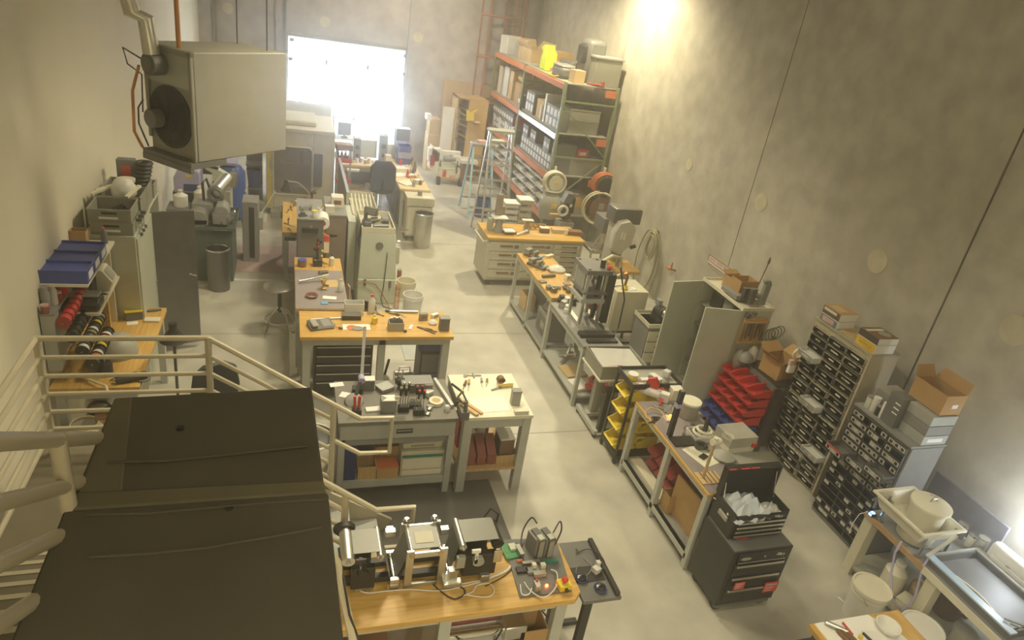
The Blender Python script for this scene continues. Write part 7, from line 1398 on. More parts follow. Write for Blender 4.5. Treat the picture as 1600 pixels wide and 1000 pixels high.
# ================================================================ DARK DRAWER CABINET
dx,dy0,dy1,dz=5.38,3.70,4.42,1.36
dcb=thing('drawer_cabinet','dark grey small parts cabinet with white drawer labels behind the sink bench','cabinet',(5.6,4.06,0))
mdk=mat('cabinet_dark',(.15,.15,.14),.45,var=.06)
ob('body',MB().box(dx+.02,5.80,dy0,dy1,.0,dz-.02),mdk,dcb,world=True,bev=.003); ob('top_panel',MB().box(dx,5.81,dy0-.004,dy1+.004,dz-.02,dz),M['mid_grey'],dcb,world=True)
ob('side_panel',MB().box(dx+.03,5.79,dy0-.004,dy0,.05,dz-.03),M['mid_grey'],dcb,world=True)
nr=16; ch_=(dz-.10)/nr; cw=(dy1-dy0-.03)/3
for r_ in range(nr):
    z=.06+ch_*r_
    for c_ in range(3):
        y0=dy0+.015+cw*c_; ex=0
        if (r_,c_) in ((11,0),): ex=.14
        if (r_,c_) in ((10,1),): ex=.12
        if (r_,c_) in ((10,2),): ex=.18
        d_=ob('drawer',MB().shell(dx-ex-.004,dx+.02,y0+.005,y0+cw-.005,z+.004,z+ch_-.004,.005).box(dx-ex-.004,dx-ex+.002,y0+.006,y0+cw-.006,z+.005,z+ch_-.006),mdk,dcb,world=True)
        lb=MB(); n=3; 
        for k in range(n):
            if RND.random()<(.22 if r_>7 else .5): continue
            if r_<8 and RND.random()<.35: continue
            ya_=y0+.012+(cw-.024)*k/n; yb_=y0+.012+(cw-.024)*(k+1)/n-.006; zz0=z+ch_*(.22 if r_>7 else .35)
            lb.box(dx-ex-.008,dx-ex-.0035,ya_,yb_,zz0,z+ch_*.80,0)
            if (k!=1 and r_>7) or RND.random()<.25: lb.box(dx-ex-.0095,dx-ex-.0075,ya_+(yb_-ya_)*.25,yb_-(yb_-ya_)*.25,zz0+ch_*.1,z+ch_*.70,1)
        if lb.v: ob('drawer_label',lb,[M['label_dull'],M['black']],d_,world=True)
        if ex>.15: ob('red_label',MB().box(dx-ex-.012,dx-ex-.004,y0+.02,y0+cw-.02,z+ch_-.02,z+ch_-.006),M['red'],d_,world=True)
zt=dz
for i in range(3):
    block('file_case',['grey plastic organizer case on the dark cabinet top, bottom','grey plastic organizer case on the dark cabinet top, second','grey plastic organizer case on the dark cabinet top, uppermost'][i],'case',(5.64,3.84,zt+.105*i),0,.30,.27,.10,M['steel_grey' if i%2==0 else 'mid_grey'],lab=M['label_white'] if i==0 else None)
t=thing('organizer_case','dark ribbed organizer front block holding the cardboard box','case',(5.56,4.0,zt)); ob('body',MB().box(-.14,.16,-.02,.14,0,.315),mdk,t,bev=.004)
for k in range(3): ob('white_handle',MB().box(-.145,-.14,-.01,.05,.24-.05*k,.25-.05*k),M['label_white'],t)
t=carton('open cardboard box highest on the dark cabinet against the wall',(5.68,3.90,zt+.318),0,.24,.36,.20,M['cardboard'],flaps=(0,1,0,1),ang=1.1); ob('white_sticker',MB().box(-.02,.05,-.185,-.181,.07,.11),M['label_white'],t)
for i,(y,h,m_,lab) in enumerate(((4.34,.12,'sage','pale green grey jar on the dark cabinet top, farthest'),(4.27,.15,'clear_white','clear jar on the dark cabinet top beside the green grey one'),(4.20,.10,'black','black small jar on the dark cabinet top'),(4.15,.16,'white','white topped jar on the dark cabinet top nearest the organizer'))):
    can(lab,(5.46,y,zt),.035,h,M[m_],M['white'] if i%2 else M['mid_grey'],name='jar',cat='jar')
block('clear_organizer','smoky clear organizer box at the back of the dark cabinet top','box',(5.66,4.24,zt),0,.24,.3,.20,M['mid_grey'],lid=M['clear'])
# ================================================================ CART WITH YELLOW BINS
yc=thing('utility_cart','black tubular cart with a tray top holding yellow bins','cart',(3.74,5.56,0))
cx0,cx1,cy0,cy1,cz=3.46,4.02,5.38,5.74,1.0
for x in (cx0,cx1):
    for y in (cy0,cy1): ob('post',MB().box(x-.012,x+.012,y-.012,y+.012,.05,cz),M['black'],yc,world=True); ob('caster',MB().cyl((x-.012,y,.03),(x+.012,y,.03),.03,n=10),M['rubber'],yc,world=True)
ob('top_tray',MB().shell(cx0-.015,cx1+.015,cy0-.015,cy1+.015,cz-.03,cz+.03,.014),M['black'],yc,world=True); ob('tray_liner',MB().box(cx0,cx1,cy0,cy1,cz-.014,cz-.008),M['plastic_grey'],yc,world=True)
ob('base_tray',MB().box(cx0,cx1,cy0,cy1,.07,.09).box(cx0-.012,cx0+.012,cy0,cy1,.08,.14),M['black'],yc,world=True)
for r_ in range(4):
    for s in range(2):
        t=thing('hopper_bin',f'yellow hopper bin in the black cart, {ORD[r_]} tier from the top, '+('aisle side' if s==0 else 'inner side'),'bin',(cx0+.11+.26*s,5.50,.80-.21*r_),0,'yellow bins in the black cart')
        b=MB().prism([(-.17,.05),(-.12,0),(.12,0),(.12,.01),(-.11,.01),(-.15,.06)],'y',-.10,.14)
        for q_ in (-.10,.14): b.prism([(-.12,0),(.12,0),(.12,.15),(.0,.15),(-.17,.06)],'y',q_-.004,q_+.004)
        b.box(.115,.125,-.10,.14,0,.15)
        ob('body',b,M['yellow'],t)
    ob('bin_rail',MB().box(cx0,cx1,cy1-.02,cy1,.82-.21*r_,.84-.21*r_),M['black'],yc,world=True)
can('round white tin on the black cart tray',put(988,592,cz),.055,.06,M['yellow'],M['white'],name='tin',cat='tin')
for i,(px,py,w,d,h,m_,lab) in enumerate(((1007,594,.10,.06,.02,'white','white card box on the cart tray beside the tin'),(1024,594,.06,.14,.04,'white','white L shaped part in the middle of the cart tray'),(1040,590,.07,.07,.09,'clear_white','clear cup part at the inner end of the cart tray'),(1016,590,.08,.05,.05,'steel_grey','small grey part at the back of the cart tray'),(1040,597,.10,.05,.03,'steel','grey metal clip near the inner cart tray corner'))): block('small_part',lab,'part',put(px,py,cz-.008),.3*i,w,d,h,M[m_],lid=M['white'] if i in(1,) else None)
# ================================================================ DARK TOPPED BENCH (right)
rb=bench('workbench','dark topped wooden edged bench with pale frame beside the black tool chest','workbench',3.47,4.04,3.83,5.28,.88,M['bench_y'],M['leg_grey'],lw=.055,mids=(4.55,),apron=.04,shelf=.16,shelf_m=M['mid_grey'],inset=.0,th=.035)
ob('bench_mat',MB().box(3.485,4.035,3.84,5.27,.88,.884),M['mat_purple'],rb,world=True); ob('shelf_rail',MB().box(3.47,3.52,3.86,5.25,.10,.16),M['leg_grey'],rb,world=True)
z=.884
t=thing('heat_gun','white and red heat press tool at the far end of the dark topped bench','tool',put(1018,620,z),-.7); ob('body',MB().cyl((-.14,0,.06),(.08,0,.06),.055,n=14).box(.06,.18,-.04,.04,0,.10),M['white'],t,bev=.006); ob('nose_cap',MB().cyl((-.22,0,.06),(-.14,0,.06),.05,.058,14),M['cream'],t); ob('red_blade',MB().prism([(-.1,.1),(.03,.08),(.05,.16),(.0,.24),(-.08,.2)],'y',-.02,.02),M['red'],t); ob('red_knob',MB().lathe([(.02,0),(.035,.02),(.03,.05)],12,c=(.07,.06,.06)),M['red'],t)
one('red_tongs',MB().tube([(-.15,0,.02),(0,.02,.05),(.10,.06,.03)],.009,6).tube([(-.15,0,.02),(0,-.01,.04),(.12,-.02,.03)],.008,6),M['red'],'red handled tongs lying behind the heat press tool','tongs',put(1034,626,z),.9)
block('cream_box','cream lidded box at the wall side of the dark topped bench','box',put(1053,622,z),-.1,.12,.12,.12,M['cream'],lid=M['bench_white'])
t=thing('stock_pot','pale cylindrical pot with flat lid on the dark topped bench','pot',put(1073,650,z)); ob('body',MB().lathe([(.095,0),(.10,.01),(.10,.17)],26),M['plastic_grey'],t); ob('lid',MB().lathe([(.108,.168),(.108,.19),(.02,.192)],26),M['bench_white'],t)
t=thing('extrusion_mast','black aluminium extrusion mast on a black base plate','mast',put(1060,690,z)); e0=Vector(put(1060,690,z)); bq=Vector(put(1045,683,z))
ob('base_plate',MB().cb(.05,-.01,.01,.26,.14,.02),M['black'],t); tp=PY(1066,611,bq.y); ob('mast',MB().box(bq.x-e0.x-.022,bq.x-e0.x+.022,bq.y-e0.y-.022,bq.y-e0.y+.022,.02,tp.z-z),M['black'],t); ob('lilac_collar',MB().box(bq.x-e0.x-.028,bq.x-e0.x+.028,bq.y-e0.y-.028,bq.y-e0.y+.028,(tp.z-z)*.66,(tp.z-z)*.74),M['lilac'],t); ob('end_cap',MB().box(bq.x-e0.x-.02,bq.x-e0.x+.02,bq.y-e0.y-.02,bq.y-e0.y+.02,tp.z-z,tp.z-z+.006),M['alu'],t)
one('yellow_hose',MB().tube([(-.10,-.03,.01),(-.08,.06,.03),(.0,.10,.05),(.08,.06,.04),(.11,-.03,.02),(.10,-.09,.01)],.008,6),M['kraft'],'pale yellow hose loop at the aisle edge of the dark topped bench','hose',put(1022,652,z))
m=MB()
for k in range(3): m.tube([(-.08+.03*k,-.05,.008),(.0,.03*k-.02,.012),(.09,.04,.008)],.008,5)
one('cable_coil',m,M['black'],'short black cables inside the yellow hose loop','cable',put(1021,657,z))
m=MB()
for k in range(9): m.tube([(RND.uniform(-.12,.12),RND.uniform(-.1,.1),.01) for _ in range(3)],.006,5)
one('cable_heap',m,M['plastic_grey'],'grey cable tangle beside the red tongs on the dark bench','cable',put(1038,640,z))
t=thing('led_module','small white board with glowing orange lamp on the dark bench','circuit',put(1046,655,z)); ob('board',MB().box(-.06,.06,-.05,.05,0,.02),M['cream'],t); ob('orange_lamp',MB().lathe([(.015,.02),(.018,.04),(.012,.055),(.003,.06)],10),mat('orange_lamp',(1,.3,.1),.4,var=0,emit=(1,.22,.05),es=3),t)
m=MB()
for k in range(10): m.cb(RND.uniform(-.1,.1),RND.uniform(-.08,.08),.012,.05,.02,.02,0,RND.uniform(0,3))
one('parts_heap',m,M['steel'],'heap of small metal fittings behind the extrusion mast','fittings',put(1075,672,z))
t=thing('cable_dish','clear dish with coiled cream tubing on the dark topped bench','dish',put(1096,682,z)); ob('dish',MB().shell(-.13,.13,-.10,.10,0,.05,.008),M['clear_white'],t); ob('tubing',MB().torus((0,0,.05),.09,.014,(0,0,1),24,6).torus((.01,.0,.075),.07,.014,(.1,0,1),22,6),M['cream'],t); ob('black_grip',MB().cyl((.02,.0,.06),(.06,.06,.17),.022,n=10),M['black'],t)
one('rubber_wheel',MB().torus((0,0,.03),.05,.02,(0,.1,1),18,6),M['black'],'black rubber ring in front of the clear tubing dish','ring',put(1094,700,z))
sheet('cream drawing sheet spread on the dark topped bench',put(1096,712,z),.3,.22,.30,M['bench_white'])
block('black_pad','black rectangular pad on the cream drawing sheet','pad',put(1099,714,z+.003),.5,.09,.06,.012,M['black'])
t=thing('work_light','cream swivel head lamp on a pole with slatted base','lamp',put(1098,748,z)); e0=Vector(put(1098,748,z)); hp=PY(1116,694,e0.y)-e0
ob('base_plate',MB().cb(.06,0,.006,.22,.16,.012),M['kraft'],t)
for k in range(4): ob('base_slat',MB().cb(.0+.045*k,0,.015,.006,.15,.008),M['brown'],t)
ob('pole',MB().cyl((0,0,.01),(hp.x,0,hp.z),.014,n=9),M['kraft'],t); ob('lamp_head',MB().cyl((hp.x-.03,0,hp.z+.02),(hp.x+.06,.01,hp.z+.02),.03,n=12).cyl((hp.x,0,hp.z),(hp.x,0,hp.z+.07),.024,n=10),M['cream'],t)
t=thing('glass_case','clear lidded case with pale contents at the wall edge of the bench','case',put(1145,695,z),.05); ob('base_tray',MB().box(-.15,.15,-.12,.12,0,.06),M['bench_white'],t); ob('clear_lid',MB().box(-.155,.155,-.125,.125,.06,.17),M['clear'],t,bev=.004); ob('hose_content',MB().torus((-.06,.03,.08),.05,.015,(0,0,1),18,5),M['cream'],t); ob('red_clip',MB().box(.10,.155,-.14,-.125,.06,.10),M['red'],t)
one('bubble_wrap',MB().lathe([(.10,0),(.11,.03),(.06,.06),(.01,.08)],10),M['plastic_grey'],'grey crumpled wrap in front of the clear lidded case','wrap',put(1130,716,z))
# under the bench
for i in range(6): one('hopper_bin',MB().prism([(-.14,.05),(-.1,0),(.12,0),(.12,.13),(-.02,.13)],'y',-.08,.08),M['red_dark'],f'dark red bin under the dark topped bench, {["lower","upper"][i//3]} row, {ORD[i%3]} from the cart','bin',(3.82-.02*(i//3),5.05-.18*(i%3),.16+.16*(i//3)),bev=.003,group='dark red bins under the bench')
one('white_board',MB().box(-.02,.10,-.45,.30,0,.02).box(-.02,.10,-.40,.25,.02,.035),M['cream'],'white boards lying along the lower bench shelf','board',(3.57,4.95,.16))
carton('small cardboard carton behind the middle bench leg',(3.60,4.45,.16),0,.12,.14,.2,M['cardboard'],flaps=(0,0,0,0))
t=one('cardboard_sheet',MB().prism([(-.28,0),(.28,0),(.28,.42),(-.20,.46)],'x',-.01,.01),M['cardboard'],'large brown cardboard panel in the near bay of the dark topped bench','cardboard',(3.62,4.18,.16))
one('dark_case',MB().box(-.12,.12,-.3,.3,0,.5),M['dark_grey'],'dark case standing behind the brown panel under the bench','case',(3.86,4.15,.16),bev=.02)
one('white_bundle',MB().lathe([(.08,0),(.12,.05),(.10,.14),(.03,.18)],11),M['white'],'white cloth bundle between the middle leg and the dark case','cloth',(3.84,4.52,.16))
# ================================================================ BLACK TOOL CHEST
tx0,tx1,ty0,ty1=3.47,4.06,3.32,3.77
tcab=thing('tool_chest','black rolling tool cabinet with silver drawer pulls and red stickers','tool chest',((tx0+tx1)/2,3.55,0))
zc0,zc1=.09,.70
ob('body',MB().box(tx0,tx1,ty0+.012,ty1,zc0,zc1),M['black'],tcab,world=True,bev=.005)
ob('top_tray',MB().box(tx0+.01,tx1-.01,ty0+.02,ty1-.01,zc1,zc1+.006),M['dark_grey'],tcab,world=True)
dzs=[(.125,.29),(.295,.43),(.435,.57)]
for i,(a,b) in enumerate(dzs):
    d_=ob('drawer',MB().box(tx0+.045,tx1-.045,ty0,ty0+.012,a,b),M['black_gloss'],tcab,world=True,bev=.002); ob('drawer_pull',MB().box(tx0+.06,tx1-.06,ty0-.018,ty0,b-.028,b-.004),M['chrome'],d_,world=True,bev=.004)
ob('header_strip',MB().box(tx0+.05,tx1-.05,ty0-.002,ty0+.012,.585,.69),M['black_gloss'],tcab,world=True); ob('trim_strip',MB().box(tx0+.06,tx1-.06,ty0-.008,ty0,.585,.594),M['alu'],tcab,world=True); ob('lock',MB().cyl((tx0+.31,ty0-.008,.64),(tx0+.31,ty0+.01,.64),.012,n=12),M['chrome'],tcab,world=True); ob('oval_badge',MB().prism([(.05*math.cos(k*PI/8),.016*math.sin(k*PI/8)) for k in range(16)],'y',ty0-.005,ty0,M=Matrix.Translation((tx0+.13,0,.63))),M['plastic_grey'],tcab,world=True)
I0=ROOTM[tcab.name].inverted()
txt('HUSKY',M['label_white'],tcab,.036,I0@frame((tx1-.14,ty0-.004,.645),(1,0,0),(.25,0,1)))
for x,z,w,h in ((tx0+.10,.30,.10,.08),(tx1-.17,.22,.14,.11)):
    s_=ob('red_sticker',MB().box(x-w*.0,x+w,ty0-.022,ty0-.0185,z,z+h),M['red'],tcab,world=True)
    ob('sticker_text',MB().box(x+w*.1,x+w*.9,ty0-.0235,ty0-.022,z+h*.7,z+h*.85).box(x+w*.1,x+w*.7,ty0-.0235,ty0-.022,z+h*.40,z+h*.55).box(x+w*.1,x+w*.6,ty0-.0235,ty0-.022,z+h*.15,z+h*.25),M['pink'],s_,world=True)
ob('bottom_kick',MB().box(tx0+.02,tx1-.02,ty0+.02,ty0+.05,.05,zc0),M['dark_grey'],tcab,world=True)
for x in (tx0+.06,tx1-.08):
    for y in (ty0+.07,ty1-.07): ob('caster',MB().cyl((x-.02,y,.045),(x+.02,y,.045),.045,n=14).box(x-.025,x+.025,y-.03,y+.03,.07,.095),M['rubber'],tcab,world=True)
tb=thing('tool_chest','open black top chest with four silver pulls holding pale plastic bags','tool chest',((tx0+tx1)/2,3.6,zc1+.006))
ux0,ux1,uy0,uy1,uz0,uz1=tx0+.02,tx1-.035,3.46,3.77,zc1+.006,.97
ob('body',MB().box(ux0,ux1,uy0+.012,uy1,uz0,uz1-.09).box(ux0,ux0+.01,uy0+.012,uy1,uz1-.09,uz1).box(ux1-.01,ux1,uy0+.012,uy1,uz1-.09,uz1).box(ux0+.01,ux1-.01,uy1-.01,uy1,uz1-.09,uz1).box(ux0+.01,ux1-.01,uy0+.012,uy0+.022,uz1-.09,uz1-.02),M['black'],tb,world=True,bev=.003)
for i in range(4):
    a=uz0+.012+.046*i; d_=ob('drawer',MB().box(ux0+.03,ux1-.03,uy0,uy0+.012,a,a+.042),M['black_gloss'],tb,world=True); ob('drawer_pull',MB().box(ux0+.035,ux1-.035,uy0-.016,uy0,a+.020,a+.040),M['chrome'],d_,world=True,bev=.004)
ob('front_panel',MB().box(ux0+.02,ux1-.02,uy0,uy0+.012,uz0+.20,uz1-.02),M['black_gloss'],tb,world=True); ob('lock',MB().cyl((ux0+.28,uy0-.006,uz0+.222),(ux0+.28,uy0,uz0+.222),.010,n=12),M['chrome'],tb,world=True)
I1=ROOTM[tb.name].inverted(); txt('HUSKY',M['label_white'],tb,.032,I1@frame((ux1-.12,uy0-.003,uz0+.222),(1,0,0),(.25,0,1)))
ob('red_tab',MB().box(ux0+.09,ux0+.19,uy0-.002,uy0+.002,uz0+.0,uz0+.012),M['red'],tb,world=True)
lid=ob('lid',MB().box(ux0-.005,ux1+.005,uy1-.005,uy1+.008,uz1,uz1+.26).box(ux0-.005,ux0+.012,uy1-.06,uy1-.005,uz1+.0,uz1+.26).box(ux1-.012,ux1+.005,uy1-.06,uy1-.005,uz1,uz1+.26).box(ux0-.005,ux1+.005,uy1-.06,uy1+.008,uz1+.255,uz1+.268),M['black'],tb,world=True)
ob('red_edge',MB().box(ux0,ux0+.07,uy1-.062,uy1-.05,uz1+.268,uz1+.272).box(ux0+.12,ux0+.20,uy1-.062,uy1-.05,uz1+.268,uz1+.272).box(ux0+.22,ux0+.30,uy1-.062,uy1-.05,uz1+.268,uz1+.272),M['red'],lid,world=True)
for x in (ux0+.012,ux1-.02): ob('lid_stay',MB().cyl((x,uy1-.1,uz1-.03),(x,uy1-.04,uz1+.2),.005,n=6),M['chrome'],lid,world=True)
ob('side_handle',MB().box(ux0-.022,ux0-.002,uy0+.08,uy0+.20,uz0+.13,uz0+.175),M['plastic_grey'],tb,world=True,bev=.006)
bm=bmesh_v=[]
def crumple(name,lab,loc,w,d,h,m_,seed,cat='bag',pts=9):
    r=random.Random(seed); n=pts; vs=[];fs=[]
    for i in range(n):
        for j in range(n):
            u=(i/(n-1)-.5);v=(j/(n-1)-.5); e=max(abs(u),abs(v))*2
            z=h*(1-e**2)*r.uniform(.35,1.0)+(0 if e>.95 else .012)
            k=1+r.uniform(-.12,.16)
            vs.append((u*w*k,v*d*k,max(0,z)))
    for i in range(n-1):
        for j in range(n-1): a=i*n+j; fs+= [(a,a+n,a+n+1),(a,a+n+1,a+1)]
    mb=MB().add(vs,fs); b=len(vs); mb.add([(x,y,-.004) for x,y,_ in vs],[tuple(reversed(f)) for f in fs])
    return one(name,mb,M[m_],lab,cat,loc,sharp=.35)
crumple('plastic_bag','crumpled pale blue plastic bag heaped in the open top chest',((ux0+ux1)/2-.08,uy0+.14,uz1-.07),.36,.30,.17,'bag_blue' if 'bag_blue' in M else 'white',3)
crumple('plastic_bag','small clear bag of parts beside the pale blue bag in the chest',((ux0+ux1)/2+.13,uy0+.10,uz1-.07),.2,.15,.08,'clear_white',5)
# ================================================================ SINK BENCH
sx0,sx1,sy0,sy1,sz=5.12,5.86,1.5,3.63,.70
sk=bench('workbench','pale wide legged bench along the concrete wall holding basin and tub','workbench',sx0,sx1,sy0,sy1,sz,M['mid_grey'],M['beige'],lw=.10,mids=(2.85,),apron=.0,shelf=.12,shelf_m=M['plastic_grey'],inset=.0,th=.04)
ob('wood_edge',MB().box(sx0-.02,sx0,2.95,sy1,sz-.05,sz),M['cardboard'],sk,world=True); ob('cream_edge',MB().box(sx0-.02,sx0,sy0,2.95,sz-.06,sz),M['cream'],sk,world=True)
tb2=thing('utility_tub','cream square tub on steel legs holding a round white pot','tub',(5.28,3.28,sz)); tz0,tz1=.86,1.0
ob('tub_body',MB().shell(5.02,5.46,3.02,3.56,tz0,tz1,.012,taper=.05),M['cream'],tb2,world=True); ob('tub_rim',MB().box(5.0,5.48,3.0,3.02,tz1-.015,tz1+.004).box(5.0,5.48,3.56,3.58,tz1-.015,tz1+.004).box(5.0,5.02,3.02,3.56,tz1-.015,tz1+.004).box(5.46,5.48,3.02,3.56,tz1-.015,tz1+.004),M['bench_white'],tb2,world=True)
ob('lower_pot',MB().lathe([(.13,.0),(.15,.02),(.16,.14)],22,c=(5.30,3.26,sz+.004)),M['bench_white'],tb2,world=True)
for x in (5.14,5.44):
    for y in (3.06,3.50): ob('steel_leg',MB().cyl((x,y,sz),(x,y,tz1-.02),.012,n=8).lathe([(.022,0),(.022,.02)],10,c=(x,y,sz)),M['steel'],tb2,world=True)
ob('handle_bar',MB().cyl((5.08,3.60,.86),(5.2,3.60,.90),.012,n=8).cyl((5.14,3.60,.76),(5.14,3.60,.90),.012,n=8),M['steel'],tb2,world=True)
pt_=thing('stock_pot','round white pot with lid sitting in the cream square tub','pot',(5.29,3.25,tz0+.012)); ob('body',MB().lathe([(.12,0),(.135,.03),(.14,.17),(.155,.20),(.155,.22)],28),M['bench_white'],pt_); ob('lid',MB().lathe([(.165,.215),(.165,.235),(.10,.25),(.01,.255)],28),M['bench_white'],pt_); ob('lid_handle',MB().tube([(-.03,0,.25),(-.02,0,.28),(.04,.0,.28),(.05,0,.25)],.006,6),M['steel'],pt_); ob('latch',MB().torus((.10,.08,.24),.03,.005,(.3,.3,1),12,5),M['steel'],pt_)
one('tub_fitting',MB().cyl((0,0,0),(0,0,.09),.016,n=8).cyl((-.04,0,.06),(.04,0,.06),.010,n=6),M['steel'],'small steel tap fitting in the corner of the cream tub','tap',(5.12,3.47,tz0+.012))
ba=thing('wash_basin','wide grey rectangular basin with pale blue rim on the bench','basin',(5.5,2.55,sz))
ob('basin_body',MB().shell(5.16,5.72,2.22,2.98,sz,sz+.08,.012),M['dark_grey'],ba,world=True); ob('blue_rim',MB().box(5.13,5.20,2.20,3.0,sz+.075,sz+.09),mat('rim_blue',(.45,.58,.72),.35),ba,world=True); ob('pale_rim',MB().box(5.68,5.74,2.2,3.0,sz+.075,sz+.09).box(5.20,5.68,2.98,3.0,sz+.075,sz+.09),M['plastic_grey'],ba,world=True); ob('grey_sheet',MB().box(5.24,5.66,2.27,2.93,sz+.035,sz+.04),M['dark_grey'],ba,world=True); ob('drain_arc',MB().tube([(5.22+.06*math.sin(k*.5),2.85-.08*k,sz+.05) for k in range(7)],.008,6),M['bench_white'],ba,world=True)
one('clear_tube',MB().tube([(0,0,.0),(.1,-.02,.14),(.17,-.03,.24)],.016,7),M['clear_white'],'clear plastic tube leaning over the basin corner','tube',(5.12,2.98,sz+.09))
one('blue_hose',MB().tube([(.0,.18,.05),(-.05,.15,-.05),(-.08,.08,-.22),(-.05,.0,-.42),(.0,-.10,-.50),(.03,-.12,-.30),(.03,-.06,0),(.12,-.02,.14)],.010,6),M['lilac'],'lilac blue hose looping down in front of the bench','hose',(5.08,3.02,sz))
BQ=[PX(1467,732,6.0),PX(1575,830,6.0)]
gbz=(BQ[0].z+BQ[1].z)/2
one('grey_board',MB().box(5.99,6.02,BQ[1].y,BQ[0].y,0,gbz),mat('board_slate',(.20,.20,.23),.6),'slate grey board standing upright behind the basin bench','board')
tq=thing('white_machine','white hooded machine with dark dial behind the basin','machine',(5.78,2.72,sz)); ob('body',MB().prism([(-.04,0),(.09,0),(.09,.20),(.02,.22),(-.02,.20)],'y',-.22,.22),M['white'],tq,bev=.02); ob('dark_dial',MB().cyl((-.05,.02,.09),(-.03,.02,.09),.035,n=14),M['mid_grey'],tq); ob('clear_front',MB().box(-.06,-.04,-.18,.16,.01,.12),M['clear_white'],tq)
for i,(y,h,m_,lab) in enumerate(((3.22,.14,'steel','steel kettle like fitting behind the basin, nearest the tub'),(3.10,.12,'white','white cup behind the basin beside the steel fitting'),(3.02,.16,'alu','silver tall cup behind the basin before the hooded machine'))):
    can(lab,(5.79,y,sz),.045,h,M[m_],M['chrome'],name='cup',cat='cup')
for i,(x,y,m_,lab) in enumerate(((5.80,2.40,'black','black bottle at the near side of the hooded machine'),(5.80,2.30,'blue_light','pale blue bottle at the near side of the hooded machine'),(5.70,2.12,'dark_grey','dark grey tool heap bottle past the basin'))): bottle(lab,(x,y,sz),.035,.14,M[m_],M['white'])
t=thing('multimeter','white bench instrument with pink sockets past the basin','instrument',(5.70,1.95,sz)); ob('body',MB().box(-.1,.1,-.08,.08,0,.08),M['white'],t,bev=.008); ob('socket',MB().cyl((-.105,.03,.04),(-.1,.03,.04),.012,n=8),M['pink'],t)
one('lead_cable',MB().tube([(.45,-.3,.15),(.3,-.1,.14),(.0,.22,.10)],.007,5).tube([(.45,-.3,.13),(.28,-.14,.12),(.02,.18,.09)],.007,5),M['mid_grey'],'grey leads stretched across the near basin edge','cable',(5.2,2.1,sz))
t=thing('power_switch','small dark clip with glowing blue light on the wooden bench edge','switch',(5.11,3.57,sz)); ob('housing',MB().box(-.02,.03,-.03,.03,0,.03),M['black'],t,bev=.004); ob('blue_light',MB().box(-.022,-.018,-.015,.015,.008,.024),M['led_blue'],t)
ob('blue_light',MB().box(-.01,.02,-.015,.015,.03,.034),M['led_blue'],t)
one('charging_cable',MB().tube([(0,0,.02),(-.03,.05,-.05),(-.02,.08,-.2),(-.03,.06,-.3)],.004,5),M['white'],'thin white cable hanging from the wooden bench corner','cable',(5.10,3.60,sz))
# below
bottle('cream plastic jerry jug under the basin bench',(5.26,3.22,.12),.10,.34,M['cream'],M['white'],name='jug',cat='jug')
bottle('second cream jug behind the first under the basin bench',(5.40,3.05,.12),.09,.28,M['kraft'],M['white'],name='jug',cat='jug')
block('cream_box','cream box near the middle bench leg under the basin','box',(5.20,2.98,.12),.3,.16,.15,.13,M['cream'],lid=M['beige'])
for i,(x,y,r,h,m_,lab) in enumerate(((5.32,2.55,.09,.24,'plastic_grey','grey beaker pot on the shelf under the basin'),(5.42,2.30,.10,.2,'mid_grey','darker pot on the shelf under the basin, nearer'),(5.6,2.9,.1,.26,'brown','brown jar deep under the basin bench'))): can(lab,(x,y,.12),r,h,M[m_],M['plastic_grey'],name='jar',cat='jar')
pail('white lidded pail on the floor by the black tool chest and bench leg',(4.86,3.10,0),.155,.34,M['white'],lid=M['cream'],rz=.4)
pail('second white lidded pail on the floor nearest the corner table',(4.98,2.66,0),.16,.34,M['white'],lid=M['white'],rz=.2)
one('floor_strip',MB().cb(0,0,.01,.02,.16,.02),M['white'],'short white strip on the floor beside the lidded pail','strip',(put(1320,945,0)[0],put(1320,945,0)[1],0),.3)
# corner table
ct=bench('table','small white topped table with wooden edge at the corner by the pails','table',3.45,4.25,1.5,2.47,.9,M['bench_y'],M['black'],lw=.05,apron=.05)
ob('white_top',MB().prism([(3.49,1.5),(4.25,1.5),(4.08,2.30),(3.96,2.465),(3.49,2.465)],'z',.9,.906),M['paper'],ct,world=True)
t=thing('side_shelf','black side shelf attached to the small white topped table','shelf',(3.3,2.1,0)); ob('shelf_board',MB().box(3.18,3.44,1.6,2.40,.83,.86),M['black'],t,world=True); [ob('leg',MB().box(3.2,3.24,a_,a_+.04,0,.83),M['black'],t,world=True) for a_ in (1.64,2.3)]
one('brush_bundle',MB().beam((0,-.2,.015),(-.06,.12,.02),.02,.02).beam((.03,-.2,.015),(-.03,.12,.02),.02,.02).beam((.06,-.2,.015),(.0,.10,.02),.02,.02),M['brown'],'bundle of brown sticks on the small white topped table','sticks',(3.66,2.25,.906))
one('steel_tube',MB().cyl((-.06,.04,.02),(.05,-.06,.02),.016,n=9),M['alu'],'short silver tube on the small white topped table','tube',(3.62,2.41,.906)); one('marker_pen',MB().cyl((0,-.05,.01),(0,.05,.01),.008,n=8),M['red'],'red marker pen beside the brown sticks','pen',(3.70,2.38,.906)); one('plastic_plug',MB().lathe([(.015,0),(.015,.02),(.008,.03)],9),M['yellow'],'small yellow cap beside the brown sticks','cap',(3.74,2.30,.906)); one('marker_pen',MB().cyl((0,-.06,.01),(0,.06,.01),.010,n=8),M['black'],'thick black marker lying on the small white topped table','pen',(3.80,2.27,.906),.2)
one('plastic_bowl',MB().lathe([(.05,0),(.08,.03),(.085,.05),(.075,.05),(.045,.01)],18),M['white'],'white shallow dish with brown dregs on the white topped table','dish',(4.0,2.33,.906)); one('curved_sheet',MB().prism([(-.1,-.18),(.1,-.18),(.06,.12),(-.1,.15)],'z',0,.006),M['white'],'curved white cut sheet on the white topped table','sheet',(3.9,2.2,.906))
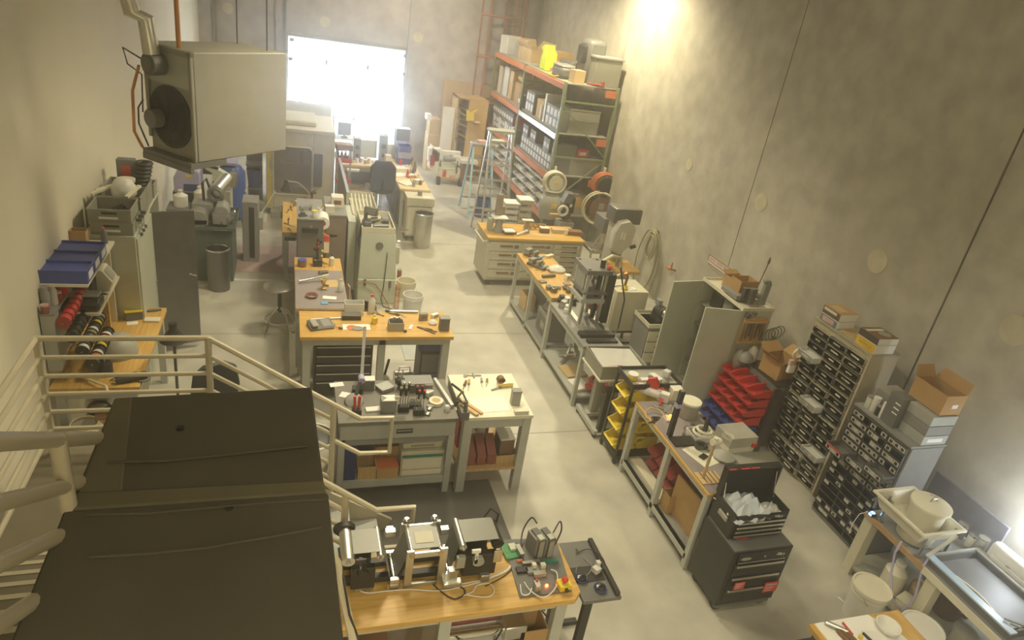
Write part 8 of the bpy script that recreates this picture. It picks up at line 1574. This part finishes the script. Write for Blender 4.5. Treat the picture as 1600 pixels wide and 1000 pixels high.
# ================================================================ FRONT BENCH with roller machine
fbn=thing('workbench','long wooden workbench with grey legs carrying the roller machine and electronics','workbench',(1.0,3.2,0))
fx0,fx1,fy0,fy1=.02,1.93,2.93,3.52
ob('tabletop',MB().prism([(fx0,fy0),(fx1-.06,fy0),(fx1,fy0+.06),(fx1,fy1),(fx0,fy1)],'z',.855,.9),M['bench_x'],fbn,world=True,bev=.003)
for x in (.06,.95,1.76):
    for y in (fy0+.03,fy1-.10): ob('leg',MB().box(x,x+.08,y,y+.07,0,.855),M['leg_grey'],fbn,world=True,bev=.003)
ob('apron',MB().box(.1,1.8,fy0+.05,fy0+.08,.78,.855).box(.1,1.8,fy1-.08,fy1-.05,.78,.855),M['leg_grey'],fbn,world=True)
ob('lower_shelf',MB().box(.08,1.84,fy0+.06,fy1-.06,.22,.25),M['ply'],fbn,world=True)
zb=.9
rm=thing('roller_machine','silver and black web roller machine with thin film on the long wooden bench','machine',(.82,3.46,zb))
ob('base_rail',MB().box(.36,1.02,3.20,3.27,zb,zb+.045).box(.36,1.30,3.38,3.45,zb,zb+.045),M['black'],rm,world=True,bev=.003)
zt=1.30
def rol(name,x,z,y0,y1,r,m_,n=18): return ob(name,MB().cyl((x,y0,z),(x,y1,z),r,n=n).cyl((x,y0-.03,z),(x,y1+.03,z),r*.35,n=8),m_,rm,world=True)
# left unit
[ob('side_housing',MB().box(.40,.55,a_,a_+.06,zb+.045,h_),M['black'],rm,world=True,bev=.006) for a_,h_ in ((3.10,1.15),(3.40,1.22))]
ob('drive_motor',MB().box(.42,.53,3.16,3.30,zb+.05,1.08).cyl((.47,3.05,1.12),(.47,3.16,1.12),.035,n=14),M['black'],rm,world=True,bev=.004)
rol('roller',.375,1.25,3.08,3.44,.042,M['alu']); rol('roller',.375,1.25,3.44,3.50,.06,M['black'])
rol('roller',.575,1.25,3.10,3.44,.022,M['steel'])
ob('film',MB().box(.38,.575,3.14,3.42,1.270,1.274),mat('film_silver',(.20,.20,.175),.4,.2,var=.05),rm,world=True)
def film(p,q,y0=3.14,y1=3.42):
    (x0,z0),(x1,z1)=p,q
    return ob('film',MB().add([(x0,y0,z0),(x1,y0,z1),(x1,y1,z1),(x0,y1,z0),(x0,y0,z0-.003),(x1,y0,z1-.003),(x1,y1,z1-.003),(x0,y1,z0-.003)],[(0,1,2,3),(7,6,5,4),(0,4,5,1),(2,6,7,3)]),bpy.data.materials['film_silver'],rm,world=True)
film((.595,1.24),(.66,.98)); film((.69,.98),(.765,1.24))
ob('sensor_arm',MB().box(.44,.46,3.06,3.10,1.14,1.27).cb(.45,3.06,1.27,.06,.02,.03),M['black'],rm,world=True)
o_=txt('1',M['white'],rm,.035,ROOTM[rm.name].inverted()@frame((.45,3.058,1.20),(1,0,0),(0,0,1)),'unit_number')
# idler stand 1
for y in (3.12,3.44): ob('bearing_block',MB().box(.65,.71,y-.02,y+.02,.95,1.0).box(.65,.71,y-.02,y+.02,zb+.0,.95),M['alu'],rm,world=True,bev=.003)
rol('roller',.68,.975,3.13,3.43,.012,M['chrome'])
ob('square_clamp',MB().box(.63,.70,3.38,3.44,1.20,1.25).box(.64,.69,3.44,3.47,1.205,1.245),M['alu'],rm,world=True,bev=.004)
# middle frame
for y in (3.11,3.45):
    ob('frame_plate',MB().box(.74,.79,y-.012,y+.012,zb,1.27).box(.96,1.01,y-.012,y+.012,zb,1.27).box(.79,.96,y-.012,y+.012,1.20,1.25).box(.79,.96,y-.012,y+.012,zb,zb+.04),M['alu'],rm,world=True,bev=.003)
rol('roller',.775,1.245,3.12,3.44,.016,M['chrome']); rol('roller',.965,1.245,3.12,3.44,.016,M['chrome'])
film((.775,1.262),(.965,1.262)); ob('film_window',MB().box(.81,.93,3.20,3.34,1.262,1.266),M['beige'],rm,world=True)
for x in (.775,.965): ob('adjust_knob',MB().lathe([(.010,0),(.024,.01),(.026,.03),(.014,.045)],14,c=(x,3.46,1.27)),M['chrome'],rm,world=True); ob('bearing_ring',MB().cyl((x,3.09,1.225),(x,3.10,1.225),.018,n=12),M['brass'],rm,world=True)
film((.985,1.24),(1.03,.99)); film((1.05,.99),(1.09,1.25))
ob('square_clamp',MB().box(1.0,1.06,3.36,3.42,1.19,1.24),M['alu'],rm,world=True,bev=.004)
for y in (3.12,3.44): ob('bearing_block',MB().box(1.01,1.07,y-.02,y+.02,zb,1.0),M['alu'],rm,world=True,bev=.003)
rol('roller',1.04,.985,3.13,3.43,.012,M['chrome'])
# right unit
ob('side_housing',MB().box(1.13,1.36,3.10,3.17,zb+.05,1.16).box(1.13,1.36,3.40,3.46,zb+.05,1.22).box(1.16,1.34,3.17,3.40,zb+.05,1.05),M['black'],rm,world=True,bev=.006)
rol('roller',1.11,1.26,3.10,3.44,.026,M['steel']); rol('roller',1.36,1.22,3.14,3.42,.042,M['black'])
ob('film',MB().box(1.11,1.36,3.14,3.42,1.278,1.282),bpy.data.materials['film_silver'],rm,world=True)
film((1.36,1.28),(1.40,1.21))
ob('end_plate',MB().box(1.33,1.39,3.085,3.10,1.08,1.20),M['alu'],rm,world=True,bev=.003); ob('motor_disc',MB().cyl((1.22,3.05,1.13),(1.22,3.10,1.13),.04,n=16),M['plastic_grey'],rm,world=True)
ob('sensor_arm',MB().box(1.19,1.21,3.05,3.08,1.12,1.25).cb(1.19,3.05,1.255,.06,.02,.03),M['white'],rm,world=True)
for x in (1.2,1.36): pass
txt('2',M['black'],rm,.03,ROOTM[rm.name].inverted()@frame((1.20,3.048,1.19),(1,0,0),(0,0,1)),'unit_number'); txt('2',M['white'],rm,.04,ROOTM[rm.name].inverted()@frame((1.36,3.083,1.13),(1,0,0),(0,0,1)),'unit_number')
ob('servo_bracket',MB().box(1.07,1.13,3.06,3.10,1.08,1.19).cyl((1.10,3.05,1.17),(1.10,3.10,1.17),.028,n=14),M['plastic_grey'],rm,world=True,bev=.004)
ob('heat_sink',MB().box(1.03,1.09,3.06,3.12,zb+.05,1.06).box(1.045,1.05,3.055,3.06,zb+.06,1.05).box(1.065,1.07,3.055,3.06,zb+.06,1.05).box(1.0,1.12,3.03,3.10,zb,zb+.05),M['alu'],rm,world=True)
ob('foot_bracket',MB().box(.43,.55,3.12,3.17,zb,zb+.035),M['alu'],rm,world=True,bev=.003); ob('foot_bracket',MB().box(1.26,1.32,3.06,3.12,zb,zb+.07),M['alu'],rm,world=True,bev=.003); ob('air_tube',MB().tube([(1.3,3.43,1.25),(1.36,3.47,1.33),(1.42,3.45,1.28),(1.40,3.42,1.15)],.009,6),M['black'],rm,world=True)
ob('drive_belt',MB().torus((.37,3.49,1.24),.062,.012,(0,1,0),20,6),M['black'],rm,world=True)
rm.scale=(1,.74,.86)
# cables over the bench
def cable(lab,pts,m_='white',r=.004): return one('cable',MB().tube(pts,r,5),M[m_],lab,'cable')
B=lambda px,py,h=.006: Vector(put(px,py,zb+h))
cable('white cable running along the bench front to the electronics board',sm([B(545,912),B(570,926),B(600,924),B(640,921),B(690,923),B(740,912),B(770,902),B(795,890),B(803,870)]))
cable('second white cable crossing the bench from the right roller unit',sm([B(705,915),B(745,908),B(772,900),B(790,892),B(800,880)]))
cable('white cable loop hanging toward the bench edge by the roller machine',sm([B(720,932),B(738,925),B(745,915),B(765,912),B(772,925),B(760,933),B(730,930)]))
cable('black cable loop between the roller machine and the electronics board',sm([B(672,908),B(690,925),B(710,936),B(726,928),B(722,918),B(700,918)]),'black',.005)
cable('black cable from the right roller unit to the electronics board',sm([B(758,916),B(780,905),B(796,893),B(808,880)]),'black',.004)
# electronics board
eb=thing('electronics_board','black electronics panel with circuit boards and glowing red light','electronics',(1.74,3.24,zb))
c=[(1.57,3.46),(1.89,3.47),(1.87,3.0),(1.50,3.01)]
c=[(p[0],p[1]) for p in (P(786,845,zb),P(868,842,zb),P(893,925,zb),P(812,935,zb))]
ob('panel',MB().prism(c,'z',zb,zb+.012),M['dark_grey'],eb,world=True)
zp=zb+.012
E_=lambda px,py: Vector(put(px,py,zp))
def eblk(name,px,py,w,d,h,m_,rz=0,bev=0): p=E_(px,py); return ob(name,MB().cb(p.x,p.y,zp+h/2,w,d,h,0,rz),m_,eb,world=True,bev=bev)
eblk('circuit_board',797,862,.11,.14,.012,M['pcb'],.1); eblk('chip_stack',800,858,.05,.06,.03,M['sage'],.1); eblk('connector_row',811,866,.03,.10,.05,M['steel'],.1)
for i,(px,py) in enumerate(((836,862),(851,861))):
    p=E_(px,py); d_=ob('driver_unit',MB().cb(p.x,p.y,zp+.085,.05,.13,.17,0,.25),M['dark_grey'],eb,world=True,bev=.004); ob('driver_face',MB().cb(p.x+.008,p.y-.068,zp+.085,.04,.006,.14,0,.25),M['plastic_grey'],d_,world=True); ob('driver_terminal',MB().cb(p.x-.004,p.y-.05,zp+.18,.04,.05,.02,0,.25),M['alu'],d_,world=True)
    ob('driver_fins',MB().cb(p.x-.035,p.y+.005,zp+.08,.02,.12,.15,0,.25),M['mid_grey'],d_,world=True)
eblk('green_board',859,878,.12,.03,.014,M['teal']); eblk('terminal_strip',829,882,.13,.025,.03,M['steel'],.05); eblk('relay_block',832,893,.09,.05,.02,M['mid_grey'],.05); eblk('orange_terminal',812,878,.04,.015,.02,M['orange'])
eblk('white_relay',833,889,.03,.03,.05,M['cream']); eblk('white_relay',847,889,.035,.03,.05,M['cream']); eblk('relay_label',842,899,.09,.035,.03,M['plastic_grey'],.05); eblk('small_board',815,892,.08,.05,.02,M['black'])
eblk('switch_box',838,921,.04,.06,.06,M['alu'],.0,.004); p=E_(836,916); ob('red_button',MB().lathe([(.010,0),(.010,.01),(.004,.014)],10,c=(p.x,p.y-.005,zp+.06)),M['red'],eb,world=True)
p=E_(854,916); ob('red_light',MB().lathe([(.010,0),(.010,.012),(.003,.018)],10,c=(p.x,p.y,zp)),M['led_red'],eb,world=True); 
ob('cable_loop',MB().tube(sm([E_(812,918)+Vector((0,0,.03)),E_(815,930)+Vector((0,0,.01)),E_(826,930)+Vector((0,0,.01)),E_(830,922)+Vector((0,0,.02))]),.004,5).tube(sm([E_(860,893)+Vector((0,0,.02)),E_(869,900)+Vector((0,0,.03)),E_(868,920)+Vector((0,0,.02)),E_(850,935)+Vector((0,0,.01)),E_(830,926)+Vector((0,0,.01)),E_(818,914)+Vector((0,0,.03))]),.004,5),M['white'],eb,world=True)
ob('black_cable',MB().tube(sm([E_(812,875)+Vector((0,0,.03)),E_(814,842)+Vector((0,0,.06)),E_(825,833)+Vector((0,0,.15)),E_(833,845)+Vector((0,0,.17))]),.006,5).tube(sm([E_(858,860)+Vector((0,0,.17)),E_(868,845)+Vector((0,0,.19)),E_(872,850)+Vector((0,0,.12)),E_(860,866)+Vector((0,0,.04))]),.006,5),M['black'],eb,world=True)
es=thing('emergency_stop','yellow emergency stop box with red mushroom button','switch',put(880,917,zp),.12); ob('yellow_box',MB().box(-.045,.045,-.04,.04,0,.045),M['yellow'],es,bev=.005); ob('red_button',MB().lathe([(.012,.045),(.012,.06),(.024,.064),(.024,.075),(.012,.085)],16),M['red'],es); ob('cable_gland',MB().cyl((.0,-.06,.02),(0,-.04,.02),.012,n=10),M['black'],es)
# keyboard like black tray on stand beside
bt=thing('monitor_stand','black tray table with tinted parts and a rail beside the wooden bench end','table',(2.1,3.2,0)); c=[P(872,846,.85),P(927,846,.85),P(965,934,.85),P(905,936,.85)]
ob('tray_top',MB().prism([(1.945,2.94),(2.235,2.94),(2.235,3.49),(1.945,3.49)],'z',.82,.85),M['dark_grey'],bt,world=True,bev=.003); ob('side_rail',MB().box(2.19,2.225,2.95,3.48,.85,.885),M['black'],bt,world=True,bev=.006)
ob('mat',MB().box(1.955,2.18,3.10,3.24,.85,.854),M['black'],bt,world=True)
for x,y in ((1.98,2.97),(1.98,3.42)): ob('leg',MB().box(x,x+.06,y,y+.04,.04,.82),M['black'],bt,world=True)
[ob('base_foot',MB().box(1.96,2.25,a_,a_+.04,0,.04),M['black'],bt,world=True) for a_ in (2.95,3.42)]
for i,(px,py) in enumerate(((908,905),(938,920))): 
    t=thing('safety_goggles',['dark glossy goggles on the black tray table, farther','dark glossy goggles on the black tray table, nearer the rail'][i],'goggles',put(px,py,.855)); ob('lens',MB().lathe([(.03,0),(.04,.01),(.035,.025),(.01,.035)],16),M['black_gloss'],t); ob('frame',MB().torus((0,0,.012),.042,.006,(0,0,1),18,5),M['blue_dark'],t)
one('clear_fitting',MB().cb(0,0,.02,.05,.05,.04,0,.4).cb(.02,.03,.04,.03,.03,.05,0,.1),M['clear_white'],'clear plastic fitting on the black tray table','fitting',put(931,893,.855))
cable('black looped cable on the black tray table',sm([Vector(put(900,865,.858)),Vector(put(918,858,.87)),Vector(put(935,865,.90)),Vector(put(945,880,.89)),Vector(put(938,895,.86))]),'black',.004)
cable('grey looped cable near the tray rail',sm([Vector(put(905,880,.858)),Vector(put(900,895,.858)),Vector(put(915,900,.858)),Vector(put(925,885,.858)),Vector(put(912,872,.858))]),'mid_grey',.003)
one('chrome_pin',MB().cyl((0,-.02,.006),(0,.02,.006),.005,n=6),M['chrome'],'short chrome pin on the black tray table','pin',put(902,861,.852),.3)
# under the front bench
block('brown_panel_case','dark brown flat case leaning under the wooden bench near the stair','case',(.46,3.02,.25),0,.34,.08,.42,mat('case_brown',(.13,.10,.065),.6),lid=M['brown'])
block('green_case','teal fronted flat case on the shelf under the wooden bench','case',(.82,3.10,.25),.08,.42,.2,.28,M['teal'],lid=M['alu'])
ts=thing('tube_instrument','white rack instrument with red and silver tubes under the wooden bench','instrument',(1.30,3.12,.25)); ob('base_case',MB().box(-.3,.26,-.10,.12,0,.22),M['white'],ts,bev=.006); ob('silver_tube',MB().cyl((-.28,-.05,.28),(.22,-.05,.28),.035,n=14),M['chrome'],ts); ob('red_tube',MB().cyl((-.28,.06,.30),(.2,.06,.30),.04,n=14).box(-.28,.2,-.105,-.10,.12,.2),M['burgundy'],ts); ob('grey_head',MB().box(.14,.30,-.12,.12,.12,.36),M['alu'],ts,bev=.01); ob('dark_window',MB().box(.17,.27,-.124,-.12,.15,.24),M['black'],ts); ob('black_lead',MB().tube([(-.2,-.1,.33),(-.1,-.13,.18),(.05,-.13,.2),(.12,-.1,.34)],.007,5),M['black'],ts)
carton('small brown carton on the shelf by the outer bench leg',(1.66,3.1,.25),0,.2,.2,.3,M['cardboard'],flaps=(0,0,0,0))
one('black_sack',MB().lathe([(.07,0),(.10,.05),(.06,.16),(.02,.2)],10),M['black'],'black cloth bundle in front of the small brown carton','cloth',(1.60,3.0,.25))
m=MB()
for k in range(5): m.tube(sm([(RND.uniform(-.1,.1),RND.uniform(-.06,.06),RND.uniform(.02,.3)) for _ in range(4)],3),.006,5)
one('cable_tangle',m,M['black'],'black cable tangle hanging behind the outer bench leg','cable',(1.86,3.3,.25))
one('wood_sheet',MB().box(-.4,.4,-.2,.2,0,.015),M['cardboard'],'flat brown board on the shelf under the tube instrument','board',(1.1,3.3,.25)) 
VEIL_DENSITY=.0065; BLOOM_DENSITY=.017  # densities of the added scatter for lens veil and bloom
# ================================================================ LIGHT, WORLD, CAMERA
WARM=(1,.87,.57)
lamp('bay_or_fill_lamp',(5.05,12.1,5.8),950,WARM,.15,'warm high bay lamp hanging from the ceiling near the concrete wall',150)
lamp('bay_or_fill_lamp',(2.6,15.6,6.4),750,(1,.91,.74),.18,'added unseen fill lamp brightening the far benches and back wall',145)  # added source, lifts the back of the room
lamp('bay_or_fill_lamp',(1.9,7.8,5.7),700,(1,.88,.60),.35,'added unseen soft fill lamp over the middle benches',134)  # added soft fill for the middle floor and benches
lamp('bay_or_fill_lamp',(0.6,-2.2,5.4),1080,(1,.88,.60),.7,'added unseen frontal fill lamp high behind the stair',135)  # added fill from behind the camera for surfaces facing it
lamp('bay_or_fill_lamp',(3.2,2.2,6.2),200,(1,.90,.66),.5,'added unseen fill lamp high over the black tool chest',115)  # added fill for the near floor and drawer cabinets
lamp('bay_or_fill_lamp',(.9,5.6,5.2),300,(1,.88,.60),.35,'added unseen wash lamp for the pale wall near the unit heater',128)  # added wash on the pale wall and the bench below it
hz=bpy.data.materials.new('bloom_haze'); hz.use_nodes=True; nt=hz.node_tree; nt.nodes.clear()  # added volume, imitates lens glare around the door and lamps
o_=nt.nodes.new('ShaderNodeOutputMaterial'); vs=nt.nodes.new('ShaderNodeVolumeScatter'); vs.inputs['Color'].default_value=(.95,.93,.85,1); vs.inputs['Density'].default_value=VEIL_DENSITY; vs.inputs['Anisotropy'].default_value=.35
v2=nt.nodes.new('ShaderNodeVolumeScatter'); v2.inputs['Color'].default_value=(.97,.97,.97,1); v2.inputs['Density'].default_value=BLOOM_DENSITY; v2.inputs['Anisotropy'].default_value=.93
ad=nt.nodes.new('ShaderNodeAddShader'); nt.links.new(vs.outputs[0],ad.inputs[0]); nt.links.new(v2.outputs[0],ad.inputs[1]); nt.links.new(ad.outputs[0],o_.inputs['Volume'])
if VEIL_DENSITY:
    hzo=ob('bloom_haze',MB().box(XL-.6,XR+.6,YF-.6,YB+.6,-.6,ZC+.6),hz,kind='stuff'); hzo['label']='added scatter volume imitating lens bloom and veil across the workshop air'; hzo['category']='bloom_haze'
wl=bpy.data.lights.new('work_light','POINT'); wl.energy=21; wl.color=(.86,.93,1); wl.shadow_soft_size=.08
o=bpy.data.objects.new('work_light',wl); C.objects.link(o); o.location=PX(1630,838,5.95)
w=bpy.data.worlds.new('World'); bpy.context.scene.world=w; w.use_nodes=True
bg=w.node_tree.nodes['Background']; bg.inputs[0].default_value=(.80,.91,1,1); bg.inputs[1].default_value=52
cd=bpy.data.cameras.new('Camera'); cd.sensor_width=36; cd.lens=FPX/1600*36; cd.clip_start=.05; cd.clip_end=100
co=bpy.data.objects.new('Camera',cd); C.objects.link(co)
xr=Vector((XA.x,YA.x,ZA.x)); dn=Vector((XA.y,YA.y,ZA.y)); fw=Vector((XA.z,YA.z,ZA.z))
up=-dn
co.matrix_world=Matrix(((xr.x,up.x,-fw.x,CAM.x),(xr.y,up.y,-fw.y,CAM.y),(xr.z,up.z,-fw.z,CAM.z),(0,0,0,1)))
sc=bpy.context.scene; sc.camera=co
sc.view_settings.view_transform='Standard'; sc.view_settings.look='None'; sc.view_settings.gamma=1; sc.view_settings.use_curve_mapping=False
sc.view_settings.exposure=.3
sc.cycles.use_denoising=True; sc.cycles.max_bounces=7; sc.cycles.volume_bounces=1; sc.cycles.use_adaptive_sampling=True; sc.cycles.adaptive_threshold=.03; sc.cycles.diffuse_bounces=3; sc.cycles.caustics_reflective=False; sc.cycles.caustics_refractive=False; sc.cycles.sample_clamp_indirect=4
